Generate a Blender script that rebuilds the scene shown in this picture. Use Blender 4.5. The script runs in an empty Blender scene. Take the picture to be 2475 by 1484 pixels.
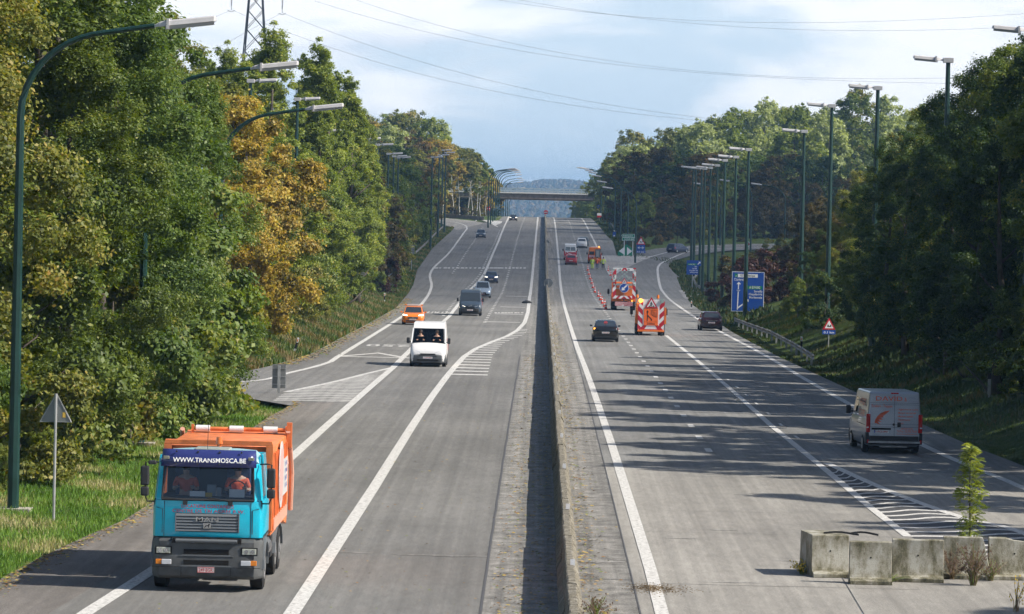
import bpy, math, random
import numpy as np
from mathutils import Vector, Matrix, Euler
R = math.radians
SC = bpy.context.scene
COL = SC.collection

# ------------------------------------------------------------------ camera
FPX, CX, CY = 9500.0, 1237.5, 742.0          # focal length and centre, in units of a 2475 px wide picture
ROLL = R(1.3)
_vx, _vy = 72.5, 242.0
_ux = _vx*math.cos(ROLL)-_vy*math.sin(ROLL); _uy = _vx*math.sin(ROLL)+_vy*math.cos(ROLL)
HC = 8.7
CAMR = Matrix.Rotation(math.atan(_ux/FPX), 3, 'Z') @ Matrix.Rotation(math.pi/2-math.atan(_uy/FPX), 3, 'X') @ Matrix.Rotation(ROLL, 3, 'Z')
cd = bpy.data.cameras.new('camera'); cam = bpy.data.objects.new('camera', cd); COL.objects.link(cam)
cam.location = (0, 0, HC); cam.rotation_euler = CAMR.to_euler()
cd.sensor_width = 36; cd.lens = 36*FPX/2475.0
cd.clip_start = 1; cd.clip_end = 20000
SC.camera = cam

# ------------------------------------------------------------------ light
SUN_EL, SUN_AZ = R(41), R(90+12)             # azimuth measured clockwise from +Y: the sun stands to the right, a little behind the camera
sd = Vector((math.sin(SUN_AZ)*math.cos(SUN_EL), math.cos(SUN_AZ)*math.cos(SUN_EL), math.sin(SUN_EL)))
sl = bpy.data.lights.new('sun', 'SUN'); sl.energy = 5.0; sl.angle = R(0.5); sl.color = (1, .93, .82)
so = bpy.data.objects.new('sun', sl); COL.objects.link(so); so.rotation_euler = sd.to_track_quat('Z', 'Y').to_euler()
so.location = (60, -40, 90)
w = bpy.data.worlds.new('World'); SC.world = w; w.use_nodes = True
nt = w.node_tree; nt.nodes.clear(); L = nt.links
def wn(t, **k):
    n = nt.nodes.new(t)
    for a, b in k.items(): setattr(n, a, b)
    return n
out = wn('ShaderNodeOutputWorld'); bg = wn('ShaderNodeBackground'); sky = wn('ShaderNodeTexSky', sky_type='NISHITA', sun_disc=False)
sky.sun_elevation = SUN_EL; sky.sun_rotation = SUN_AZ; sky.air_density = 1.0; sky.dust_density = 1.6; sky.ozone_density = 1.5
tc = wn('ShaderNodeTexCoord')
# clouds: noise over the sky direction (wide flat banks: the vertical axis stretched)
mp = wn('ShaderNodeMapping'); mp.inputs['Scale'].default_value = (13, 13, 42); mp.inputs['Location'].default_value = (3.1, 0.4, 1.37)
L.new(tc.outputs['Generated'], mp.inputs['Vector'])
n1 = wn('ShaderNodeTexNoise'); n1.inputs['Scale'].default_value = 1.0; n1.inputs['Detail'].default_value = 7; n1.inputs['Roughness'].default_value = .5; n1.inputs['Distortion'].default_value = .25
L.new(mp.outputs[0], n1.inputs['Vector'])
r1 = wn('ShaderNodeValToRGB'); r1.color_ramp.elements[0].position = .37; r1.color_ramp.elements[1].position = .56
r1.color_ramp.interpolation = 'EASE'
L.new(n1.outputs['Fac'], r1.inputs[0])
mp2 = wn('ShaderNodeMapping'); mp2.inputs['Scale'].default_value = (4, 4, 16); mp2.inputs['Location'].default_value = (7.7, 2.0, .2)
L.new(tc.outputs['Generated'], mp2.inputs['Vector'])
n2 = wn('ShaderNodeTexNoise'); n2.inputs['Scale'].default_value = 1.6; n2.inputs['Detail'].default_value = 6
L.new(mp2.outputs[0], n2.inputs['Vector'])
cr = wn('ShaderNodeValToRGB'); cr.color_ramp.elements[0].position = .42; cr.color_ramp.elements[0].color = (5.6, 7.0, 9.0, 1)
cr.color_ramp.elements[1].position = .56; cr.color_ramp.elements[1].color = (12.2, 12.3, 12.7, 1)
L.new(n2.outputs['Fac'], cr.inputs[0])
mx = wn('ShaderNodeMix', data_type='RGBA')
mul = wn('ShaderNodeMath', operation='MULTIPLY'); mul.inputs[1].default_value = .85
L.new(r1.outputs[0], mul.inputs[0]); L.new(mul.outputs[0], mx.inputs['Factor'])
# thin high veil over the blue
mv = wn('ShaderNodeMix', data_type='RGBA'); mv.inputs['Factor'].default_value = .8; mv.inputs['B'].default_value = (7.9, 9.9, 12.0, 1)
L.new(sky.outputs[0], mv.inputs['A']); L.new(mv.outputs['Result'], mx.inputs['A']); L.new(cr.outputs[0], mx.inputs['B'])
# the bright veil and the clouds lie low over the horizon, the upper sky is deep blue
sep = wn('ShaderNodeSeparateXYZ'); L.new(tc.outputs['Generated'], sep.inputs[0])
lowm = wn('ShaderNodeMapRange', interpolation_type='SMOOTHSTEP'); lowm.inputs['From Min'].default_value = .07; lowm.inputs['From Max'].default_value = .24; lowm.inputs['To Min'].default_value = 1; lowm.inputs['To Max'].default_value = .03
L.new(sep.outputs[2], lowm.inputs['Value']); mz = wn('ShaderNodeMix', data_type='RGBA'); L.new(lowm.outputs[0], mz.inputs['Factor']); L.new(sky.outputs[0], mz.inputs['A']); L.new(mx.outputs['Result'], mz.inputs['B'])
L.new(mz.outputs['Result'], bg.inputs['Color']); bg.inputs['Strength'].default_value = .072
L.new(bg.outputs[0], out.inputs['Surface'])
SC.view_settings.view_transform = 'Standard'; SC.view_settings.look = 'None'; SC.view_settings.exposure = 0.45; SC.view_settings.gamma = 1
SC.view_settings.use_curve_mapping = False
c_ = SC.cycles
c_.use_adaptive_sampling = True; c_.adaptive_threshold = .03; c_.adaptive_min_samples = 16
c_.use_denoising = True; c_.max_bounces = 6; c_.diffuse_bounces = 2; c_.glossy_bounces = 2; c_.transmission_bounces = 4
c_.transparent_max_bounces = 6; c_.volume_bounces = 1; c_.caustics_reflective = False; c_.caustics_refractive = False
c_.time_limit = 1100

# ------------------------------------------------------------------ road profile: height of the road below the camera along Y
PROF = [(-300, 8.6), (0, 8.66), (60, 8.7), (140, 8.72), (220, 8.95), (272, 9.3), (320, 9.62), (360, 9.8), (410, 10.05), (465, 10.25), (500, 10.05), (537, 9.55),
        (579, 8.7), (640, 7.35), (731, 5.6), (800, 4.5), (885, 3.35), (950, 2.75), (1000, 2.62), (1080, 3.5), (1200, 7), (1500, 20), (2500, 42), (4200, 42), (5200, 26), (6000, 8), (6800, -12), (7500, -26), (9000, -26)]
_py = np.array([p[0] for p in PROF], float); _pd = np.array([p[1] for p in PROF], float)
_m = np.gradient(_pd, _py)
def drop(Y):
    Y = np.asarray(Y, float); i = np.clip(np.searchsorted(_py, Y)-1, 0, len(_py)-2)
    h = _py[i+1]-_py[i]; t = np.clip((Y-_py[i])/h, 0, 1)
    s0 = (_pd[i+1]-_pd[i])/h
    m0 = _m[i]; m1 = _m[i+1]
    return ((2*t**3-3*t**2+1)*_pd[i]+(t**3-2*t**2+t)*h*m0+(-2*t**3+3*t**2)*_pd[i+1]+(t**3-t**2)*h*m1)
def zr(Y): return HC-drop(Y)
_M = np.array(CAMR)
def ray(px, py):
    d = _M @ np.array([px-CX, -(py-CY), -FPX]); return d/d[1]
_YS = np.arange(40, 1010, .5); _ZS = zr(_YS)
def P(px, py, lift=0.0):
    """point of the road surface seen at a place of the picture"""
    d = ray(px, py); z = HC+d[2]*_YS
    k = np.nonzero(z <= _ZS+lift)[0]
    if len(k) == 0: Y = 985.0
    elif k[0] == 0: Y = 40.0
    else:
        i = k[0]; a = z[i-1]-_ZS[i-1]-lift; b = z[i]-_ZS[i]-lift; Y = _YS[i-1]+.5*a/(a-b)
    return float(d[0]*Y), float(Y)
def at(px, py, Y):
    d = ray(px, py); return float(d[0]*Y), float(HC+d[2]*Y)
def proj(X, Y, Z):
    v = _M.T @ np.array([X, Y, Z-HC]); return CX-FPX*v[0]/v[2], CY+FPX*v[1]/v[2]
def smooth(t): t = np.clip(t, 0, 1); return t*t*(3-2*t)

# ------------------------------------------------------------------ materials
MATS = {}
def mat(name, col, rough=.6, metal=0, coat=0, spec=.5, noise=0, nscale=6, emit=None, bump=0, alpha=1, trans=0, ior=1.45, dirt=None):
    if name in MATS: return MATS[name]
    m = bpy.data.materials.new(name); m.use_nodes = True; t = m.node_tree; b = t.nodes['Principled BSDF']
    b.inputs['Base Color'].default_value = (*col, 1); b.inputs['Roughness'].default_value = rough; b.inputs['Metallic'].default_value = metal
    b.inputs['Coat Weight'].default_value = coat; b.inputs['Specular IOR Level'].default_value = spec
    b.inputs['Transmission Weight'].default_value = trans; b.inputs['IOR'].default_value = ior
    if noise or bump:
        tcn = t.nodes.new('ShaderNodeTexCoord'); n = t.nodes.new('ShaderNodeTexNoise'); n.inputs['Scale'].default_value = nscale; n.inputs['Detail'].default_value = 5
        t.links.new(tcn.outputs['Object'], n.inputs['Vector'])
        if noise:
            rr = t.nodes.new('ShaderNodeMapRange'); rr.inputs['From Min'].default_value = .3; rr.inputs['From Max'].default_value = .7
            rr.inputs['To Min'].default_value = 1-noise; rr.inputs['To Max'].default_value = 1+noise*.5
            t.links.new(n.outputs['Fac'], rr.inputs['Value'])
            hm = t.nodes.new('ShaderNodeMix'); hm.data_type = 'RGBA'; hm.blend_type = 'MULTIPLY'; hm.inputs['Factor'].default_value = 1
            hm.inputs['A'].default_value = (*col, 1); t.links.new(rr.outputs[0], hm.inputs['B'])
            t.links.new(hm.outputs['Result'], b.inputs['Base Color'])
        if bump:
            bp = t.nodes.new('ShaderNodeBump'); bp.inputs['Strength'].default_value = bump; bp.inputs['Distance'].default_value = .02
            t.links.new(n.outputs['Fac'], bp.inputs['Height']); t.links.new(bp.outputs[0], b.inputs['Normal'])
    if emit:
        b.inputs['Emission Color'].default_value = (*emit[0], 1); b.inputs['Emission Strength'].default_value = emit[1]
    MATS[name] = m; return m

def nodes_of(name):
    m = bpy.data.materials.new(name); m.use_nodes = True; t = m.node_tree
    MATS[name] = m
    b = t.nodes['Principled BSDF']
    def N(ty, **k):
        n = t.nodes.new(ty)
        for a, v in k.items():
            if a in ('operation', 'data_type', 'blend_type', 'feature', 'noise_dimensions', 'attribute_name', 'interpolation_type', 'wave_type', 'bands_direction'): setattr(n, a, v)
            else: n.inputs[a.replace('_', ' ')].default_value = v
        return n
    return m, t, b, N, t.links.new
def ramp(N, t, stops):
    r = t.nodes.new('ShaderNodeValToRGB'); e = r.color_ramp.elements
    while len(e) < len(stops): e.new(.5)
    for k, (p, c) in enumerate(stops): e[k].position = p; e[k].color = (*c, 1) if len(c) == 3 else c
    return r

def pavement(name, base, stain=.35, streak=.25, pale=(.0, .0, .0), cross=0, speck=.25):
    """worn road surface: fine grain, big soft patches, long wheel streaks running along Y"""
    m, t, b, N, K = nodes_of(name)
    geo = N('ShaderNodeNewGeometry')
    g1 = N('ShaderNodeTexNoise', Scale=22, Detail=3, Roughness=.7); K(geo.outputs['Position'], g1.inputs['Vector'])
    mp = N('ShaderNodeMapping'); mp.inputs['Scale'].default_value = (2.1, .008, 1); K(geo.outputs['Position'], mp.inputs['Vector'])
    g2 = N('ShaderNodeTexNoise', Scale=1.6, Detail=5, Roughness=.6); K(mp.outputs[0], g2.inputs['Vector'])
    mp3 = N('ShaderNodeMapping'); mp3.inputs['Scale'].default_value = (1.1, .7, 1) if cross else (.14, .05, 1); K(geo.outputs['Position'], mp3.inputs['Vector'])
    g3 = N('ShaderNodeTexNoise', Scale=1.2 if not cross else 1.7, Detail=6, Roughness=.62); K(mp3.outputs[0], g3.inputs['Vector'])
    def rng(src, lo, hi, a=.32, c=.68):
        r = N('ShaderNodeMapRange'); r.inputs['From Min'].default_value = a; r.inputs['From Max'].default_value = c
        r.inputs['To Min'].default_value = lo; r.inputs['To Max'].default_value = hi; K(src, r.inputs['Value']); return r.outputs[0]
    a = rng(g1.outputs['Fac'], 1-speck, 1+speck); s = rng(g2.outputs['Fac'], 1-streak, 1+streak); d = rng(g3.outputs['Fac'], 1-stain, 1+stain)
    mp4 = N('ShaderNodeMapping'); mp4.inputs['Scale'].default_value = (3.2, .55, 1); K(geo.outputs['Position'], mp4.inputs['Vector'])
    g4 = N('ShaderNodeTexNoise', Scale=1.5, Detail=6, Roughness=.75); K(mp4.outputs[0], g4.inputs['Vector'])
    m0 = N('ShaderNodeMath', operation='MULTIPLY'); K(a, m0.inputs[0]); K(rng(g4.outputs['Fac'], .84, 1.16), m0.inputs[1])
    m1 = N('ShaderNodeMath', operation='MULTIPLY'); K(m0.outputs[0], m1.inputs[0]); K(s, m1.inputs[1])
    m2 = N('ShaderNodeMath', operation='MULTIPLY'); K(m1.outputs[0], m2.inputs[0]); K(d, m2.inputs[1])
    mm = N('ShaderNodeMix', data_type='RGBA', blend_type='MULTIPLY'); mm.inputs['Factor'].default_value = 1; mm.inputs['A'].default_value = (*base, 1)
    K(m2.outputs[0], mm.inputs['B']); K(mm.outputs['Result'], b.inputs['Base Color'])
    b.inputs['Roughness'].default_value = .82; b.inputs['Specular IOR Level'].default_value = .35
    bp = N('ShaderNodeBump'); bp.inputs['Strength'].default_value = .25; bp.inputs['Distance'].default_value = .01
    K(g1.outputs['Fac'], bp.inputs['Height']); K(bp.outputs[0], b.inputs['Normal'])
    return m

# ------------------------------------------------------------------ mesh builder
def link(ob, parent=None):
    COL.objects.link(ob)
    if parent is not None: ob.parent = parent
    return ob
def tag(o, label=None, cat=None, group=None, kind=None):
    if label: o['label'] = label
    if cat: o['category'] = cat
    if group: o['group'] = group
    if kind: o['kind'] = kind
    return o
def empty(name, loc=(0, 0, 0), rz=0, label=None, cat=None, group=None):
    o = bpy.data.objects.new(name, None); o.empty_display_size = .3; COL.objects.link(o); o.location = loc; o.rotation_euler = (0, 0, rz)
    return tag(o, label, cat, group)
def copy_tree(o, parent=None):
    c = o.copy(); COL.objects.link(c)
    if parent is not None: c.parent = parent
    for ch in list(o.children): copy_tree(ch, c)
    return c

class MB:
    def __init__(s): s.v = []; s.f = []; s.mi = []; s.cur = 0
    def add(s, vs, fs):
        n = len(s.v); s.v += [tuple(map(float, p)) for p in vs]; s.f += [tuple(i+n for i in f) for f in fs]; s.mi += [s.cur]*len(fs); return s
    def m(s, k): s.cur = k; return s
    def box(s, x0, x1, y0, y1, z0, z1):
        return s.add([(x0, y0, z0), (x1, y0, z0), (x1, y1, z0), (x0, y1, z0), (x0, y0, z1), (x1, y0, z1), (x1, y1, z1), (x0, y1, z1)],
                     [(0, 3, 2, 1), (4, 5, 6, 7), (0, 1, 5, 4), (1, 2, 6, 5), (2, 3, 7, 6), (3, 0, 4, 7)])
    def hexa(s, bot, top):
        return s.add(list(bot)+list(top), [(0, 3, 2, 1), (4, 5, 6, 7), (0, 1, 5, 4), (1, 2, 6, 5), (2, 3, 7, 6), (3, 0, 4, 7)])
    def quad(s, a, b, c, d): return s.add([a, b, c, d], [(0, 1, 2, 3)])
    def slab(s, pts, nrm, th):
        """thick polygon: pts in order, pushed back along -nrm by th"""
        n = len(pts); q = [tuple(p[k]-nrm[k]*th for k in range(3)) for p in pts]
        return s.add(list(pts)+q, [tuple(range(n)), tuple(range(2*n-1, n-1, -1))]+[(i, i+n, (i+1) % n+n, (i+1) % n) for i in range(n)])
    def prism(s, poly, axis, a, b):
        """poly of 2-D points extruded along axis ('x': poly=(y,z); 'y': (x,z); 'z': (x,y))"""
        g = {'x': lambda p, t: (t, p[0], p[1]), 'y': lambda p, t: (p[0], t, p[1]), 'z': lambda p, t: (p[0], p[1], t)}[axis]
        n = len(poly); vs = [g(p, a) for p in poly]+[g(p, b) for p in poly]
        return s.add(vs, [tuple(range(n-1, -1, -1)), tuple(range(n, 2*n))]+[(i, (i+1) % n, (i+1) % n+n, i+n) for i in range(n)])
    def cyl(s, c, axis, r, h, n=16, r2=None):
        r2 = r if r2 is None else r2; vs = []
        for t, rr in ((0, r), (h, r2)):
            for k in range(n):
                a = 2*math.pi*k/n; u, v = rr*math.cos(a), rr*math.sin(a)
                vs.append({'x': (c[0]+t, c[1]+u, c[2]+v), 'y': (c[0]+u, c[1]+t, c[2]+v), 'z': (c[0]+u, c[1]+v, c[2]+t)}[axis])
        return s.add(vs, [tuple(range(n-1, -1, -1)), tuple(range(n, 2*n))]+[(i, (i+1) % n, (i+1) % n+n, i+n) for i in range(n)])
    def tube(s, pts, r, n=8):
        pts = [Vector(p) for p in pts]; rs = r if isinstance(r, (list, tuple)) else [r]*len(pts); vs = []
        for i, p in enumerate(pts):
            d = (pts[min(i+1, len(pts)-1)]-pts[max(i-1, 0)]).normalized()
            u = d.cross(Vector((0, 0, 1)));  u = d.cross(Vector((0, 1, 0))) if u.length < .2 else u
            u.normalize(); v = d.cross(u)
            for k in range(n):
                a = 2*math.pi*k/n; q = p+(u*math.cos(a)+v*math.sin(a))*rs[i]; vs.append(q)
        fs = [tuple(range(n-1, -1, -1)), tuple(range(len(vs)-n, len(vs)))]
        for i in range(len(pts)-1):
            for k in range(n): fs.append((i*n+k, i*n+(k+1) % n, (i+1)*n+(k+1) % n, (i+1)*n+k))
        return s.add(vs, fs)
    def loft(s, rings, cap=True, closed=True):
        n = len(rings[0]); vs = [p for r_ in rings for p in r_]; fs = []
        for i in range(len(rings)-1):
            for k in range(n if closed else n-1): fs.append((i*n+k, i*n+(k+1) % n, (i+1)*n+(k+1) % n, (i+1)*n+k))
        if cap: fs += [tuple(range(n-1, -1, -1)), tuple(range(len(vs)-n, len(vs)))]
        return s.add(vs, fs)
    def disc(s, c, axis, r, n=20):
        vs = []
        for k in range(n):
            a = 2*math.pi*k/n; u, v = r*math.cos(a), r*math.sin(a)
            vs.append({'x': (c[0], c[1]+u, c[2]+v), 'y': (c[0]+u, c[1], c[2]+v), 'z': (c[0]+u, c[1]+v, c[2])}[axis])
        return s.add(vs, [tuple(range(n))])
    def xf(s, M, start=0):
        for i in range(start, len(s.v)): s.v[i] = tuple(M @ Vector(s.v[i]))
        return s
    def build(s, name, mats, parent=None, smooth=False, bevel=0, seg=2, fixn=True):
        me = bpy.data.meshes.new(name); me.from_pydata(s.v, [], s.f)
        mats = mats if isinstance(mats, (list, tuple)) else [mats]
        for m_ in mats: me.materials.append(m_)
        if len(mats) > 1: me.polygons.foreach_set('material_index', s.mi)
        me.update()
        if fixn:
            import bmesh
            bm = bmesh.new(); bm.from_mesh(me); bmesh.ops.recalc_face_normals(bm, faces=bm.faces); bm.to_mesh(me); bm.free()
        if smooth: me.shade_smooth()
        o = bpy.data.objects.new(name, me); link(o, parent)
        if bevel:
            b = o.modifiers.new('bevel', 'BEVEL'); b.width = bevel; b.segments = seg; b.limit_method = 'ANGLE'; b.angle_limit = R(35); b.harden_normals = True
            me.shade_smooth()
        return o

_tc = {}
def text_shape(txt):
    """flat triangles of a string, one unit high capitals, left edge at 0"""
    if txt in _tc: return _tc[txt]
    cu = bpy.data.curves.new('t', 'FONT'); cu.body = txt; cu.size = 1; cu.fill_mode = 'FRONT'; cu.resolution_u = 2; cu.offset = .012
    ob = bpy.data.objects.new('t', cu); COL.objects.link(ob); bpy.context.view_layer.update()
    me = ob.to_mesh(); vs = np.array([v.co[:] for v in me.vertices]) if len(me.vertices) else np.zeros((0, 3)); fs = [tuple(p.vertices) for p in me.polygons]
    ob.to_mesh_clear(); bpy.data.objects.remove(ob); bpy.data.curves.remove(cu)
    if len(vs): vs[:, 0] -= vs[:, 0].min(); vs[:, :2] /= .729
    _tc[txt] = (vs, fs); return _tc[txt]
def put_text(mb, txt, org, ax, up, h, w=None, align='c'):
    """writes txt on a plane: ax and up are unit vectors, h capital height, w forced width"""
    vs, fs = text_shape(txt); W = vs[:, 0].max(); sx = h if w is None else w/W
    off = {'c': -W*sx/2, 'l': 0, 'r': -W*sx}[align]
    ax, up, org = Vector(ax), Vector(up), Vector(org)
    mb.add([org+ax*(v[0]*sx+off)+up*(v[1]*h) for v in vs], fs); return mb
# ------------------------------------------------------------------ outline of the roads, read off as points of the road plane
def poly_fn(pts):
    pts = sorted(pts, key=lambda p: p[1]); xs = np.array([p[0] for p in pts]); ys = np.array([p[1] for p in pts])
    return lambda Y: np.interp(Y, ys, xs)
left_near = [P(0, 1399), P(90, 1352), P(158, 1318), P(226, 1288), P(294, 1261), P(362, 1218)]
_le = [(-12.9, 40)]+left_near+[(-10.9, 157), (-10.6, 170), (-11.2, 176), (-13.4, 186), (-15.2, 203), P(664.7, 881.5), P(752.6, 855), P(840.5, 808), P(957.6, 743.8), P(998.6, 688),
       P(1008.5, 652), P(1043.7, 602), P(1090, 560), (-17.6, 800), (-13.0, 850), (-10.6, 875), (-9.7, 900), (-9.6, 1100), (-9.6, 1600)]
_re = [(18.5, 40), (17.6, 100), P(2475, 1126), P(2346, 1077), P(2211, 1017), P(2059, 944), P(1974, 905), P(1886, 864), P(1768.7, 802), P(1675, 738), P(1634, 665), (19.2, 600), (16.5, 625), P(1491, 620),
       P(1481.5, 584), P(1464, 567), P(1432.6, 531), (12.6, 1100), (12.6, 1600)]
XL, XR = poly_fn(_le), poly_fn(_re)
slip_left = [((-10.4, 168), (-13.2, 206)), ((-13.6, 176), (-15.6, 202)), ((-19, 171), (-21, 193)), ((-28, 159), (-32, 177)), ((-45, 138), (-50, 156)), ((-70, 100), (-76, 118))]
slip_right = [((9.6, 560), (19.4, 548)), ((11.8, 600), (18.9, 585)), ((14.6, 640), (20.5, 612)), ((19.5, 672), (24.5, 640)), ((27, 697), (31, 668)), ((38, 716), (41, 690)), ((52, 730), (55, 705)), ((90, 752), (92, 728))]
slip_far = [((-12.2, 850), (-16.6, 770)), ((-14.8, 872), (-18.6, 800)), ((-19.5, 897), (-22.5, 850)), ((-27, 925), (-30, 890)), ((-45, 975), (-48, 940)), ((-80, 1040), (-83, 1005))]

def bank(X, Y):
    """height of the ground above (or under) the road level"""
    X = np.asarray(X, float); Y = np.asarray(Y, float)
    dl = XL(Y)-X; dr = X-XR(Y); inside = (dl < 0) & (dr < 0)
    h = np.where(inside, -.25, 0)
    r = np.where(dr > 0, -.03+.38*np.clip(dr-1.2, 0, 9)*smooth((430-Y)/90)*smooth((Y-40)/30), 0)
    r = r+np.where(dr > 0, 5*smooth((dr-12)/60)*smooth((Y-780)/200)*smooth((1500-Y)/200), 0)
    l = np.where(dl > 0, -.03+.06*np.clip(dl-1, 0, 20)*smooth((400-Y)/60), 0)
    l = l+np.where((dl > 0) & (Y > 195) & (Y < 420), .22*np.clip(dl-.8, 0, 8), 0)
    l = l+np.where(dl > 0, 6*smooth((dl-6)/50)*smooth((Y-780)/200)*smooth((1500-Y)/200), 0)
    # the slip roads stay level with the main road
    def near(strip, X, Y):
        m = np.full(X.shape, 1e9)
        for (a, b), (c, d) in zip(strip[:-1], strip[1:]):
            p = ((a[0]+b[0])/2, (a[1]+b[1])/2); q = ((c[0]+d[0])/2, (c[1]+d[1])/2); dx, dy = q[0]-p[0], q[1]-p[1]
            t = np.clip(((X-p[0])*dx+(Y-p[1])*dy)/(dx*dx+dy*dy), 0, 1); m = np.minimum(m, np.hypot(X-p[0]-t*dx, Y-p[1]-t*dy))
        return m
    v = h+r+l
    for st, hw in ((slip_left, 15), (slip_right, 13), (slip_far, 24)):
        m = near(st, X, Y); k = smooth((m-hw)/6); v = np.where(inside, v, v*k+(1-k)*(-.25))
    return v
def ground_z(X, Y): return float(zr(Y)+bank(np.array([X]), np.array([Y]))[0])

# terrain sheet reaching past the horizon
def grid_mesh(name, xs, ys, zf, m, smooth_=True):
    Xg, Yg = np.meshgrid(xs, ys); Z = zf(Xg, Yg); nx, ny = len(xs), len(ys)
    me = bpy.data.meshes.new(name); co = np.stack([Xg, Yg, Z], -1).reshape(-1, 3)
    i = (np.arange(ny-1)[:, None]*nx+np.arange(nx-1)[None, :]).ravel(); fa = np.stack([i, i+1, i+nx+1, i+nx], -1)
    me.from_pydata(co.tolist(), [], fa.tolist()); me.materials.append(m)
    if smooth_: me.shade_smooth()
    o = bpy.data.objects.new(name, me); COL.objects.link(o); return o
def terr(X, Y):
    far = smooth((Y-5200)/1500)
    hills = far*(5*np.sin(X/70.0+.6)+3.5*np.sin(X/31.0+1.1+Y/300)+10*np.sin(X/560+Y/900))
    side = 10*smooth((np.abs(X)-150)/500)*smooth((Y-200)/400)*smooth((2200-Y)/500)
    return zr(Y)+bank(X, Y)+hills+side
m, t, b, N, K = nodes_of('grassland')
geo = N('ShaderNodeNewGeometry'); g1 = N('ShaderNodeTexNoise', Scale=.35, Detail=8, Roughness=.65); K(geo.outputs['Position'], g1.inputs['Vector'])
g2 = N('ShaderNodeTexNoise', Scale=3.0, Detail=6, Roughness=.7); K(geo.outputs['Position'], g2.inputs['Vector'])
ad = N('ShaderNodeMath', operation='ADD'); K(g1.outputs['Fac'], ad.inputs[0]); K(g2.outputs['Fac'], ad.inputs[1])
hv = N('ShaderNodeMath', operation='MULTIPLY'); hv.inputs[1].default_value = .5; K(ad.outputs[0], hv.inputs[0])
rp = ramp(N, t, [(.36, (.03, .06, .012)), (.48, (.06, .10, .022)), (.57, (.11, .13, .04)), (.68, (.2, .17, .09))]); K(hv.outputs[0], rp.inputs[0]); K(rp.outputs[0], b.inputs['Base Color'])
b.inputs['Roughness'].default_value = .95; b.inputs['Specular IOR Level'].default_value = .1
bp = N('ShaderNodeBump'); bp.inputs['Strength'].default_value = .8; bp.inputs['Distance'].default_value = .15; K(g2.outputs['Fac'], bp.inputs['Height']); K(bp.outputs[0], b.inputs['Normal'])
M_GRASSL = m
xs = np.concatenate([[-6000, -3000, -1500, -800, -400], np.arange(-240, -60, 15), np.arange(-60, 60, .8), np.arange(60, 240, 15), [400, 800, 1500, 3000, 6000]])
ys = np.concatenate([np.arange(-200, 60, 40), np.arange(60, 460, 2.), np.arange(460, 1200, 8), np.arange(1200, 9000, 75), [9400]])
g = grid_mesh('ground', xs, ys, terr, M_GRASSL); tag(g, kind='structure')

# road sheets
M_ASPH = pavement('asphalt', (.17, .166, .158), stain=.2, streak=.16)
M_ASPH2 = pavement('pale_asphalt', (.265, .253, .232), stain=.2, streak=.17)
M_SHOULD = pavement('shoulder_asphalt', (.165, .152, .14), stain=.3, streak=.15, speck=.35)
M_SLAB = pavement('median_concrete', (.205, .198, .185), stain=.42, streak=.3, cross=1, speck=.5)
def strip(name, xa, xb, ya, yb, lift, m, nx=6, dy=3):
    ys_ = np.arange(ya, yb+dy, dy); A = np.array([xa(y) for y in ys_]); B = np.array([xb(y) for y in ys_]); t_ = np.linspace(0, 1, nx)
    X = A[:, None]+(B-A)[:, None]*t_[None]; Y = np.repeat(ys_[:, None], nx, 1); Z = zr(Y)+lift
    me = bpy.data.meshes.new(name); co = np.stack([X, Y, Z], -1).reshape(-1, 3); ny = len(ys_)
    i = (np.arange(ny-1)[:, None]*nx+np.arange(nx-1)[None, :]).ravel(); me.from_pydata(co.tolist(), [], np.stack([i, i+1, i+nx+1, i+nx], -1).tolist())
    me.materials.append(m); me.shade_smooth(); o = bpy.data.objects.new(name, me); COL.objects.link(o); return tag(o, kind='structure')
# lane line paths (solid lines traced on the road plane)
lineA = poly_fn([P(690, 1500), P(705, 1484), P(905, 1177), P(990, 1040), P(1040, 964), P(1080, 910), P(1100, 886), P(1122, 862), P(1150, 843), P(1190, 826), P(1225, 813), P(1250, 799), P(1268, 780), P(1276, 755), P(1280, 720), P(1287, 663), P(1293, 600), P(1300, 530), (-1.05, 1000)])
lineB = poly_fn([P(180, 1500), P(376, 1375), P(700, 1110), P(800, 1020), P(880, 949), P(948.9, 890), P(1010, 828), P(1086.5, 764), P(1130, 705), P(1169.6, 663.6), P(1204, 585), P(1228, 529), (-8.3, 1000)])
strip('road', lambda y: XL(y), lambda y: -1.1, 40, 1500, .0, M_ASPH, 12)
strip('road', lambda y: 2.3, lambda y: XR(y), 40, 133, .0, M_ASPH2, 12)
strip('road', lambda y: 2.3, lambda y: XR(y), 133, 1500, .0, pavement('right_asphalt', (.19, .188, .182), stain=.2, streak=.18), 12)
strip('median_paving', lambda y: -1.1, lambda y: 2.3, 40, 1500, .0, M_SLAB, 8, 2)
strip('road_shoulder', lambda y: XL(y)+.02, lambda y: lineB(y)-.75, 40, 172, .006, M_SHOULD, 6)
def two_edge(name, st, lift, m):
    mb = MB(); P0 = []
    for k in range(len(st)-1):
        for j in range(8):
            t_ = j/8; a = [st[k][0][i]*(1-t_)+st[k+1][0][i]*t_ for i in (0, 1)]; c = [st[k][1][i]*(1-t_)+st[k+1][1][i]*t_ for i in (0, 1)]; P0.append((a, c))
    P0.append(st[-1]); rows = []
    for a, c in P0: rows.append([(a[0]+(c[0]-a[0])*u, a[1]+(c[1]-a[1])*u, float(zr(a[1]+(c[1]-a[1])*u))+lift) for u in np.linspace(0, 1, 7)])
    mb.loft(rows, cap=False, closed=False); return tag(mb.build(name, m, fixn=False, smooth=True), kind='structure')
two_edge('slip_road', slip_left, .005, M_ASPH); two_edge('slip_road', slip_right, .005, M_ASPH); two_edge('slip_road', slip_far, .005, M_ASPH2)
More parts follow.
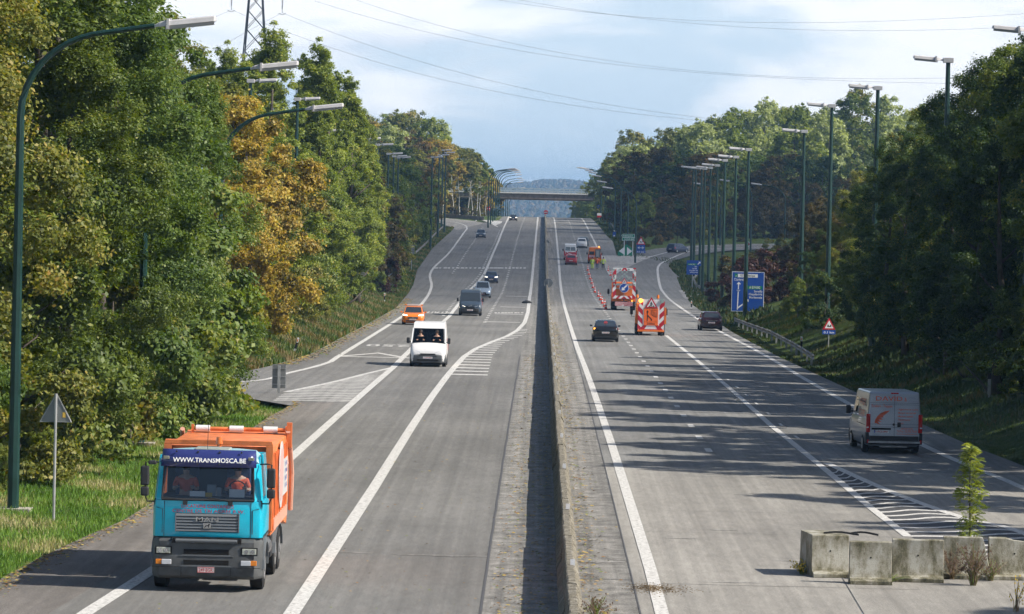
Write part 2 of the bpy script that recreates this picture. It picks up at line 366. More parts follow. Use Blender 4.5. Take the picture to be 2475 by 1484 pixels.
def ground_poly(name, pts, lift, m):
    mb = MB(); mb.add([(x, y, float(zr(y))+lift) for x, y in pts], [tuple(range(len(pts)))]); o = mb.build(name, m, fixn=False)
    if o.data.polygons[0].normal.z < 0: o.data.flip_normals()
    return tag(o, kind='structure')
M_PALE = pavement('bare_concrete', (.36, .35, .33), stain=.3, streak=.15)
ground_poly('road_patch', [P(1445, 617), P(1580, 619), P(1530, 640), P(1484, 664), P(1472, 660)], .011, M_PALE)
ground_poly('road_patch', [P(1655, 722), P(1728, 722), P(1722, 700), P(1640, 702)], .008, M_PALE)

# paint
m, t, b, N, K = nodes_of('road_paint')
geo = N('ShaderNodeNewGeometry'); g1 = N('ShaderNodeTexNoise', Scale=9, Detail=5, Roughness=.7); K(geo.outputs['Position'], g1.inputs['Vector'])
rp = ramp(N, t, [(.36, (.24, .235, .225)), (.43, (.46, .45, .43)), (.51, (.62, .61, .59)), (.66, (.70, .69, .67))]); K(g1.outputs['Fac'], rp.inputs[0]); K(rp.outputs[0], b.inputs['Base Color']); b.inputs['Roughness'].default_value = .7
M_PAINT = m
m, t, b, N, K = nodes_of('worn_paint')
geo = N('ShaderNodeNewGeometry'); g1 = N('ShaderNodeTexNoise', Scale=6, Detail=6, Roughness=.75); K(geo.outputs['Position'], g1.inputs['Vector'])
rp = ramp(N, t, [(.36, (.32, .31, .29)), (.46, (.54, .53, .51)), (.62, (.68, .67, .65))]); K(g1.outputs['Fac'], rp.inputs[0]); K(rp.outputs[0], b.inputs['Base Color']); b.inputs['Roughness'].default_value = .8
M_WORN = m
def rline(xf, ya, yb, wd, m=None, dy=2.5, lift=.014, name='lane_line'):
    mb = MB(); n = max(1, int((yb-ya)/dy)); rows = []
    for k in range(n+1):
        y = ya+(yb-ya)*k/n; x = float(xf(y)); z = float(zr(y))+lift; rows.append([(x-wd/2, y, z), (x+wd/2, y, z)])
    mb.loft(rows, cap=False, closed=False); o = mb.build(name, m or M_PAINT, fixn=False)
    return tag(o, kind='structure')
def curve_line(pts, wd, m=None, lift=.016, name='lane_line', sub=6):
    """ribbon across arbitrary plan curve (Catmull-Rom)"""
    pts = [Vector((p[0], p[1])) for p in pts]; q = []
    for i in range(len(pts)-1):
        p0, p1, p2, p3 = pts[max(i-1, 0)], pts[i], pts[i+1], pts[min(i+2, len(pts)-1)]
        for j in range(sub):
            t_ = j/sub; q.append(.5*((2*p1)+(p2-p0)*t_+(2*p0-5*p1+4*p2-p3)*t_*t_+(3*p1-p0-3*p2+p3)*t_**3))
    q.append(pts[-1]); rows = []
    for i, p in enumerate(q):
        d = (q[min(i+1, len(q)-1)]-q[max(i-1, 0)]).normalized(); n_ = Vector((-d.y, d.x))*wd/2; a, c = p+n_, p-n_
        rows.append([(a.x, a.y, float(zr(a.y))+lift), (c.x, c.y, float(zr(c.y))+lift)])
    mb = MB(); mb.loft(rows, cap=False, closed=False); o = mb.build(name, m or M_PAINT, fixn=False)
    if o.data.polygons[0].normal.z < 0: o.data.flip_normals()
    return tag(o, kind='structure')
def dashes(xf, ya, yb, step, ln, wd, m=None, lift=.014):
    mb = MB(); y = ya
    while y < yb:
        x0, x1 = float(xf(y)), float(xf(y+ln)); z0, z1 = float(zr(y))+lift, float(zr(y+ln))+lift
        mb.quad((x0-wd/2, y, z0), (x0+wd/2, y, z0), (x1+wd/2, y+ln, z1), (x1-wd/2, y+ln, z1)); y += step
    return tag(mb.build('lane_dashes', m or M_PAINT, fixn=False), kind='structure')
rline(lineA, 60, 1000, .34)
rline(lineB, 60, 1000, .34)
lineR1 = poly_fn([P(1604, 1500), P(1600, 1484), P(1573, 1380), P(1530, 1240), P(1480, 1080), P(1432, 938), P(1395, 840), P(1364, 740), P(1351, 640), P(1340, 531), (2.85, 1000)])
rline(lineR1, 60, 1000, .30)
lineC = poly_fn([P(2194.8, 1298), P(2100, 1224), P(1998, 1138), P(1867, 1031.8), P(1752, 929), P(1610, 811)]); yC = P(1610, 811)[1]
rline(lineC, P(2194, 1298)[1], yC, .26, M_WORN)
lineE = poly_fn([P(1471, 659), P(1443.6, 598.6), P(1424, 559.5), P(1405.7, 528), (9.4, 1000)])
rline(lineE, P(1471, 659)[1], 1000, .3)
xd = poly_fn([P(1712, 1088), P(1688, 1055), P(1502, 807), P(1408, 637.7), P(1387.5, 573), P(1374, 532.8), (5.95, 1000)])
dashes(xd, 142, 1000, 8.2, 2.1, .24)
xd2 = poly_fn([P(1171.5, 779.5), P(1228, 663.6), P(1267.7, 527), (-4.4, 1000)])
dashes(xd2, P(1171.5, 779.5)[1], 1000, 7.5, 2.1, .28)
dashes(lambda y: lineB(y)-.55, P(1100, 764)[1], 780, 7.5, 2.0, .26)
xd3 = poly_fn([P(1093.5, 661), P(1149, 578.6), P(1164, 552)]); dashes(xd3, P(1093, 661)[1], P(1168, 549)[1], 7.5, 2.1, .28)
dashes(lambda y: float(lineC(y))+.45, P(1900, 1060)[1], P(1700, 880)[1], 9, 2, .12, M_WORN)
curve_line([(-70*1.0, 106), (-45, 144), (-28, 166), (-20, 182), P(600, 922), P(692.6, 903), P(787.7, 878.6), P(828.7, 855), P(970.8, 765.7), P(1016, 738), P(1042.6, 694), P(1042.6, 655), P(1090.6, 605), P(1128.7, 553)], .32)
curve_line([P(1128.7, 553), (-16.0, 820), (-19.5, 856), (-28, 893), (-46, 944)], .32)
curve_line([P(1150, 528), (-14.9, 868), (-20, 894), (-28, 921), (-46, 970)], .25)
curve_line([P(1204, 549), P(1196, 545), P(1180, 537), P(1150, 529)], .3)
ground_poly('road_marking', [P(1196, 546), P(1212, 539), P(1214, 535), P(1160, 531), P(1188, 538)], .02, M_PAINT)
# right edge line with the slip road leaving on the right
curve_line([(17.2, 60), (17.0, 90), P(2475, 1181), P(2350, 1130), P(2211, 1066.6), P(2054, 978), P(1935.8, 910.8), P(1836, 852), P(1741, 802), P(1689.7, 773), P(1637, 738), P(1604.7, 708.6), P(1596, 694), P(1590, 662), P(1592, 643), P(1611, 630), (26, 666), (36, 690), (52, 709), (90, 733)], .32)
curve_line([P(1471, 660), P(1484, 664), P(1528, 634), P(1586, 617), (27, 690), (37, 708), (52, 724), (90, 746)], .3)
curve_line([P(1998, 1120), P(2129, 1179), P(2244, 1224), P(2346, 1257), P(2475, 1290), (14.6, 90), (17, 78)], .3, M_PAINT)
# chevron fields
def hatch(left, right, ya, yb, n, wd, m, slant=0, wob=0):
    mb = MB(); rnd = random.Random(4)
    for k in range(n):
        y = ya+(yb-ya)*k/(n-1); x0, x1 = left(y), right(y+slant)
        if x1-x0 < .3: continue
        seg = 8; rows = []
        for j in range(seg+1):
            u = j/seg; yy = y+slant*u+wob*math.sin(u*7+k*.4)*(.3+u); x = x0+(x1-x0)*u; rows.append([(x, yy, float(zr(yy))+.013), (x, yy+wd, float(zr(yy+wd))+.013)])
        mb.loft(rows, cap=False, closed=False)
    o = mb.build('road_marking', m, fixn=False)
    if o.data.polygons[0].normal.z < 0: o.data.flip_normals()
    return tag(o, kind='structure')
hR = poly_fn([P(1178, 908), P(1190, 860), P(1216, 830), P(1262, 812), P(1272, 804), P(1274, 797)])
hatch(lambda y: float(lineA(y)), lambda y: float(hR(y)), P(1178, 908)[1], P(1274, 797)[1], 22, 1.3, M_PAINT)
gl = poly_fn([P(690, 948), P(800, 925), P(880, 905), P(935, 892)])
ground_poly('road_patch', [(float(gl(y)), y) for y in (172.5, 178, 184, 190, 196, 202)]+[(float(lineB(y))-.2, y) for y in (202, 196, 190, 184, 178, 172.5)], .007, pavement('gore_paving', (.25, .245, .235), stain=.5, streak=.3, speck=.5))
curve_line([P(690, 948), P(800, 925), P(880, 905), P(948, 889)], .28)
hatch(lambda y: float(gl(y)), lambda y: float(lineB(y)), P(820, 972)[1], P(935, 893)[1], 24, .42, M_WORN, slant=1.2, wob=.35)
gr = poly_fn([P(1998, 1121), P(2129, 1179), P(2244, 1224), P(2346, 1257), P(2475, 1290), (14.6, 90), (17, 78)])
_yy = [99+3*k for k in range(18)]; _yy = [y for y in _yy if y < P(2010, 1128)[1]]
ground_poly('road_patch', [(float(lineC(y))+.12, y) for y in _yy]+[(float(gr(y))-.1, y) for y in _yy[::-1]], .007, pavement('dark_asphalt', (.075, .075, .08), stain=.4, streak=.1))
hatch(lambda y: float(lineC(y))+.1, lambda y: float(gr(y)), 99, P(2040, 1145)[1], 24, .42, M_WORN, slant=1.5, wob=.35)
# short cross bars, letters painted on the lanes
mb = MB()
def bar(x0, x1, y, dy=1.6):
    (a, Y0), (c, Y1) = P(x0, y), P(x1, y); z = float(zr(Y0))+.013; mb.quad((a, Y0, z), (c, Y0, z), (c, Y0+dy, float(zr(Y0+dy))+.013), (a, Y0+dy, float(zr(Y0+dy))+.013))
for x0, x1, y in ((1171, 1258, 778), (1196, 1264, 759), (1209, 1270, 742), (1222, 1275, 716)): bar(x0, x1, y, 1.3)
for k in range(16): bar(1050+k*10.5, 1050+k*10.5+random.Random(k).uniform(4, 9), 649, 4)
for k in range(11): bar(1175+k*9, 1175+k*9+random.Random(k+30).uniform(4, 7), 649, 4)
for k in range(9): bar(1195+k*8, 1195+k*8+random.Random(k+50).uniform(4, 7), 757, 3)
bar(1231, 1252, 524.8, 5)
for t_, px, py, wpx, hm in (('250', 935, 838, 108, 4.5), ('UITRIT', 1060, 758, 70, 7)):
    X0, Y0 = P(px, py); W_ = wpx*Y0/FPX; vs, fs = text_shape(t_); s_ = W_/vs[:, 0].max()
    mb.add([(X0+W_/2-v[0]*s_, Y0+hm-v[1]*hm, float(zr(Y0+hm-v[1]*hm))+.013) for v in vs], fs)
X0, Y0 = P(900, 864); z = lambda y: float(zr(y))+.013
for (a, c) in (((X0-2.3, Y0), (X0+2.3, Y0)), ((X0-2.3, Y0), (X0, Y0+9)), ((X0+2.3, Y0), (X0, Y0+9))):
    if a[1] == c[1]: mb.quad((a[0], a[1], z(a[1])), (c[0], c[1], z(c[1])), (c[0]-.3, c[1]+.9, z(c[1]+.9)), (a[0]+.3, a[1]+.9, z(a[1]+.9)))
    else: mb.quad((a[0], a[1], z(a[1])), (c[0], c[1], z(c[1])), (c[0], c[1]-1.6, z(c[1]-1.6)), (a[0]+(.5 if a[0] < X0 else -.5), a[1], z(a[1])))
o = mb.build('road_marking', M_PAINT, fixn=False); tag(o, kind='structure')
import bmesh as _bmm
_b = _bmm.new(); _b.from_mesh(o.data)
for f_ in _b.faces:
    if f_.normal.z < 0: f_.normal_flip()
_b.to_mesh(o.data); _b.free()
# repairs, scrapes and joints in the surface
M_REP = pavement('repair_asphalt', (.158, .154, .147), stain=.2, streak=.1); M_SCR = pavement('scraped_surface', (.30, .29, .275), stain=.5, streak=.3)
_g = random.Random(21)
for (x0, x1, y0, y1) in ((-4.3, -2.9, 176, 190), (6.3, 8.6, 196, 212), (-7.6, -5.6, 246, 262), (3.2, 5.4, 262, 280)):
    ground_poly('road_patch', [(x0, y0), (x1, y0+_g.uniform(-.6, .6)), (x1+.1, y1), (x0+.06, y1+_g.uniform(-.5, .5))], .006, M_REP)
mb = MB()
for (xc, yc, ln, wd) in ((-2.2, 97.2, 2.6, .3), (-4.6, 97.5, 1.2, .12), (1.6, 96.6, 1.3, .4), (1.4, 103, 1.1, .3), (3.9, 104, 1.2, .12), (5.1, 107, .9, .15), (6.6, 98, 1.4, .12), (4.6, 92, 1.6, .1), (8.2, 101, 1.2, .12), (-6.5, 142, .8, .1), (-3.6, 128, .9, .1)):
    n = 14; up_ = [(xc-ln/2+ln*k/n, yc+wd*(.5+.5*math.sin(math.pi*k/n))*_g.uniform(.3, 1)) for k in range(n+1)]; lo_ = [(x, yc-wd*math.sin(math.pi*k/n)*_g.uniform(.2, 1)) for k, (x, y) in enumerate(up_)]
    rows = [[(a[0], b2[1], float(zr(yc))+.009), (a[0], a[1], float(zr(yc))+.009)] for a, b2 in zip(up_, lo_)]; mb.loft(rows, cap=False, closed=False)
o = mb.build('road_scrape', M_SCR, fixn=False); tag(o, kind='structure')
mb = MB()
for k in range(26):
    Y = 84+k*7.4+_g.uniform(-.3, .3); x0, x1 = 2.75, float(lineC(Y))-.2 if Y > 99 else 9.0; w_ = _g.choice((.02, .03, .045)); pts_ = [x0+(x1-x0)*j/12 for j in range(13)]
    rows = [[(x, Y+.04*math.sin(x*2+k), float(zr(Y))+.008), (x, Y+w_+.04*math.sin(x*2+k), float(zr(Y))+.008)] for x in pts_]; mb.loft(rows, cap=False, closed=False)
tag(mb.build('slab_joint', mat('joint_filler', (.15, .148, .14), .8), fixn=False), kind='structure')
# dark joints between the slabs and the lanes
M_TAR = mat('tar', (.085, .085, .09), .7)
_rj = random.Random(12); _jy = [60+3.1*k for k in range(60)]; _jx = [-1.12+_rj.uniform(-.012, .012) for _ in _jy]
rline(lambda y: float(np.interp(y, _jy, _jx)), 60, 240, .06, M_TAR, dy=.6, lift=.01, name='tar_joint')
rline(lambda y: 2.32, 60, 500, .035, M_TAR, dy=1, lift=.01, name='tar_joint')
rline(lambda y: 7.2+.02*(y-85), 60, 96, .02, M_TAR, dy=4, lift=.01, name='tar_joint')
mb = MB()
rng_ = random.Random(8)
for Y in (92, 104, 118, 133, 149, 168, 190, 214, 240, 270):
    for (a, c) in ((-1.1, .5), (1.1, 2.3)):
        mb.quad((a, Y, float(zr(Y))+.011), (c, Y, float(zr(Y))+.011), (c, Y+.07, float(zr(Y))+.011), (a, Y+.07, float(zr(Y))+.011))
tag(mb.build('tar_joint', M_TAR, fixn=False), kind='structure')
# ------------------------------------------------------------------ trees: leaf by leaf crowns
def leaf_mat(name, stops, trans=.36, gloss=.5):
    m = bpy.data.materials.new(name); m.use_nodes = True; t = m.node_tree; t.nodes.clear(); K = t.links.new
    N = t.nodes.new
    at_ = N('ShaderNodeAttribute'); at_.attribute_name = 'tint'
    oi = N('ShaderNodeObjectInfo')
    a1 = N('ShaderNodeMath'); a1.operation = 'MULTIPLY_ADD'; a1.inputs[1].default_value = .16; K(oi.outputs['Random'], a1.inputs[0]); K(at_.outputs['Fac'], a1.inputs[2])
    a2 = N('ShaderNodeMath'); a2.operation = 'SUBTRACT'; a2.inputs[1].default_value = .08; K(a1.outputs[0], a2.inputs[0])
    r = N('ShaderNodeValToRGB'); e = r.color_ramp.elements
    while len(e) < len(stops): e.new(.5)
    for k, (p, c) in enumerate(stops): e[k].position = p; e[k].color = (*c, 1)
    K(a2.outputs[0], r.inputs[0])
    b = N('ShaderNodeBsdfPrincipled'); b.inputs['Roughness'].default_value = gloss; b.inputs['Specular IOR Level'].default_value = .28; K(r.outputs[0], b.inputs['Base Color'])
    tr = N('ShaderNodeBsdfTranslucent'); mu = N('ShaderNodeMix'); mu.data_type = 'RGBA'; mu.blend_type = 'MULTIPLY'; mu.inputs['Factor'].default_value = 1; mu.inputs['B'].default_value = (1.5, 1.5, .5, 1)
    K(r.outputs[0], mu.inputs['A']); K(mu.outputs['Result'], tr.inputs['Color'])
    mx_ = N('ShaderNodeMixShader'); mx_.inputs[0].default_value = trans; K(b.outputs[0], mx_.inputs[1]); K(tr.outputs[0], mx_.inputs[2])
    o = N('ShaderNodeOutputMaterial'); K(mx_.outputs[0], o.inputs['Surface']); return m
LM = {
 'dark':   leaf_mat('leaves_dark_green', [(0, (0.049, 0.090, 0.020)), (.45, (0.122, 0.190, 0.044)), (.8, (0.238, 0.297, 0.079)), (.97, (0.390, 0.347, 0.121))]),
 'light':  leaf_mat('leaves_yellow_green', [(0, (.075, .11, .018)), (.5, (.22, .28, .05)), (.85, (.38, .41, .085)), (1, (.5, .4, .1))]),
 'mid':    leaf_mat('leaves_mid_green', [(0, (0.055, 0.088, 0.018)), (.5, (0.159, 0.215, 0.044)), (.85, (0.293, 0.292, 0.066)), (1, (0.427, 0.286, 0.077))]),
 'orange': leaf_mat('leaves_orange', [(0, (.08, .07, .02)), (.25, (.26, .22, .045)), (.45, (.46, .30, .06)), (.62, (.56, .45, .09)), (.8, (.26, .25, .06)), (1, (.14, .17, .045))]),
 'rust':   leaf_mat('leaves_rust', [(0, (0.044, 0.050, 0.020)), (.4, (0.110, 0.099, 0.033)), (.7, (0.209, 0.127, 0.039)), (1, (0.308, 0.154, 0.044))]),
 'olive':  leaf_mat('leaves_olive', [(0, (0.063, 0.084, 0.018)), (.4, (0.172, 0.196, 0.042)), (.7, (0.310, 0.280, 0.066)), (1, (0.414, 0.269, 0.072))]),
 'willow': leaf_mat('leaves_grey_green', [(0, (.18, .22, .09)), (.5, (.40, .45, .21)), (1, (.58, .62, .32))]),
 'red':    leaf_mat('leaves_dark_red', [(0, (.035, .015, .014)), (.5, (.075, .028, .024)), (1, (.12, .06, .03))]),
 'shade':  leaf_mat('leaves_shade_green', [(0, (0.026, 0.054, 0.018)), (.5, (0.055, 0.102, 0.028)), (.76, (0.130, 0.168, 0.038)), (.96, (0.338, 0.276, 0.045)), (1, (0.416, 0.204, 0.040))]),  # darker copy of the greens; the backlit trees' shade is put into the colour
 'brown':  leaf_mat('leaves_brown_green', [(0, (0.037, 0.037, 0.017)), (.45, (0.088, 0.081, 0.030)), (.75, (0.150, 0.094, 0.036)), (1, (0.225, 0.150, 0.042))]),
}
M_BARK = mat('bark', (.085, .07, .055), .9, noise=.4, nscale=3, bump=.5)
M_BIRCH = mat('birch_bark', (.55, .53, .48), .8, noise=.6, nscale=2)
def crown_mesh(name, seed, Rr, H, z0, nleaf, ls, clumps=70, style='round', sag=.2):
    """leaves gathered in uneven clumps over a crown that has bites and bulges"""
    g = np.random.default_rng(seed)
    th = g.uniform(0, 2*np.pi, clumps); u = g.uniform(0, 1, clumps)
    if style == 'column': pz = u; pr = np.where(pz < .2, .55+pz*2.2, 1-((pz-.2)/.8)**1.8*.82)
    elif style == 'cone': pz = u**1.15; pr = 1-pz*.82
    elif style == 'bush': pz = u**1.2; pr = np.sqrt(np.clip(1-pz**2.2, 0, 1))*.95+.05
    else: pz = u; pr = np.where(pz < .35, .62+pz*1.09, np.sqrt(np.clip(1-((pz-.35)/.68)**2, 0.02, 1)))
    lob = 1+.16*np.sin(3*th+seed)+.12*np.sin(5*th+2.3*seed+pz*6)+.1*np.sin(pz*14+th*2+seed)
    # big limbs first: every limb end is a billow, its twigs sit on the billow's outer and upper side
    nb = max(8, clumps//7); Lr = (.24+.16*g.random(nb))*Rr*(.85 if style == 'column' else 1); rr = np.maximum(pr[:nb]*Rr*lob[:nb]-Lr*.55, 0)*(g.uniform(.35, 1, nb)**.4)
    C = np.stack([rr*np.cos(th[:nb]), rr*np.sin(th[:nb]), z0+pz[:nb]*(H-z0)*.95], -1)
    bi = np.arange(clumps) % nb; o_ = g.normal(size=(clumps, 3)); o_[:, 2] = o_[:, 2]*.8+.35; o_[:, 0] += .5*np.cos(th[bi]); o_[:, 1] += .5*np.sin(th[bi]); o_ /= np.linalg.norm(o_, axis=1)[:, None]
    c = C[bi]+o_*(Lr[bi]*g.uniform(.75, 1.12, clumps))[:, None]
    k = clumps//10; c[:k, 2] += g.uniform(0, .05*H, k)
    cs = (.065+.085*g.random(clumps))*Rr
    w_ = cs**2; w_ /= w_.sum(); idx = g.choice(clumps, nleaf, p=w_)
    d = g.normal(size=(nleaf, 3)); d /= np.linalg.norm(d, axis=1)[:, None]; rad = cs[idx]*g.uniform(.2, 1, nleaf)**.5*(1+.3*g.normal(size=nleaf))
    p = c[idx]+d*rad[:, None]*np.array([1.2, 1.2, .8]); p[:, 2] -= sag*np.hypot(d[:, 0], d[:, 1])*rad
    p[:, 2] = np.maximum(p[:, 2], .05+.1*g.random(nleaf))
    # leaf plane: roughly facing out and up with much scatter
    out_ = p-np.array([0, 0, z0+.4*(H-z0)]); out_ /= (np.linalg.norm(out_, axis=1)[:, None]+1e-6)
    n = .55*out_+.45*d+np.array([0, 0, .35])+.55*g.normal(size=(nleaf, 3)); n /= np.linalg.norm(n, axis=1)[:, None]
    a = np.cross(n, g.normal(size=(nleaf, 3))); a /= np.linalg.norm(a, axis=1)[:, None]; b = np.cross(n, a)
    s = ls*g.uniform(.6, 1.35, nleaf)[:, None]
    V = np.stack([p-a*s*.5, p-b*s*.3+n*s*.06, p+a*s*.5, p+b*s*.3+n*s*.06], 1).reshape(-1, 3)
    F = np.arange(nleaf*4).reshape(-1, 4)
    me = bpy.data.meshes.new(name); me.vertices.add(nleaf*4); me.vertices.foreach_set('co', V.ravel()); me.loops.add(nleaf*4); me.loops.foreach_set('vertex_index', F.ravel().astype(np.int32))
    me.polygons.add(nleaf); me.polygons.foreach_set('loop_start', (np.arange(nleaf)*4).astype(np.int32)); me.polygons.foreach_set('loop_total', np.full(nleaf, 4, np.int32)); me.update(calc_edges=True)
    ct = .5*g.uniform(.12, .7, clumps)+.5*g.uniform(.12, .7, nb)[bi]
    tint = np.clip(ct[idx]+.17*g.normal(size=nleaf), 0, 1)
    A = me.attributes.new('tint', 'FLOAT', 'POINT'); A.data.foreach_set('value', np.repeat(tint, 4).astype(np.float32))
    return me
def trunk_mesh(name, seed, H, r, z_first, spread, m, nb=7, lean=.02):
    g = random.Random(seed); mb = MB(); pts = [(0, 0, -.4)]; x = y = 0
    for k in range(1, 8):
        x += g.uniform(-lean, lean)*H; y += g.uniform(-lean, lean)*H; pts.append((x, y, H*.8*k/7))
    mb.tube(pts, [r*(1.25 if k == 0 else 1-.115*k) for k in range(8)], 8)
    for k in range(nb):
        t_ = z_first/H+(.85-z_first/H)*k/nb; i = min(int(t_*7/.9), 6); p = Vector(pts[i]); a = g.uniform(0, 6.28); ln = spread*g.uniform(.5, .85)*(1-.45*t_)
        q = p+Vector((math.cos(a)*ln*.5, math.sin(a)*ln*.5, ln*.35)); e = p+Vector((math.cos(a+.2)*ln, math.sin(a+.2)*ln, ln*.8))
        mb.tube([p, q, e], [r*.38, r*.24, r*.06], 6)
    o = mb.build(name, m); me = o.data; me.shade_smooth(); bpy.data.objects.remove(o); return me
PROTO = {}
def proto(key, seed, Rr, H, z0, n, ls, clumps, style, tr=.18, tm=None, sag=.2):
    PROTO.setdefault(key, []).append((crown_mesh('crown', seed, Rr, H, z0, n, ls, clumps, style, sag), trunk_mesh('trunk', seed, H, tr*H/10, max(z0, .12*H), Rr, tm or M_BARK), Rr, H))
for k in range(3): proto('big', 11+k, 3.9, 18, 1.2, 110000, .145, 330, 'round')
for k in range(2): proto('fine', 51+k, 3.8, 18, 1.0, 115000, .125, 360, 'column')
for k in range(2): proto('poplar', 31+k, 2.9, 20, 1.0, 60000, .18, 480, 'column')
for k in range(3): proto('mid', 21+k, 3.3, 12, .4, 56000, .165, 230, 'round')
for k in range(2): proto('bush', 41+k, 2.1, 4.2, .1, 36000, .10, 110, 'bush')
for k in range(2): proto('farbush', 61+k, 3.0, 5.5, .1, 9000, .26, 70, 'bush')
for k in range(3): proto('far', 71+k, 4.6, 15, .3, 19000, .38, 300, 'round')
for k in range(2): proto('farcol', 81+k, 3.0, 16, 2.5, 7000, .40, 90, 'column')
proto('birch', 91, 2.6, 17, 7, 6500, .34, 80, 'column', tr=.10, tm=M_BIRCH)
_swap = {}
def recolor(me, m, key):
    k = (me.name, key)
    if k not in _swap:
        c = me.copy(); c.name = 'crown'; c.materials.clear(); c.materials.append(m); _swap[k] = c
    return _swap[k]
ORD = ['nearest', 'second', 'third', 'fourth', 'fifth', 'sixth', 'seventh', 'eighth', 'ninth', 'tenth', 'eleventh', 'twelfth', 'thirteenth', 'fourteenth', 'fifteenth', 'sixteenth', 'seventeenth', 'eighteenth', 'nineteenth', 'twentieth']
TR = random.Random(77)
def tree(kind, X, Y, H, col, label, name='tree', cat='tree', group=None, Rw=None, v=None, sink=0.0):
    opts = PROTO[kind]; cm, tm, Rr, H0 = opts[TR.randrange(len(opts)) if v is None else v % len(opts)]
    e = empty(name, (X, Y, ground_z(X, Y)-sink), TR.uniform(0, 6.28), label, cat, group)
    sz = H/H0; sxy = (Rw/Rr) if Rw else sz
    e.scale = (sxy*TR.uniform(.92, 1.08), sxy*TR.uniform(.92, 1.08), sz)
    for nm, me in (('crown', recolor(cm, LM[col], col)), ('trunk', tm)):
        o = bpy.data.objects.new(nm, me); link(o, e)
    return e
def row(items, kind, colr, text, name='tree', cat='tree', group=None):
    """text has {} where the ordinal goes"""
    for k, it in enumerate(items):
        X, Y, H = it[:3]; Rw = it[3] if len(it) > 3 else None; cc = it[4] if len(it) > 4 else (colr[k % len(colr)] if isinstance(colr, (list, tuple)) else colr)
        kk = it[5] if len(it) > 5 else kind
        lab = text.format(ORD[k]) if k < len(ORD) else text.format('one of the farthest')
        tree(kk, X, Y, H, cc, lab, name, cat, group or text.format('').replace('  ', ' ').strip()[:60])
# island on the left between the carriageway and the slip road
row([(-18.2, 113, 21, 4.8, 'olive', 'fine'), (-18.6, 126, 22, 5.2, 'mid', 'fine'), (-17.6, 138, 23, 5.4, 'dark'), (-18.4, 151, 24, 5.2, 'dark'), (-17.8, 161, 17.5, 4.3, 'dark')], 'big', 'dark', '{} tall leafy tree of the front row behind the near curved lamps, left verge', group='tall trees left behind the curved lamps')
row([(-24.5, 108, 23, 5.2, 'light', 'fine'), (-25, 122, 24, 5.5, 'mid', 'fine'), (-25, 137, 25, 5.5, 'dark'), (-24, 150, 24, 5.5, 'dark')], 'big', 'dark', '{} tree of the back row rising out of the picture at top left', group='tall trees at the top left')
row([(-17.0, 111, 5.5, 2.1, 'dark'), (-16.6, 117, 6.2, 2.2, 'olive'), (-16.5, 124, 7.5, 2.4, 'mid'), (-16.3, 131, 8, 2.4, 'dark'), (-16.2, 139, 9, 2.5, 'olive'), (-15.9, 146, 9.5, 2.4, 'mid'), (-15.9, 153, 10, 2.4, 'dark'), (-15.9, 159, 9, 2.3, 'olive'), (-16.2, 165, 8.5, 2.2, 'olive'), (-16.6, 169, 6.5, 1.8, 'mid')], 'bush', 'dark', '{} bushy shrub along the grass verge left of the orange truck', name='shrub', cat='shrub', group='shrubs on the left verge')
row([(-16.2, 107.5, 1.6, 1.3, 'dark'), (-17.6, 109, 2.6, 1.8, 'mid'), (-15.4, 112, 1.3, 1.0, 'mid'), (-14.9, 119, 1.4, 1.1, 'light'), (-14.6, 126, 1.8, 1.2, 'mid')], 'bush', 'dark', '{} low bramble at the foot of the near lamp and warning sign', name='bramble', cat='bramble', group='brambles by the near lamp')
row([(-15.0, 127, 14, 3.0, 'mid'), (-14.4, 133, 16, 3.3, 'dark'), (-14.9, 164, 14.5, 2.9, 'dark'), (-15.6, 157, 14, 3.0, 'mid')], 'fine', 'dark', '{} slim tree standing before a curved lamp mast on the left', group='slim trees before the curved lamps')
# beyond the slip road, left
row([(-18.6, 226, 14, 4.2, 'orange'), (-17.6, 236, 15, 4.0, 'orange'), (-18.2, 247, 12.5, 3.6, 'light'), (-22.4, 232, 17, 4.4, 'olive'), (-22.6, 246, 17, 4.2, 'olive')], 'mid', 'orange', '{} yellow to orange autumn tree overhanging the left verge', group='orange autumn trees')
row([(-19.3, 262, 13, 3.8, 'mid'), (-18.2, 276, 12.5, 3.7, 'olive'), (-18.0, 291, 13, 3.8, 'mid'), (-18.2, 307, 12.0, 3.6, 'light'), (-18.1, 322, 11, 3.5, 'mid'), (-18.0, 338, 11.5, 3.5, 'light'), (-18.3, 356, 12, 3.5, 'mid'), (-18.4, 374, 10.5, 3.3, 'olive')], 'mid', 'mid', '{} green tree after the orange ones on the left verge', group='green trees on the left verge')
row([(-23.8, 292, 18.5, 5.2), (-21.0, 303, 21, 5.2), (-19.2, 327, 21.5, 5.0), (-17.4, 344, 20, 4.8), (-23.5, 325, 20, 5.4), (-16.6, 358, 17.6, 4.2), (-18.4, 315, 18, 4.6), (-27, 312, 19.5, 4.6), (-21, 350, 20, 4.4), (-21.5, 284, 17.5, 4.2), (-25.8, 276, 16.5, 4.4), (-18.6, 336, 20.6, 4.2)], 'poplar', 'light', '{} tall yellow green poplar in front of the pylon', group='yellow green poplars')
row([(-17.3, 221, 2.6, 1.8, 'olive'), (-17.0, 252, 2.4, 1.7, 'mid'), (-16.6, 285, 2.6, 1.8, 'olive'), (-17.2, 315, 3, 2, 'mid'), (-17.8, 345, 3, 2, 'mid')], 'bush', 'mid', '{} low bush under the left roadside trees', name='bush', cat='bush', group='low bushes on the left bank')
dk = ['rust', 'mid', 'brown', 'dark', 'rust', 'mid', 'olive', 'dark']
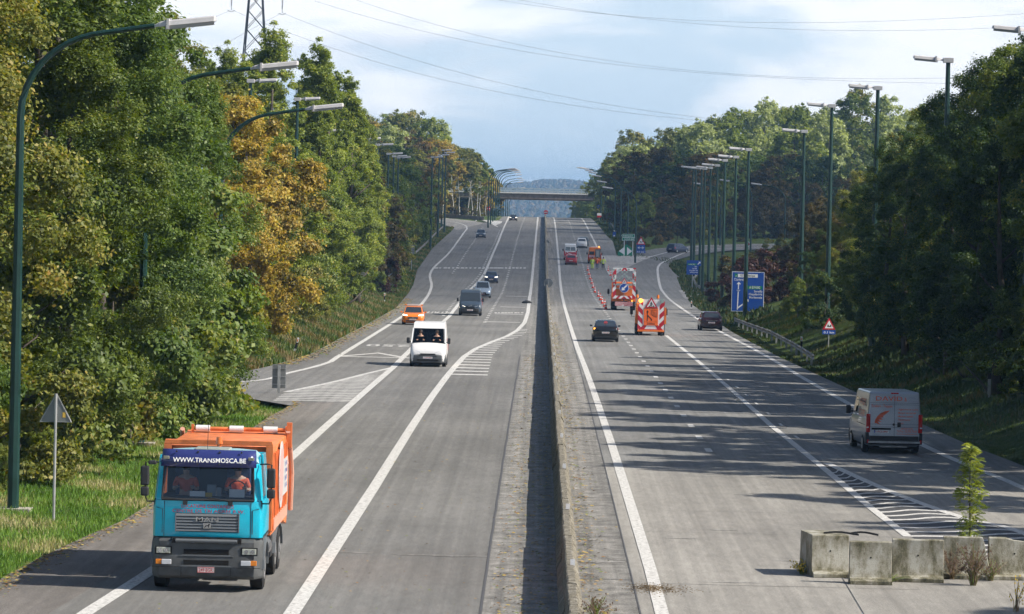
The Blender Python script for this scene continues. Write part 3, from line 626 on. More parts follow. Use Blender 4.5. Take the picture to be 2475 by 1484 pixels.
row([(-19.4-(k % 2)*.6-(2.6 if k > 5 else 0), 392+k*20, 13.2-(k % 3)*.9, 4.0, ['mid', 'olive', 'rust', 'brown', 'mid', 'olive', 'dark', 'mid', 'rust', 'dark', 'mid', 'brown', 'dark', 'mid', 'rust', 'dark', 'rust', 'mid'][k]) for k in range(17)], 'far', dk, '{} tree of the dark roadside row with the straight lamps, left', group='dark trees on the left after the poplars')
row([(-25.5-(k % 2), 395+k*25, 16.0-(k % 3)*.8, 4.6) for k in range(13)], 'far', dk[::-1], '{} taller tree behind the dark roadside row, left', group='taller trees on the left')
tree('farbush', -16.9, 432, 4.8, 'red', 'small dark red tree among the green ones beside the left verge signs', 'small_tree', 'tree', Rw=1.7)
row([(-17.6, 410, 3, 1.7, 'mid'), (-17.9, 455, 3.4, 1.9, 'mid'), (-18.5, 500, 3.2, 1.9, 'olive')], 'farbush', 'mid', '{} bush at the foot of the dark trees left', name='bush', cat='bush', group='bushes under the dark trees')
# lit wood on the far left
cols = ['willow', 'olive', 'mid', 'olive', 'light', 'rust', 'light', 'olive', 'orange', 'light']
k = 0
for Y, x0, x1, H in ((905, -30, -62, 19), (950, -26, -70, 23), (1000, -21, -74, 25), (1050, -21, -78, 25), (1100, -20, -84, 23)):
    X = x0
    while X > x1:
        tree('far', X, Y+TR.uniform(-14, 14), H*TR.uniform(.86, 1.1)*(1.0 if X < x0-6 else .76), cols[(k*7+3) % 10], 'autumn coloured tree in the sunlit wood on the far left hill', group='trees of the sunlit wood far left', Rw=TR.uniform(6, 7.4)); k += 1
        X -= TR.uniform(6, 8)
row([(-16.4, 925, 13), (-15.6, 936, 12), (-17.6, 944, 14.5), (-19.4, 930, 13.5), (-14.8, 950, 12.5), (-21.5, 940, 15), (-23.8, 932, 14), (-13.8, 968, 12)], 'birch', ['olive', 'light', 'olive', 'orange', 'light', 'olive'], '{} slender birch with pale bare trunk above the brown mound', name='birch_tree', group='birches above the mound')
row([(-14.2, 985, 11.0, 2.2, 'orange'), (-12.9, 1010, 9.5, 1.8, 'orange'), (-14.6, 1040, 15.5, 2.2, 'dark', 'birch')], 'far', 'orange', '{} golden tree at the left end of the bridge', group='trees at the left end of the bridge')
row([(-20.8, 922, 3.2, 3.2, 'brown'), (-18.2, 921, 2.9, 2.9, 'brown'), (-15.9, 919, 2.2, 2.4, 'brown')], 'farbush', 'brown', '{} brown scrub heap behind the low wall far left', name='brushwood', cat='brushwood', group='brown scrub far left')
# right: the near wall of trees
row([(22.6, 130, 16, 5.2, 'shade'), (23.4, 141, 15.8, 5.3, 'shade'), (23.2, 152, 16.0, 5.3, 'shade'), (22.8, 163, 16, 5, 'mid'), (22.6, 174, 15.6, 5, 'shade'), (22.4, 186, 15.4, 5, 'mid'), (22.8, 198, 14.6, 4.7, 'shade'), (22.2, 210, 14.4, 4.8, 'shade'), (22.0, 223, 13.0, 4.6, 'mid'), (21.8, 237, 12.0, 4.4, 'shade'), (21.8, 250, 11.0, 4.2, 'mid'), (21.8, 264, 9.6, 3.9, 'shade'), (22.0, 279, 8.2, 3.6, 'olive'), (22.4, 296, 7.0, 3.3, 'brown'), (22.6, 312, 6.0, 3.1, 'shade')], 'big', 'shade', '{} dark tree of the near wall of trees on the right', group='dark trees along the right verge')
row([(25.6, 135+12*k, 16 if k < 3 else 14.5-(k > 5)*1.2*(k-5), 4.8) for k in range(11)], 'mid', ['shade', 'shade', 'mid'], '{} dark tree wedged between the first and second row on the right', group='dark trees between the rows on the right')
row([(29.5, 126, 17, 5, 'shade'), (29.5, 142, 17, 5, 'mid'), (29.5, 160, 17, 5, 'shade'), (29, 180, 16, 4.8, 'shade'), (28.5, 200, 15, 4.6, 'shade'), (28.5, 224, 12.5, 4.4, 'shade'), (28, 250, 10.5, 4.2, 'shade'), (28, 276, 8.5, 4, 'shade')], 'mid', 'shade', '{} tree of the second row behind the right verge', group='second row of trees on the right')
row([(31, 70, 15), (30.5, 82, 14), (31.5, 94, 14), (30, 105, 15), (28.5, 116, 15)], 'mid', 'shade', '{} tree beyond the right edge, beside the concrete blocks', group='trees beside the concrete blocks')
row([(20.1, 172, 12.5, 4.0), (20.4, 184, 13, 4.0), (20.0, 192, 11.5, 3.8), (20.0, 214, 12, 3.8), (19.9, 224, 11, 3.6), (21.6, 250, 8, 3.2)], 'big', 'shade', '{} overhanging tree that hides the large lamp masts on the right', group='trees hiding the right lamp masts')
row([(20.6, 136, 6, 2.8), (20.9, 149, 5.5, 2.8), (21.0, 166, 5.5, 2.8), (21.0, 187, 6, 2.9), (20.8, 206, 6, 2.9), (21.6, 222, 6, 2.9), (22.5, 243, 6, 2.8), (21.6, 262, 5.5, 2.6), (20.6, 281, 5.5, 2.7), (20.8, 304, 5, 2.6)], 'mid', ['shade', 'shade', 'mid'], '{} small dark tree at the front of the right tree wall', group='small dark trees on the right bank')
row([(25, 468, 3.5, 2.6, 'rust'), (28, 490, 4, 2.8, 'brown'), (24.5, 505, 3, 2.4, 'olive'), (29, 522, 4, 2.8, 'rust'), (33, 500, 5, 3, 'brown'), (26, 545, 3, 2.4, 'olive'), (31, 560, 4, 2.8, 'rust'), (37, 540, 6, 3.4, 'brown'), (36, 590, 5, 3, 'olive'), (42, 570, 7, 3.6, 'brown'), (44, 620, 6, 3.6, 'rust')], 'farbush', 'rust', '{} autumn bush among the masts between sign and slip road', name='bush', cat='bush', group='autumn bushes among the masts')
row([(52, 768, 11, 4.2), (59, 772, 12, 4.4), (66, 778, 12, 4.4), (73, 776, 13, 4.6), (80, 782, 13, 4.6), (88, 786, 13, 4.6), (97, 786, 13, 4.6)], 'far', ['brown', 'rust', 'mid'], '{} tree of the brown wood beyond the side road, right', group='brown wood beyond the side road')
row([(20.3, 158, 3.2, 2.0), (20.8, 178, 3.4, 2.1), (20.4, 196, 3.2, 2.0), (19.9, 215, 3.4, 2.0), (21.6, 233, 3.6, 2.1), (22, 252, 3.8, 2.2), (19.8, 272, 3.6, 2.1), (20.0, 292, 3.6, 2.1)], 'bush', ['shade', 'mid', 'shade'], '{} dark bush on the right bank below the trees', name='bush', cat='bush', group='bushes on the right bank')
row([(23.5, 322, 6.8, 3.3, 'brown'), (26.5, 342, 8.5, 3.5, 'olive'), (24.5, 362, 8, 3.4, 'brown'), (29, 330, 10, 4, 'rust'), (30, 362, 11, 4, 'olive'), (28, 392, 10, 3.8, 'brown'), (33, 410, 11, 4, 'rust'), (31, 440, 10, 4, 'olive'), (36, 380, 13, 4.2, 'olive'), (38, 430, 12, 4.2, 'brown')], 'mid', 'brown', '{} brownish tree right of the big blue sign', group='brownish trees right of the blue sign')
row([(23.9, 368, 4.6, 2.5, 'red'), (19.9, 372, 5.2, 2.6, 'red'), (23.3, 382, 5.6, 2.8, 'red'), (20.6, 392, 5.6, 2.6, 'brown'), (22.8, 408, 5.4, 2.7, 'red'), (20.2, 420, 4.6, 2.4, 'red'), (25.5, 425, 6.2, 3, 'rust'), (27.5, 450, 6.5, 3, 'rust')], 'farbush', 'red', '{} dark red shrub around the big blue sign', name='red_shrub', cat='shrub', group='dark red shrubs around the blue sign')
# wedge between the carriageway and the right slip road, and the wood behind it
row([(16.5, 690, 4, 3.0, 'brown', 'farbush'), (20.5, 700, 5.0, 3.2, 'rust', 'farbush'), (24.5, 712, 5.4, 3.4, 'brown', 'farbush'), (29, 722, 5.6, 3.6, 'olive', 'farbush'), (34, 732, 6.2, 3.8, 'brown', 'farbush'), (18, 722, 9, 3.8, 'mid'), (23, 735, 8, 3.6, 'rust'), (28.5, 745, 9, 4, 'brown'), (34, 752, 10, 4, 'mid'), (40, 757, 10, 4, 'brown'), (46, 762, 11, 4.2, 'rust')], 'far', 'brown', '{} brown green tree behind the green direction signs', group='brownish trees behind the direction signs')
k = 0
for Y, xs_, H in ((770, (17.8, 24, 30.5, 37, 44, 51), 14.5), (800, (18.5, 23, 28, 35, 42, 49, 56), 16), (840, (19.5, 25, 30, 37, 45, 53, 61), 16)):
    for X in xs_:
        tree('far', X+TR.uniform(-1, 1), Y+TR.uniform(-9, 9), H*TR.uniform(.92, 1.08), ['brown', 'shade', 'rust', 'dark', 'brown', 'shade', 'mid'][k % 7], 'dark brownish tree of the wood above the green direction signs', group='dark brown wood above the direction signs', Rw=TR.uniform(5, 6.2)); k += 1
k = 0
for Y, x0, x1, H in ((890, 20.5, 78, 21), (935, 21, 88, 24.5), (985, 21.5, 96, 26), (1040, 23, 104, 25)):
    X = x0
    while X < x1:
        tree('far', X, Y+TR.uniform(-12, 12), H*TR.uniform(.88, 1.1)*(.80 if X < x0+8 else 1), ['willow', 'light', 'willow', 'mid', 'willow', 'olive', 'willow', 'light'][(k*5) % 8], 'pale sunlit tree on the skyline of the right wood', group='sunlit trees on the right skyline', Rw=TR.uniform(6, 7.4)); k += 1
        X += TR.uniform(6.5, 8.5)
row([(12.4, 1050, 7.0, 2.4, 'dark'), (12.6, 1110, 10.5, 2.8, 'mid'), (15.5, 1120, 14, 3.2, 'light'), (11.4, 1150, 10, 2.8, 'mid'), (18, 1080, 14, 3.6, 'olive'), (16.6, 960, 15, 2.6, 'light'), (17.2, 925, 16, 2.6, 'olive')], 'far', 'dark', '{} tree under and beyond the right end of the bridge', group='trees at the right end of the bridge')
# far off hills: one hazy mass of woodland
def far_wood():
    g = np.random.default_rng(5); me0 = []
    V = []; F = []; T = []; n0 = 0
    nu, nv = 7, 5
    for i in range(5200):
        Y = g.uniform(5500, 7900); X = g.uniform(-700, 700) if i > 3200 else g.uniform(-130, 170)
        r = g.uniform(4, 8.5); h = g.uniform(6, 14); z = float(terr(np.array([X]), np.array([Y]))[0])-1
        if g.random() < .12: continue
        ph = g.uniform(0, 6.28)
        for a in range(nv):
            pz = a/(nv-1)
            for b in range(nu):
                t_ = 2*np.pi*b/nu+ph; rr = r*(math.sin(math.pi*(.18+.8*pz))+.05)*g.uniform(.75, 1.2); V.append((X+rr*math.cos(t_), Y+rr*math.sin(t_), z+h*pz*g.uniform(.93, 1.07)))
        T += [g.uniform(.1, .95)]*(nu*nv)
        for a in range(nv-1):
            for b in range(nu): F.append((n0+a*nu+b, n0+a*nu+(b+1) % nu, n0+(a+1)*nu+(b+1) % nu, n0+(a+1)*nu+b))
        F.append(tuple(n0+(nv-1)*nu+b for b in range(nu))); n0 += nu*nv
    me = bpy.data.meshes.new('distant_woodland'); me.from_pydata(V, [], F); me.materials.append(LM['brown'])
    A = me.attributes.new('tint', 'FLOAT', 'POINT'); A.data.foreach_set('value', np.array(T, np.float32))
    o = bpy.data.objects.new('distant_woodland', me); COL.objects.link(o); tag(o, 'blue hazy wooded hillside seen under and above the bridge', 'woodland', kind='stuff')
far_wood()

# ------------------------------------------------------------------ grass, fallen leaves, weeds
def blades(name, pts, h, wd, m, lab, cat, seed=3, lean=.5):
    g = np.random.default_rng(seed); n = len(pts); P_ = np.array(pts); a = g.uniform(0, 2*np.pi, n); hh = h*g.uniform(.4, 1.4, n); ww = wd*g.uniform(.6, 1.4, n)
    dx = np.cos(a)*ww/2; dy = np.sin(a)*ww/2; lx = g.normal(size=n)*lean*hh*.6; ly = g.normal(size=n)*lean*hh*.6
    V = np.stack([np.stack([P_[:, 0]-dx, P_[:, 1]-dy, P_[:, 2]-.03], -1), np.stack([P_[:, 0]+dx, P_[:, 1]+dy, P_[:, 2]-.03], -1), np.stack([P_[:, 0]+lx, P_[:, 1]+ly, P_[:, 2]+hh], -1)], 1).reshape(-1, 3)
    me = bpy.data.meshes.new(name); me.vertices.add(n*3); me.vertices.foreach_set('co', V.ravel()); me.loops.add(n*3); me.loops.foreach_set('vertex_index', np.arange(n*3, dtype=np.int32))
    me.polygons.add(n); me.polygons.foreach_set('loop_start', (np.arange(n)*3).astype(np.int32)); me.polygons.foreach_set('loop_total', np.full(n, 3, np.int32)); me.update(calc_edges=True)
    x, y = P_[:, 0], P_[:, 1]; tt = np.clip(.5+.28*np.sin(x*1.3+y*.37)+.2*np.sin(x*.6-y*.9+2)+.15*g.normal(size=n), 0, 1)
    A = me.attributes.new('tint', 'FLOAT', 'POINT'); A.data.foreach_set('value', np.repeat(tt, 3).astype(np.float32)); me.materials.append(m)
    o = bpy.data.objects.new(name, me); COL.objects.link(o); return tag(o, lab, cat, kind='stuff')
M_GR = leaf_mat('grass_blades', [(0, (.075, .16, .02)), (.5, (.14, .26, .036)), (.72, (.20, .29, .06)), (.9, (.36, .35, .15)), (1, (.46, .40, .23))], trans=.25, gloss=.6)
M_GRD = leaf_mat('shaded_grass', [(0, (.02, .045, .01)), (.5, (.045, .08, .018)), (.8, (.09, .09, .03)), (1, (.15, .12, .05))], trans=.25, gloss=.6)  # darker copy of the verge grass, with the trees' shade put into its colours
M_GRB = leaf_mat('bank_grass', [(0, (.04, .08, .015)), (.45, (.09, .14, .03)), (.7, (.17, .16, .06)), (1, (.27, .19, .10))], trans=.25, gloss=.6)  # browner autumn grass; the shade on the bank is also worked into its colours
def scatter(n, fx, ya, yb, seed, power=1.0):
    g = np.random.default_rng(seed); Y = ya+(yb-ya)*g.random(n)**power; a, b = fx(Y); X = a+(b-a)*g.random(n); Z = zr(Y)+bank(X, Y); return np.stack([X, Y, Z], -1)
blades('verge_grass', scatter(95000, lambda Y: (XL(Y)-8, XL(Y)-.1), 78, 172, 1, 1.5), .13, .045, M_GR, 'bright green and straw coloured grass of the near left verge', 'grass')
blades('verge_grass', scatter(30000, lambda Y: (XL(Y)-6, XL(Y)-.1), 207, 420, 2, 1.3), .32, .13, M_GRB, 'rough grass on the left bank under the autumn trees', 'grass')
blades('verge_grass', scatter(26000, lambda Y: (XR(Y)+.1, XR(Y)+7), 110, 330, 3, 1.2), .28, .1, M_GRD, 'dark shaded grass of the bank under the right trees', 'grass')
blades('verge_grass', scatter(16000, lambda Y: (XL(Y)-3.5, XL(Y)-.1), 420, 800, 4), .4, .3, M_GRB, 'strip of grass beside the distant left lanes', 'grass')
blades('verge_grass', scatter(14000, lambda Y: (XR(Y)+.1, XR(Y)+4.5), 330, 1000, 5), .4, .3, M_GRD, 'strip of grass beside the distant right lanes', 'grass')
def litter(name, n, fx, ya, yb, size, cols, lab, seed):
    g = np.random.default_rng(seed); Y = ya+(yb-ya)*g.random(n)**1.4; X = fx(Y, g); Z = zr(Y)+.02; mb = MB()
    for i in range(n):
        a = g.uniform(0, 6.28); s = size*g.uniform(.5, 1.5); c, d = math.cos(a)*s, math.sin(a)*s; mb.m(int(g.integers(len(cols))))
        x, y, z = X[i], Y[i], Z[i]; mb.add([(x-c, y-d, z), (x+d*.5, y-c*.5, z+s*.3), (x+c, y+d, z+s*.15), (x-d*.5, y+c*.5, z)], [(0, 1, 2, 3)])
    return tag(mb.build(name, cols, fixn=False), lab, 'fallen leaves', kind='stuff')
LC = [mat('leaf_yellow', (.42, .31, .06), .7), mat('leaf_brown', (.25, .14, .05), .8), mat('leaf_green', (.16, .2, .04), .7), mat('leaf_tan', (.36, .25, .12), .8)]
litter('fallen_leaves', 2600, lambda Y, g: -.95+1.45*g.random(len(Y))**.8, 80, 240, .045, LC, 'yellow leaves scattered in the shaded gutter left of the median wall', 1)
litter('fallen_leaves', 1700, lambda Y, g: 1.1+.35*np.abs(g.normal(size=len(Y))), 80, 330, .05, LC, 'leaves gathered against the right foot of the median wall', 2)
litter('fallen_leaves', 2600, lambda Y, g: XL(Y)+.05+.25*np.abs(g.normal(size=len(Y))), 80, 172, .05, LC, 'dead leaves along the edge of the near left verge', 3)
litter('fallen_leaves', 2200, lambda Y, g: XL(Y)+.1+.5*np.abs(g.normal(size=len(Y))), 214, 420, .08, LC, 'rusty leaves along the edge of the left slip road', 4)
litter('fallen_leaves', 500, lambda Y, g: -8+7*g.random(len(Y)), 80, 200, .035, LC, 'single leaves lying about on the left lanes', 5)
# ------------------------------------------------------------------ lamps
M_GREEN = mat('green_lacquer', (.010, .042, .036), .42, noise=.25, nscale=2)
M_LUM = mat('luminaire_grey', (.56, .55, .56), .45, noise=.12, nscale=3)
M_GLASSY = mat('luminaire_glass', (.42, .42, .45), .15)
M_GALV = mat('galvanised_steel', (.42, .43, .44), .45, metal=.6, noise=.3, nscale=5)
def pole_mesh(mb, h, r0, r1, n=8): mb.loft([[(r*math.cos(2*math.pi*k/n), r*math.sin(2*math.pi*k/n), z) for k in range(n)] for z, r in ((-.3, r0), (.9, r0), (h, r1))]); return mb
def luminaire(e, x0, z0, s, tilt, ln=1.68, wd=.3):
    """long trough shaped head starting at x0 and reaching s*ln sideways"""
    secs = [(0, .05, .05), (.14, .11, .1), (.3, .15, .12), (ln-.06, .15, .12), (ln, .12, .09)]; mb = MB(); rings = []
    for d, hw, hh in secs:
        x = x0+s*d; z = z0+tilt*d; rings.append([(x, -hw, z), (x, -hw*.75, z+hh), (x, 0, z+hh*1.3), (x, hw*.75, z+hh), (x, hw, z)])
    mb.loft(rings); lum = mb.build('luminaire', M_LUM, e, fixn=True)
    mb = MB(); rings = []
    for d, hw, hh in ((.3, .13, .1), (ln-.05, .13, .09)):
        x = x0+s*d; z = z0+tilt*d-.003; rings.append([(x, -hw, z), (x, -hw*.7, z-hh), (x, hw*.7, z-hh), (x, hw, z)])
    mb.loft(rings); mb.build('lens', M_GLASSY, lum)
    mb = MB(); x = x0+s*.34; z = z0+tilt*.34; mb.box(min(x, x+s*.07), max(x, x+s*.07), -.18, .18, z-.09, z+.2); mb.build('clamp', M_LUM, lum)
def lamp_curved(X, Y, H, s, label, group, base=True, reach=3.6):
    zb = ground_z(X, Y) if base else float(zr(Y)); e = empty('street_lamp', (X, Y, zb), 0, label, 'street lamp', group)
    R_ = 2.5; mb = MB(); hz = H-2.6; pole_mesh(mb, hz, .16, .105); mb.build('pole', M_GREEN, e)
    pts = [(0, 0, hz-.05)]
    for k in range(1, 9):
        a = k/8*R(78); pts.append((s*R_*(1-math.cos(a)), 0, hz+R_*math.sin(a)*.93))
    lx, lz = pts[-1][0], pts[-1][2]; pts.append((s*reach, 0, lz+.16*(reach-abs(lx)))); mb = MB(); mb.tube(pts, [.105-.004*k for k in range(len(pts))], 8); mb.build('arm', M_GREEN, e)
    luminaire(e, s*reach, pts[-1][2]-.04, s, .12)
    mb = MB(); mb.box(-.45, .5, -.4, .4, -.25, .06); mb.build('footing', mat('footing_concrete', (.4, .37, .32), .9, noise=.3), e); return e
def lamp_tee(X, Y, H, s, label, group, roll=0):
    zb = ground_z(X, Y); e = empty('street_lamp', (X, Y, zb), 0, label, 'street lamp', group)
    mb = MB(); pole_mesh(mb, H-.05, .2, .11); mb.build('pole', M_GREEN, e)
    mb = MB(); mb.box(-.26, .26, -.16, .16, H-.12, H+.13); mb.build('head_box', M_LUM, e, bevel=.02)
    luminaire(e, s*.24, H-.03, s, .07, 1.5); return e
def lamp_px(fn, x_top, y_head, Y, s, label, group, **k):
    """fn lamp whose mast top is seen at a place of the picture, at distance Y"""
    X, z = at(x_top, y_head, Y); return fn(X, Y, z-ground_z(X, Y), s, label, group, **k)
gL = 'curved arm lamps on the near left verge'
X_, _ = at(62, 150, 107); lamp_curved(-14.25, 107, 13.35, 1, 'nearest green lamp with curved arm at the left edge of the picture', gL)
lamp_curved(-13.9, 137.5, 13.3, 1, 'second curved lamp, its mast hidden in the trees above the orange truck', gL)
lamp_curved(-14.0, 171, 13.1, 1, 'third curved lamp, its head beside the poplars', gL)
gT = 'straight lamps standing along the left slip road'
for k, (x, y, Y) in enumerate([(606, 196, 262), (719, 240, 300), (776, 317, 340), (877, 336, 385), (913, 350, 440), (939, 372, 480), (952, 378, 515), (963, 381, 550), (1045, 380, 640), (1062, 375, 700), (1071, 363, 770), (1078, 369, 740)]):
    lamp_px(lamp_tee, x, y, Y, 1, ['straight green lamp behind the second curved lamp head', 'straight green lamp standing before the tall poplars', 'straight green lamp right of the poplar tops', 'straight lamp first clear of the poplars on the dark trees', 'straight lamp second clear of the poplars', 'straight lamp third clear of the poplars', 'straight lamp with its long mast seen down to the dark shrubs', 'straight lamp last of the near group above the dark trees', 'small straight lamp, first of the far cluster left', 'small straight lamp, second of the far cluster left', 'small straight lamp, topmost of the far cluster left', 'small straight lamp, rightmost of the far cluster left'][k], gT)
gR = 'straight lamps along the right slip road'
rl = [(2497, 75, 168), (2292, 146, 196), (2122, 213, 232), (2011, 256, 274), (1944, 318, 306), (1810, 362, 343), (1779.5, 380, 372), (1752.7, 388, 395), (1734.3, 400, 432), (1718, 406, 462), (1704.3, 408, 482), (1696.5, 407, 505), (1682.3, 406, 535), (1675.7, 405, 560)]
rn = ['lamp head poking in at the top right corner', 'large lamp whose mast vanishes in the right trees', 'lamp with its mast just left of the right tree wall', 'tall lamp standing clear against the sky at right', 'tall lamp fourth from the right edge', 'tall lamp standing in front of the big blue sign', 'lamp directly left of the one before the blue sign', 'third lamp of the close row left of the blue sign', 'fourth lamp of the close row left of the blue sign', 'fifth lamp of the close row left of the blue sign', 'sixth lamp of the close row left of the blue sign', 'seventh lamp of the close row left of the blue sign', 'eighth lamp of the close row, above the small blue sign', 'last lamp of the close row, over the left edge of the small blue sign']
for k, (x, y, Y) in enumerate(rl): lamp_px(lamp_tee, x, y, Y, -1, rn[k], gR)
gF = 'small curved lamps at the left end of the bridge'
for k in range(9): lamp_curved(-10.9+.03*k, 800+36*k, 12.3-.25*k, 1, ORD[k]+' of the close row of curved lamps left of the bridge', gF)
for k in range(3): lamp_curved(-10.6, 1150+60*k, 13, 1, ['upper', 'middle', 'lowest'][k]+' lamp head seen under the bridge beyond the crest', 'lamp heads seen under the bridge', base=False)
gF = 'small curved lamps at the right end of the bridge'
for k in range(8): lamp_curved(14.4-.12*k, 600+52*k, 11.6+.12*k, -1, ORD[k]+' of the curved lamps along the far right verge', gF)
lamp_px(lamp_curved, 1744, 445, 700, -1, 'slender curved lamp behind the close row, left one', 'slender lamps of the side road')
lamp_px(lamp_curved, 1818, 438, 640, -1, 'slender curved lamp behind the close row, middle one', 'slender lamps of the side road')
lamp_px(lamp_curved, 1899, 447, 600, -1, 'slender curved lamp behind the close row, right one', 'slender lamps of the side road')

# ------------------------------------------------------------------ median wall (one thing) with its reflectors
m, t, b, N, K = nodes_of('mossy_concrete')
geo = N('ShaderNodeNewGeometry'); tco = N('ShaderNodeTexCoord'); mp = N('ShaderNodeMapping'); mp.inputs['Scale'].default_value = (1, 1, .35); K(tco.outputs['Object'], mp.inputs['Vector'])
g1 = N('ShaderNodeTexNoise', Scale=3.5, Detail=7, Roughness=.7); K(mp.outputs[0], g1.inputs['Vector'])
g2 = N('ShaderNodeTexNoise', Scale=26, Detail=4, Roughness=.8); K(tco.outputs['Object'], g2.inputs['Vector'])
ad = N('ShaderNodeMath', operation='ADD'); K(g1.outputs['Fac'], ad.inputs[0]); K(g2.outputs['Fac'], ad.inputs[1]); hv = N('ShaderNodeMath', operation='MULTIPLY'); hv.inputs[1].default_value = .5; K(ad.outputs[0], hv.inputs[0])
rp = ramp(N, t, [(.40, (.05, .045, .032)), (.47, (.13, .115, .08)), (.54, (.24, .22, .18)), (.64, (.36, .345, .31))]); K(hv.outputs[0], rp.inputs[0]); K(rp.outputs[0], b.inputs['Base Color']); b.inputs['Roughness'].default_value = .9
bp = N('ShaderNodeBump'); bp.inputs['Strength'].default_value = .6; bp.inputs['Distance'].default_value = .02; K(g2.outputs['Fac'], bp.inputs['Height']); K(bp.outputs[0], b.inputs['Normal'])
M_MOSS = m
e = empty('median_wall', (.80, 40, float(zr(40))), 0, 'long mossy concrete median wall dividing the two carriageways', 'concrete wall')
rw = random.Random(3)
mb = MB(); prof = [(-.25, -.1), (-.24, .08), (-.14, .26), (-.10, .84), (-.07, .86), (.07, .86), (.10, .84), (.15, .26), (.27, .08), (.28, -.1)]
y = 40.0
while y < 1010:
    ln = 6.0 if y < 400 else 20; rings = []; dx = rw.uniform(-.02, .02); dz = rw.uniform(-.015, .015); tw = rw.uniform(-.012, .012)
    nseg = 12 if y < 200 else 2
    for j in range(nseg+1):
        yy = y+(ln-.04)*j/nseg; ch = [rw.uniform(-.012, .012) if y < 200 else 0 for _ in prof]
        rings.append([(p[0]+dx+tw*j/nseg+c, yy-40, p[1]+dz+c+float(zr(yy))-float(zr(40))) for p, c in zip(prof, ch)])
    mb.loft(rings); y += ln
mb.build('wall', M_MOSS, e)
M_REFL = mat('reflector_white', (.8, .8, .82), .3)
for k in range(18):
    yy = 86+16*k; z = float(zr(yy))-float(zr(40)); mb = MB(); mb.box(-.0, .10, yy-40, yy-40+.04, z+.86, z+1.0); mb.box(.0, .10, yy-40+.04, yy-40+.2, z+.862, z+.87); mb.build('reflector', M_REFL, e)

# ------------------------------------------------------------------ concrete blocks with their foot, lower right
m, t, b, N, K = nodes_of('block_concrete')
tco = N('ShaderNodeTexCoord'); oi = N('ShaderNodeObjectInfo'); ma = N('ShaderNodeVectorMath', operation='ADD'); K(tco.outputs['Object'], ma.inputs[0])
cm = N('ShaderNodeCombineXYZ'); mu = N('ShaderNodeMath', operation='MULTIPLY'); mu.inputs[1].default_value = 40; K(oi.outputs['Random'], mu.inputs[0]); K(mu.outputs[0], cm.inputs[0]); K(cm.outputs[0], ma.inputs[1])
mp = N('ShaderNodeMapping'); mp.inputs['Scale'].default_value = (1.5, 1.5, .75); K(ma.outputs[0], mp.inputs['Vector'])
g1 = N('ShaderNodeTexNoise', Scale=1.7, Detail=8, Roughness=.65); K(mp.outputs[0], g1.inputs['Vector']); g2 = N('ShaderNodeTexNoise', Scale=30, Detail=4, Roughness=.8); K(ma.outputs[0], g2.inputs['Vector'])
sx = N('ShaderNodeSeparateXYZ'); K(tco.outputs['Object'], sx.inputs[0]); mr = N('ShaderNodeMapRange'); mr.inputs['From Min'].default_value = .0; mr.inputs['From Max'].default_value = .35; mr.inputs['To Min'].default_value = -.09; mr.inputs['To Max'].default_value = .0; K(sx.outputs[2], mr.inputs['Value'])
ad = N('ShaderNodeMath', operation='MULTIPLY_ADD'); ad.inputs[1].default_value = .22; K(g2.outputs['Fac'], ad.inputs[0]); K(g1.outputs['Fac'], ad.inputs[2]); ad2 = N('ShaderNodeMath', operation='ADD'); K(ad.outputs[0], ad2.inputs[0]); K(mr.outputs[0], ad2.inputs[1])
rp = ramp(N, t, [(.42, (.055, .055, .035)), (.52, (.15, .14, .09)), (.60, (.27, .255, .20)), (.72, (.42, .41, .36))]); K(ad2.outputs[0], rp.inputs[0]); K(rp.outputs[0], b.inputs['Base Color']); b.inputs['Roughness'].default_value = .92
bp = N('ShaderNodeBump'); bp.inputs['Strength'].default_value = .5; bp.inputs['Distance'].default_value = .02; K(g2.outputs['Fac'], bp.inputs['Height']); K(bp.outputs[0], b.inputs['Normal'])
M_BLOCK = m
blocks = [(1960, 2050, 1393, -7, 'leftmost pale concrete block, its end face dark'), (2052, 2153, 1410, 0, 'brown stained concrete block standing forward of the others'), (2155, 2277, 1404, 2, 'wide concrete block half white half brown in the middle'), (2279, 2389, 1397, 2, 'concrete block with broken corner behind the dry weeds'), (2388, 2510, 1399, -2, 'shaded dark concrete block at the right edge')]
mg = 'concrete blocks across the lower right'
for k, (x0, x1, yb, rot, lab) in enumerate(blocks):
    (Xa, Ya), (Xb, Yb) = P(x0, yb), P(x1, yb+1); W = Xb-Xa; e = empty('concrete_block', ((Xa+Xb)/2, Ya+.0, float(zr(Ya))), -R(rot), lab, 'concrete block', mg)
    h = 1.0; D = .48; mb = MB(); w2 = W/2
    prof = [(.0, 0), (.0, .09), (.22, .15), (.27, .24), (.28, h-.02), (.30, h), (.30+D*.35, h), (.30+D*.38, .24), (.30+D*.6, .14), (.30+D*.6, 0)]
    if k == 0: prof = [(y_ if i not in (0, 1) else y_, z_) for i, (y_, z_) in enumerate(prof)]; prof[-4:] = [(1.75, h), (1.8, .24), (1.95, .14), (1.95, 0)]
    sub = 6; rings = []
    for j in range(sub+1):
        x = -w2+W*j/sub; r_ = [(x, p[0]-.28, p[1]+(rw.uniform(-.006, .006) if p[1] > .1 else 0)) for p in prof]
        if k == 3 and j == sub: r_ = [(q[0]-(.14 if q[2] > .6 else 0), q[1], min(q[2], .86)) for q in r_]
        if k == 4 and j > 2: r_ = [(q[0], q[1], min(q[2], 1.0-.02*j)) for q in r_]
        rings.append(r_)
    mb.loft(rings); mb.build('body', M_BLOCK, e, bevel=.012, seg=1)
    mb = MB(); mb.cyl((0, -.012, .62), 'y', .022, .02, 10); mb.build('lifting_hole', mat('hole_black', (.01, .01, .01), 1), e)
M_RUB = mat('black_rubber', (.015, .015, .016), .6)
(Xa, Ya) = P(2000, 1393)
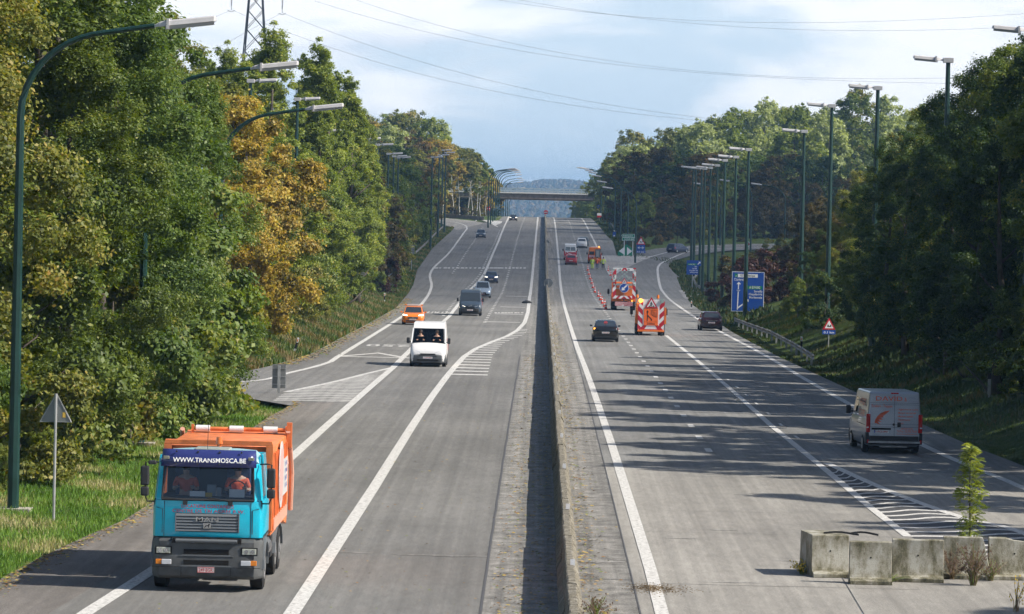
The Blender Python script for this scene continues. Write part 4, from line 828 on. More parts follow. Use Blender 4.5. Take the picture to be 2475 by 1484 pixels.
for dx0, ln, rz, lab in ((.32, .85, -.04, 'straight black rubber strip lying on the leftmost concrete block'), (.98, .66, -.12, 'bent black rubber strip lying on the joint of two concrete blocks')):
    e = MB(); e.loft([[(ln*u, y_+.05*math.sin(u*3), z_+.03*math.sin(u*4)) for y_, z_ in ((-.04, 0), (.04, 0), (.04, .045), (-.04, .045))] for u in np.linspace(0, 1, 7)])
    o = e.build('rubber_strip', M_RUB, None, bevel=.01); o.location = (Xa-.42+dx0, Ya+.28, float(zr(Ya))+1.005 - (.01 if dx0 < .5 else 0)); o.rotation_euler = (0, 0, rz); tag(o, lab, 'rubber strip')

# ------------------------------------------------------------------ sapling and weeds by the blocks
def sapling():
    X, Y = P(2340, 1365); Y += 1.2; X, z_ = at(2342, 1300, Y); e = empty('sapling', (X, Y, float(zr(Y))), 0, 'young bright green sapling growing behind the concrete blocks', 'sapling')
    g = np.random.default_rng(9); mb = MB(); mb.tube([(0, 0, -.1), (.02, 0, .9), (-.02, .02, 1.9), (.0, 0, 2.95)], [.03, .022, .014, .004], 6); mb.build('stem', M_BARK, e)
    V = []; F = []; T = []
    for i in range(420):     # feathery leaves on short side twigs, every leaf a row of small leaflets
        z = .45+2.45*g.random()**.9; wide = .40*(1-abs((z-1.35)/1.75)**1.5)+.05; a = g.uniform(0, 6.28); r0 = wide*g.uniform(.1, .75); b0 = Vector((math.cos(a)*r0, math.sin(a)*r0, z)); a2 = a+g.normal()*.9
        d = Vector((math.cos(a2), math.sin(a2), g.uniform(-.5, .9))).normalized(); side = d.cross(Vector((g.normal()*.4, g.normal()*.4, 1))).normalized(); ln = g.uniform(.14, .28); tint = g.uniform(.15, .95)
        for j in range(6):
            u = (j+.5)/6; c = b0+d*ln*u+Vector((0, 0, -.35*ln*u*u))
            for s_ in (-1, 1):
                L2 = .085*(1-.45*abs(u-.45)); tip = c+side*s_*L2+d*.02+Vector((0, 0, -.015)); mid = (c+tip)/2; wv = d*.02; n = len(V); V += [tuple(c), tuple(mid+wv), tuple(tip), tuple(mid-wv)]; F.append((n, n+1, n+2, n+3)); T += [tint]*4
    me = bpy.data.meshes.new('foliage'); me.from_pydata(V, [], F); me.materials.append(LM['light']); A = me.attributes.new('tint', 'FLOAT', 'POINT'); A.data.foreach_set('value', np.array(T, np.float32))
    link(bpy.data.objects.new('foliage', me), e)
sapling()
M_DRY = mat('dry_stalk', (.22, .16, .09), .9); M_STALK = mat('green_stalk', (.13, .17, .04), .9); M_SEED = mat('seed_head', (.10, .065, .045), .9); M_YEL = mat('yellow_flower', (.6, .42, .05), .7)
def weed(px, py, h, n, spread, label, mats, seed, heads=0):
    X, Y = P(px, py); e = empty('weed', (X, Y, float(zr(Y))), 0, label, 'weed'); g = random.Random(seed); mb = MB(); hb = MB()
    for k in range(n):
        a = g.uniform(0, 6.28); r_ = spread*g.uniform(.1, 1); hh = h*g.uniform(.4, 1); mb.m(g.randrange(len(mats)))
        p = [(g.uniform(-.06, .06), g.uniform(-.06, .06), -.02), (math.cos(a)*r_*.35, math.sin(a)*r_*.35, hh*.55), (math.cos(a)*r_, math.sin(a)*r_, hh)]; mb.tube(p, [.009, .006, .003], 4)
        for j in range(heads):
            u = g.uniform(.5, 1); c = (math.cos(a)*r_*u+g.uniform(-.04, .04), math.sin(a)*r_*u, hh*u+g.uniform(-.03, .05)); hb.add([(c[0]-.018, c[1], c[2]), (c[0], c[1]-.018, c[2]-.02), (c[0]+.018, c[1], c[2]), (c[0], c[1]+.02, c[2]+.03)], [(0, 1, 2, 3)])
    mb.build('stems', mats, e, fixn=False)
    if heads: tag(hb.build('seed_heads', M_YEL if 'yellow' in label else M_SEED, e, fixn=False), kind='stuff')
weed(2352, 1415, 1.05, 90, .5, 'big clump of dry weeds in front of the concrete blocks', [M_DRY, M_STALK, M_DRY], 1, 4)
weed(2300, 1400, .8, 24, .45, 'dark seed stalks leaning left before the blocks', [M_DRY], 2, 9)
weed(1940, 1388, .35, 26, .38, 'small green weed with yellow flowers at the left end of the blocks', [M_STALK], 3, 3)
weed(2455, 1478, .8, 14, .28, 'thin stalks with yellow flower heads in the bottom right corner', [M_STALK, M_DRY], 4, 3)
weed(1440, 1497, .5, 50, .5, 'tuft of grass at the foot of the median wall, bottom edge', [M_DRY, M_STALK], 5, 2)
weed(2395, 1404, .5, 40, .6, 'low dark weeds growing at the foot of the shaded block', [M_STALK, M_DRY], 6, 2)
weed(2150, 1408, .22, 40, .5, 'tiny weeds in the joint below the middle block', [M_STALK], 7, 0)

# ------------------------------------------------------------------ bridge
M_DECK = mat('bridge_concrete', (.23, .19, .17), .85, noise=.35, nscale=1.2); M_EDGE = mat('bridge_edge', (.75, .75, .74), .7); M_RAIL = mat('rail_paint', (.42, .52, .60), .4)
YB = 1000.0; zb_ = lambda px, py: at(px, py, YB)[1]
zt, zm, zl = at(1310, 463, YB)[1], at(1310, 468.5, YB)[1], at(1310, 484, YB)[1]; zrl = at(1310, 456.5, YB)[1]
e = empty('overpass', (0, YB, float(zr(YB))), 0, 'grey concrete overpass spanning the road at the crest', 'bridge'); z0 = float(zr(YB))
XA, XB = -26, 30
mb = MB(); mb.prism([(0, zm-z0-.02), (0, zl-z0+.35), (.5, zl-z0), (8.5, zl-z0), (9, zl-z0+.35), (9, zm-z0-.02)], 'x', XA, XB); mb.build('deck', M_DECK, e)
mb = MB(); mb.box(XA, XB, -.25, .3, zm-z0, zt-z0-.25); mb.box(XA, XB, 8.7, 9.25, zm-z0, zt-z0-.25); mb.build('edge_beam', M_EDGE, e)
rz_ = [at(1310, 458.2, YB)[1]-z0, at(1310, 461, YB)[1]-z0]
zt2 = zt-z0-.25
for nm, yy in (('railing', 0), ('railing', 9)):
    mb = MB(); mb.box(XA, XB, yy-.06, yy+.06, zrl-z0-.10, zrl-z0+.12); mb.box(XA, XB, yy-.12, yy-.07, zrl-z0-.70, zrl-z0-.36)
    for k in range(int((XB-XA)/1.5)+1): x = XA+1.5*k; mb.box(x-.08, x+.08, yy-.05, yy+.05, zt2, zrl-z0-.11)
    mb.build(nm, M_RAIL, e)
for x in (-13.6, 15.6):
    mb = MB()
    for yy in (1.5, 4.5, 7.5): mb.box(x-.5, x+.5, yy-.5, yy+.5, -2, zl-z0-.01)
    mb.build('pier', M_DECK, e)
for x0, x1 in ((XA-14, XA-.05), (XB+.05, XB+14)):
    mb = MB(); mb.box(x0, x1, -.3, 9.3, -3, zt2-.02); mb.build('abutment', M_DECK, e)

# ------------------------------------------------------------------ pylon and power lines
M_PYL = mat('pylon_steel', (.06, .075, .10), .6, metal=.3)
YP = 520.0; Xp, _ = at(612, 300, YP); base_z = ground_z(Xp, YP); e = empty('power_pylon', (Xp, YP, base_z), 0, 'dark lattice power pylon rising behind the poplars', 'pylon')
Hp = 62.0; mb = MB()
def half(z):
    ztop = at(620, 0, YP)[1]-base_z; s0 = (at(637, 0, YP)[0]-at(604, 0, YP)[0])/2; zb2 = at(620, 230, YP)[1]-base_z; s1 = (at(652, 230, YP)[0]-at(586, 230, YP)[0])/2
    return max(.35, s0+(s1-s0)*(z-ztop)/(zb2-ztop))
zs = [0]
while zs[-1] < Hp: zs.append(zs[-1]+2.1*half(zs[-1])*.9+.25)
for a, c in zip(zs[:-1], zs[1:]):
    h0, h1 = half(a), half(c)
    for sx_, sy_ in ((-1, -1), (1, -1), (1, 1), (-1, 1)): mb.tube([(sx_*h0, sy_*h0, a), (sx_*h1, sy_*h1, c)], .09, 4)
    for (u0, v0), (u1, v1) in (((-1, -1), (1, -1)), ((1, -1), (1, 1)), ((1, 1), (-1, 1)), ((-1, 1), (-1, -1))):
        mb.tube([(u0*h0, v0*h0, a), (u1*h1, v1*h1, c)], .045, 3); mb.tube([(u1*h0, v1*h0, a), (u0*h1, v0*h1, c)], .045, 3)
mb.build('lattice', M_PYL, e, fixn=False)
arms = []
for zz, ww in ((at(620, -28, YP)[1]-base_z, 5.2), (at(620, -150, YP)[1]-base_z, 4.4), (at(620, -260, YP)[1]-base_z, 3.6)):
    mb = MB(); mb.tube([(-ww, 0, zz), (ww, 0, zz)], .1, 4); mb.tube([(-ww, 0, zz), (0, 0, zz+1.6), (ww, 0, zz)], .08, 4); mb.build('cross_arm', M_PYL, e); arms.append((ww, zz))
for px, y1 in ((559, 24), (682, 31)):
    Xi, zi = at(px, y1, YP); mb = MB(); n_ = 9; ztop = arms[0][1]+base_z
    for k in range(n_): mb.cyl((Xi-Xp, 0, zi-base_z+.55+k*.14), 'z', .11, .05, 8)
    mb.tube([(Xi-Xp, 0, zi-base_z), (Xi-Xp, 0, arms[0][1])], .03, 4); mb.build('insulator', M_PYL, e)
    mb = MB(); mb.tube([(Xi-Xp-.5+j*.125, 0, zi-base_z-.5*math.sin(math.pi*j/8)*.5) for j in range(9)], .03, 4); mb.build('arcing_ring', M_PYL, e)
M_WIRE = mat('wire', (.10, .12, .16), .6)
def wire(pts, label, Y0=YP, Y1=640, r=.017):
    xs_ = np.array([p[0] for p in pts], float); ys_ = np.array([p[1] for p in pts], float); co = np.polyfit(xs_, ys_, min(3, len(pts)-1)); q = []
    for x in np.linspace(xs_[0], xs_[-1], 40):
        Yy = Y0+(Y1-Y0)*(x-560)/2000; X, z = at(x, np.polyval(co, x), Yy); q.append((X, Yy, z))
    mb = MB(); mb.tube(q, r, 4); o = mb.build('power_cable', M_WIRE, None, fixn=False); tag(o, label, 'power cable', 'power cables across the sky')
def zc(pts): return [(((850+x*1600/2475)/1.655), (y*1600/2475)/1.655) for x, y in pts]
def zd(pts): return [(((2400+x*1696/2475)/1.655), (y*1696/2475)/1.655) for x, y in pts]
wire([(682, 31)]+zc([(850, 240), (1400, 412), (2000, 565)])+zd([(0, 600), (520, 678), (1000, 725), (1900, 762)]), 'lowest pair of cables, the upper one, from the right insulator down to the right wood')
wire([(559, 24)]+zc([(340, 150), (850, 332), (1400, 487), (2000, 620)])+zd([(0, 632), (520, 692), (1000, 738), (1900, 762)]), 'lowest cable, from the left insulator down to the right wood')
wire(zc([(630, 0), (1000, 122), (1500, 238), (2000, 330)])+zd([(0, 364), (520, 412), (1200, 470), (2300, 490)]), 'middle cable starting at the upper left sky, lower of its pair')
wire(zc([(890, 0), (1400, 158), (2000, 295)])+zd([(0, 345), (600, 422), (1200, 450), (2300, 446)]), 'middle cable, upper of its pair')
wire(zc([(1770, 0), (2475, 90)])+zd([(300, 105), (800, 128), (1400, 130), (2475, 80)]), 'topmost cable sagging across the upper right sky', Y1=620)
wire(zc([(1900, 0), (2475, 88)])+zd([(300, 115), (900, 162), (1600, 178), (2475, 155)]), 'cable just below the topmost one at the upper right', Y1=620)
wire([(559, 24), (480, 60), (400, 100), (200, 210), (0, 300)], 'cable leaving the left insulator towards the left trees')
wire([(682, 31), (640, 52), (560, 98), (500, 128), (400, 170)], 'cable leaving the right insulator behind the pylon')
# ------------------------------------------------------------------ vehicle kit (local frame: front faces -Y, y = 0 at the front bumper, z = 0 on the road)
M_TYRE = mat('tyre', (.016, .016, .017), .85); M_RIM = mat('rim', (.45, .46, .48), .3, metal=.7); M_DARKP = mat('dark_plastic', (.028, .029, .032), .6)
M_GLASS = mat('car_glass', (.03, .038, .046), .05, spec=1.0, coat=.6); M_HEAD = mat('headlight_glass', (.62, .64, .68), .12, spec=.8); M_HEADON = mat('headlight_lit', (.9, .85, .75), .2, emit=((1, .9, .75), 2.2))
M_TAIL = mat('tail_light', (.45, .012, .012), .2); M_AMB = mat('amber_light', (.8, .25, .03), .25); M_AMBON = mat('amber_lit', (1, .45, .08), .25, emit=((1, .38, .05), 2.5))
M_PLATE = mat('number_plate', (.72, .72, .74), .4); M_PRED = mat('plate_red', (.5, .02, .02), .5); M_CHROME = mat('chrome', (.6, .62, .65), .12, metal=1); M_SILV = mat('silver_paint', (.31, .34, .40), .32, metal=.45, coat=.5)
M_PRINT = mat('print_red', (.55, .05, .09), .5); M_WHITE = mat('white_paint', (.78, .78, .79), .35, coat=.4, noise=.04, nscale=1.5)
M_UNDER = mat('underside', (.012, .012, .013), .9)
def wheel(root, x, y, r, w_, name='wheel', rimr=.62):
    s = 1 if x > 0 else -1; mb = MB(); n = 20; rings = []
    for dx, rr in ((0, r*.9), (.02, r*.985), (w_*.5, r), (w_-.02, r*.985), (w_, r*.9)):
        rings.append([(x-s*dx, y+rr*math.cos(2*math.pi*k/n), r+rr*math.sin(2*math.pi*k/n)) for k in range(n)])
    mb.loft(rings); t_ = mb.build(name, M_TYRE, root, smooth=False)
    mb = MB(); mb.cyl((x+s*.006 if s > 0 else x-.006-.0, y, r), 'x', r*rimr, -.02*s, 16, r*rimr*.9); mb.cyl((x+s*.004, y, r), 'x', r*.2, .02*s, 10); mb.build('rim', M_RIM, t_)
    return t_
def body_loft(stations, n_side=4):
    """stations: (y, z_under, z_side_mid, z_shoulder, half_width, z_centre, shoulder_width)"""
    rings = []
    for (y, zu, zm_, zs_, hw, zc_, sw) in stations:
        half_ = [(0, zu), (hw*.82, zu), (hw*.965, zu+.06), (hw, zm_), (hw*.985, zs_-.09), (sw, zs_-.015), (sw*.9, zs_+.01), (sw*.5, zs_+(zc_-zs_)*.8), (0, zc_)]
        rings.append([(x, y, z) for x, z in half_]+[(-x, y, z) for x, z in half_[-2:0:-1]])
    return rings
def quad_on(a, b, c, d, u0, u1, v0, v1, off):
    """sub-rectangle of a quad face (a->b is u, a->d is v), lifted off along its normal"""
    a, b, c, d = map(Vector, (a, b, c, d)); n = (b-a).cross(d-a).normalized()
    f = lambda u, v: a*(1-u)*(1-v)+b*u*(1-v)+c*u*v+d*(1-u)*v+n*off
    return [f(u0, v0), f(u1, v0), f(u1, v1), f(u0, v1)], n
def pane(root, name, face, u, v, m, off=.006, th=.004, r=.0):
    q, n = quad_on(*face, u[0], u[1], v[0], v[1], off); mb = MB()
    if r:  # clipped corners
        pts = []
        for i in range(4):
            p, pr, nx_ = q[i], q[i-1], q[(i+1) % 4]; pts += [p+(pr-p).normalized()*r, p+((pr-p).normalized()+(nx_-p).normalized())*r*.3, p+(nx_-p).normalized()*r]
    else: pts = q
    mb.slab([tuple(p) for p in pts], tuple(n), th); return mb.build(name, m, root)
def car(loc, rz, label, paint, group=None, kind='hatch', L_=4.0, W=1.74, H=1.48, hood=.92, name='parked_car', lights=None, plate=True, roof=None, grille=True, back=True, wr=.31, cat='car', bonnet=.95, wsl=.75, rear_slope=.45, rear_glass=True, under=.2, tail_h=None, deck=0, clad=None):
    root = empty(name, loc, rz, label, cat, group); hw = W/2; bz = hood; P_ = paint; H = H
    y1 = bonnet; y2 = bonnet+wsl; y3 = L_-rear_slope-deck; y4 = L_-.06-deck
    belt = bz+.06; zmid = .55
    st = [(0.0, .32, .45, .62, hw*.72, .63, hw*.62), (.05, .22, .48, .70, hw*.86, .72, hw*.74), (.22, .19, .52, bz-.14, hw*.95, bz-.10, hw*.84), (.5, under, .55, bz-.06, hw, bz-.02, hw*.87), (y1, under, zmid, bz, hw, bz+.05, hw*.9),
          (y2+.2, under, zmid, belt, hw, belt, hw*.92), (L_*.7, under, zmid, belt+.02, hw, belt+.02, hw*.92), (L_-.45, under+.02, zmid+.02, belt+.03, hw*.985, belt+.03, hw*.9), (L_-.1, .27, zmid, belt-(.0 if not deck else .03), hw*.93, belt-(.0 if not deck else .02), hw*.84), (L_, .36, zmid, belt-.12, hw*.84, belt-.12, hw*.76)]
    mb = MB(); mb.loft(body_loft(st)); b_ = mb.build('body', P_, root, smooth=True)
    # greenhouse
    wb, wt = hw*.9, hw*.74
    B = [(-wb, y1-.03, bz+.01), (wb, y1-.03, bz+.01), (wb, y4, belt), (-wb, y4, belt)]; T = [(-wt, y2, H-.03), (wt, y2, H-.03), (wt*.97, y3, H-.05), (-wt*.97, y3, H-.05)]
    mb = MB(); mb.hexa(B, T); mb.build('cabin', P_, root, bevel=.05, seg=3)
    mb = MB(); mb.hexa([(-wt*.93, y2+.1, H-.035), (wt*.93, y2+.1, H-.035), (wt*.9, y3-.1, H-.055), (-wt*.9, y3-.1, H-.055)], [(-wt*.8, y2+.25, H), (wt*.8, y2+.25, H), (wt*.78, y3-.2, H-.01), (-wt*.78, y3-.2, H-.01)]); mb.build('roof', roof or P_, root, bevel=.02)
    fr = (B[0], B[1], T[1], T[0]); re_ = (B[2], B[3], T[3], T[2]); rt = (B[1], B[2], T[2], T[1]); lf = (B[3], B[0], T[0], T[3])
    pane(root, 'windscreen', fr, (.06, .94), (.08, .93), M_GLASS, r=.06)
    if rear_glass: pane(root, 'rear_window', re_, (.09, .91), (.18 if not deck else .08, .9), M_GLASS, r=.06)
    for s_ in ((.1, .46), (.5, .86)):
        pane(root, 'side_window', rt, s_, (.14, .88), M_GLASS, r=.04); pane(root, 'side_window', lf, (1-s_[1], 1-s_[0]), (.14, .88), M_GLASS, r=.04)
    for x, y in ((hw-.0, .78), (-hw+.0, .78), (hw-.0, L_-.78), (-hw+.0, L_-.78)): wheel(root, x, y, wr, .2)
    mb = MB(); mb.box(-hw*.8, hw*.8, .4, L_-.4, .14, .3); mb.build('underbody', M_UNDER, root)
    for s in (-1, 1):
        hm_ = {'on': M_HEADON, None: M_HEAD}.get(lights if isinstance(lights, str) else None, M_HEAD)
        mb = MB(); mb.loft([[(s*hw*.50, .06, .62), (s*hw*.50, .02+.05, .74), (s*hw*.52, .2, .80)], [(s*hw*.74, .09, .61), (s*hw*.76, .13, .78), (s*hw*.78, .28, .84)], [(s*hw*.93, .26, .66), (s*hw*.94, .32, .80), (s*hw*.92, .42, .86)]]); mb.build('headlight', hm_, root)
        mb = MB(); th_ = tail_h or (.78, belt-.04); mb.hexa([(s*hw*.62, L_-.07, th_[0]), (s*hw*.95, L_-.16, th_[0]), (s*hw*.97, L_-.4, th_[0]+.03), (s*hw*.62, L_-.3, th_[0])], [(s*hw*.66, L_-.035, th_[1]), (s*hw*.93, L_-.13, th_[1]), (s*hw*.96, L_-.38, th_[1]), (s*hw*.66, L_-.3, th_[1])]); mb.build('tail_light', M_TAIL, root)
        mb = MB(); mb.hexa([(s*hw*.97, y1+.12, bz+.02), (s*(hw+.17), y1+.10, bz+.03), (s*(hw+.17), y1+.22, bz+.03), (s*hw*.97, y1+.22, bz+.02)], [(s*hw*.97, y1+.12, bz+.13), (s*(hw+.16), y1+.11, bz+.16), (s*(hw+.16), y1+.2, bz+.15), (s*hw*.97, y1+.2, bz+.13)]); mb.build('mirror', P_ if not clad else M_DARKP, root, bevel=.02)
    if grille:
        mb = MB(); mb.box(-hw*.46, hw*.46, -.012, .1, .50, .64); mb.box(-hw*.62, hw*.62, -.008, .1, .27, .37); mb.build('grille', M_DARKP, root)
        mb = MB(); mb.box(-hw*.45, hw*.45, -.02, .0, .60, .625); mb.cyl((0, -.03, .585), 'y', .055, .02, 12); mb.build('chrome_bar', M_CHROME, root)
    mb = MB(); mb.box(-hw*.75, hw*.75, L_-.02, L_+.015, .30, .40); mb.build('rear_apron', M_DARKP, root)
    if plate:
        mb = MB(); mb.box(-.26, .26, -.03, -.015, .39, .5); mb.box(-.26, .26, L_+.003, L_+.02, .60, .71); p_ = mb.build('number_plate', M_PLATE, root)
        mb = MB(); put_text(mb, '1-FCS-940', (0, -.033, .415), (1, 0, 0), (0, 0, 1), .06, .42); put_text(mb, '1-FCS-940', (0, L_+.023, .625), (-1, 0, 0), (0, 0, 1), .06, .42); mb.build('lettering', M_PRED, p_)
    return root
def road_at(px, py): X, Y = P(px, py); return (X, Y, float(zr(Y)))
def slope(Y): return math.atan(float(zr(Y+3)-zr(Y-3))/6)
def setslope(root, Y, away=False):
    root.rotation_mode = 'XYZ'; s_ = slope(Y); root.rotation_euler = (s_ if not away else -s_, 0, root.rotation_euler[2]); return root
def oncoming(px, py, fn, **k):
    X, Y, z = road_at(px, py); r_ = fn((X, Y-.6, z), 0, **k); return setslope(r_, Y)
def away(px, py, fn, L_=4.0, yaw=0, **k):
    """rear wheels of a car driving away stand at the picture place"""
    X, Y, z = road_at(px, py); k['L_'] = L_; r_ = fn((X, Y-.7+L_, z), math.pi+yaw, **k); r_.location = (X, Y-.7+L_, float(zr(Y-.7+L_))); return setslope(r_, Y+L_/2, True)
M_ORG = mat('orange_paint', (.85, .22, .015), .3, coat=.6); M_DGREY = mat('dark_blue_grey_paint', (.045, .065, .095), .3, coat=.6); M_NAVY = mat('navy_paint', (.02, .028, .07), .3, coat=.6)
M_BLACKP = mat('black_paint', (.012, .012, .014), .2, coat=.8); M_BURG = mat('burgundy_paint', (.032, .008, .014), .25, coat=.7); M_REDP = mat('red_paint', (.36, .02, .025), .3, coat=.6); M_TEAL = mat('teal_paint', (.03, .07, .09), .3, coat=.6)
M_STEELB = mat('light_blue_silver_paint', (.34, .42, .52), .32, metal=.4, coat=.5)
# oncoming traffic
o = oncoming(998, 785, car, name='hatchback', label='orange hatchback with a light bar on its roof in the left slip lane', paint=M_ORG, lights='on', H=1.46, W=1.74, L_=4.0)
mb = MB(); mb.box(-.55, .55, 2.0, 2.25, 1.5, 1.6); mb.build('light_bar', M_LUM, o, bevel=.02)
mb = MB(); mb.box(-.72, -.55, 2.0, 2.25, 1.5, 1.6); mb.box(.55, .72, 2.0, 2.25, 1.5, 1.6); mb.build('beacon', M_AMB, o, bevel=.02)
oncoming(1187, 684, car, name='hatchback', label='dark navy hatchback behind the silver family car, left lanes', paint=M_NAVY, lights='on', H=1.45, W=1.75)
oncoming(1162, 575, car, name='hatchback', label='dark blue hatchback alone high up in the left lanes', paint=M_DGREY, H=1.5, W=1.75)
oncoming(1240.5, 534, car, name='hatchback', label='dark hatchback just coming over the crest', paint=M_BLACKP, lights='on', H=1.45, W=1.78)
o = oncoming(1166, 720, car, name='family_car', label='silver blue high roofed family car beside the dark van', paint=M_STEELB, H=1.8, W=1.8, L_=4.4, bonnet=.9, wsl=.7, hood=1.05, rear_slope=.15)
mb = MB()
for s in (-1, 1): mb.tube([(s*.6, 1.7, 1.8), (s*.6, 1.8, 1.86), (s*.6, 3.9, 1.84), (s*.6, 4.0, 1.78)], .025, 6)
mb.build('roof_rail', M_DARKP, o)
mb = MB(); mb.box(-.8, .8, -.03, .1, .3, .5); mb.build('bumper', M_DARKP, o, bevel=.02)
# traffic driving away
o = away(1463, 826, car, L_=4.7, name='saloon_car', label='black saloon car with lit left indicator left of the arrow sign truck', paint=M_BLACKP, H=1.5, W=1.83, bonnet=1.25, wsl=.75, rear_slope=.95, hood=.98, tail_h=(.84, 1.0), deck=.0)
mb = MB(); mb.cyl((.0, 4.08, 1.33), 'y', .13, .012, 14); mb.build('sticker', mat('sticker_red', (.6, .08, .1), .5), o)
mb = MB(); mb.box(.70, .84, 4.55, 4.66, .86, .98); mb.build('indicator', M_AMBON, o, bevel=.01)
o = away(1716, 799, car, L_=4.2, name='hatchback', label='burgundy hatchback on the right hand line beside the crash barrier', paint=M_BURG, H=1.52, W=1.8, bonnet=.95, rear_slope=.42, yaw=.02)
mb = MB(); mb.box(-.42, .42, 4.2, 4.225, .80, .84); mb.build('chrome_strip', M_CHROME, o)
away(1380, 640, car, L_=4.2, name='hatchback', label='red hatchback behind the white and red van on the right carriageway', paint=M_REDP, H=1.5, W=1.8, rear_slope=.55)
away(1406, 600, car, L_=4.4, name='off_road_car', label='white off road car driving up towards the bridge', paint=M_WHITE, H=1.68, W=1.82, hood=1.08, rear_slope=.35, under=.3, wr=.36, clad=True)
away(1411.5, 597, car, L_=4.3, name='hatchback', label='teal car mostly hidden behind the white off road car', paint=M_TEAL, H=1.62, W=1.8, rear_slope=.4).location.y += 9
away(1657, 612, car, L_=4.4, name='hatchback', label='dark blue car on the right slip road left of the lamp masts', paint=M_NAVY, H=1.55, W=1.8, rear_slope=.4, yaw=-.62)

# ------------------------------------------------------------------ people
SKIN = mat('skin', (.52, .31, .22), .6); HAIR = mat('dark_hair', (.03, .02, .015), .8)
def limb(mb, pts, rs, n=10): mb.tube(pts, rs, n)
def skin_body(name, joints, bones, radii, m, parent, sub=1):
    me = bpy.data.meshes.new(name); me.from_pydata(joints, bones, []); me.materials.append(m); o = bpy.data.objects.new(name, me); link(o, parent)
    md = o.modifiers.new('skin', 'SKIN'); md.use_smooth_shade = True
    if not me.skin_vertices: return o
    for i, r_ in enumerate(radii): me.skin_vertices[0].data[i].radius = (r_, r_)
    me.skin_vertices[0].data[0].use_root = True
    s = o.modifiers.new('sub', 'SUBSURF'); s.levels = sub; s.render_levels = sub; return o
def add_skin(name, joints, bones, radii, m, parent, sub=1):
    import bmesh
    bm = bmesh.new(); lay = bm.verts.layers.skin.verify(); vs = [bm.verts.new(j) for j in joints]
    for a, b_ in bones: bm.edges.new((vs[a], vs[b_]))
    for v, r_ in zip(vs, radii): v[lay].radius = (r_, r_)
    vs[0][lay].use_root = True
    me = bpy.data.meshes.new(name); bm.to_mesh(me); bm.free(); me.materials.append(m); o = bpy.data.objects.new(name, me); link(o, parent)
    md = o.modifiers.new('skin', 'SKIN'); md.use_smooth_shade = True; s = o.modifiers.new('sub', 'SUBSURF'); s.levels = sub; s.render_levels = sub; return o
def hand(mb, w_, d, side, s=1):
    """palm, four fingers of different lengths and a thumb, at the end of a forearm"""
    w_ = Vector(w_); d = Vector(d).normalized(); sx_ = Vector((0, 1, 0)) if abs(d.y) < .8 else Vector((1, 0, 0)); t_ = d.cross(sx_).normalized()
    mb.tube([w_, w_+d*.05, w_+d*.09], [.028, .038, .034], 8)
    for k, ln in enumerate((.068, .078, .072, .056)):
        b_ = w_+d*.088+sx_*(.03-.02*k); mb.tube([b_, b_+d*ln*.55+t_*.008*side, b_+d*ln+t_*.03*side], [.009, .0085, .007], 6)
    b_ = w_+d*.03+sx_*.032; mb.tube([b_, b_+sx_*.03+d*.03, b_+sx_*.03+d*.065+t_*.01], [.011, .010, .008], 6)
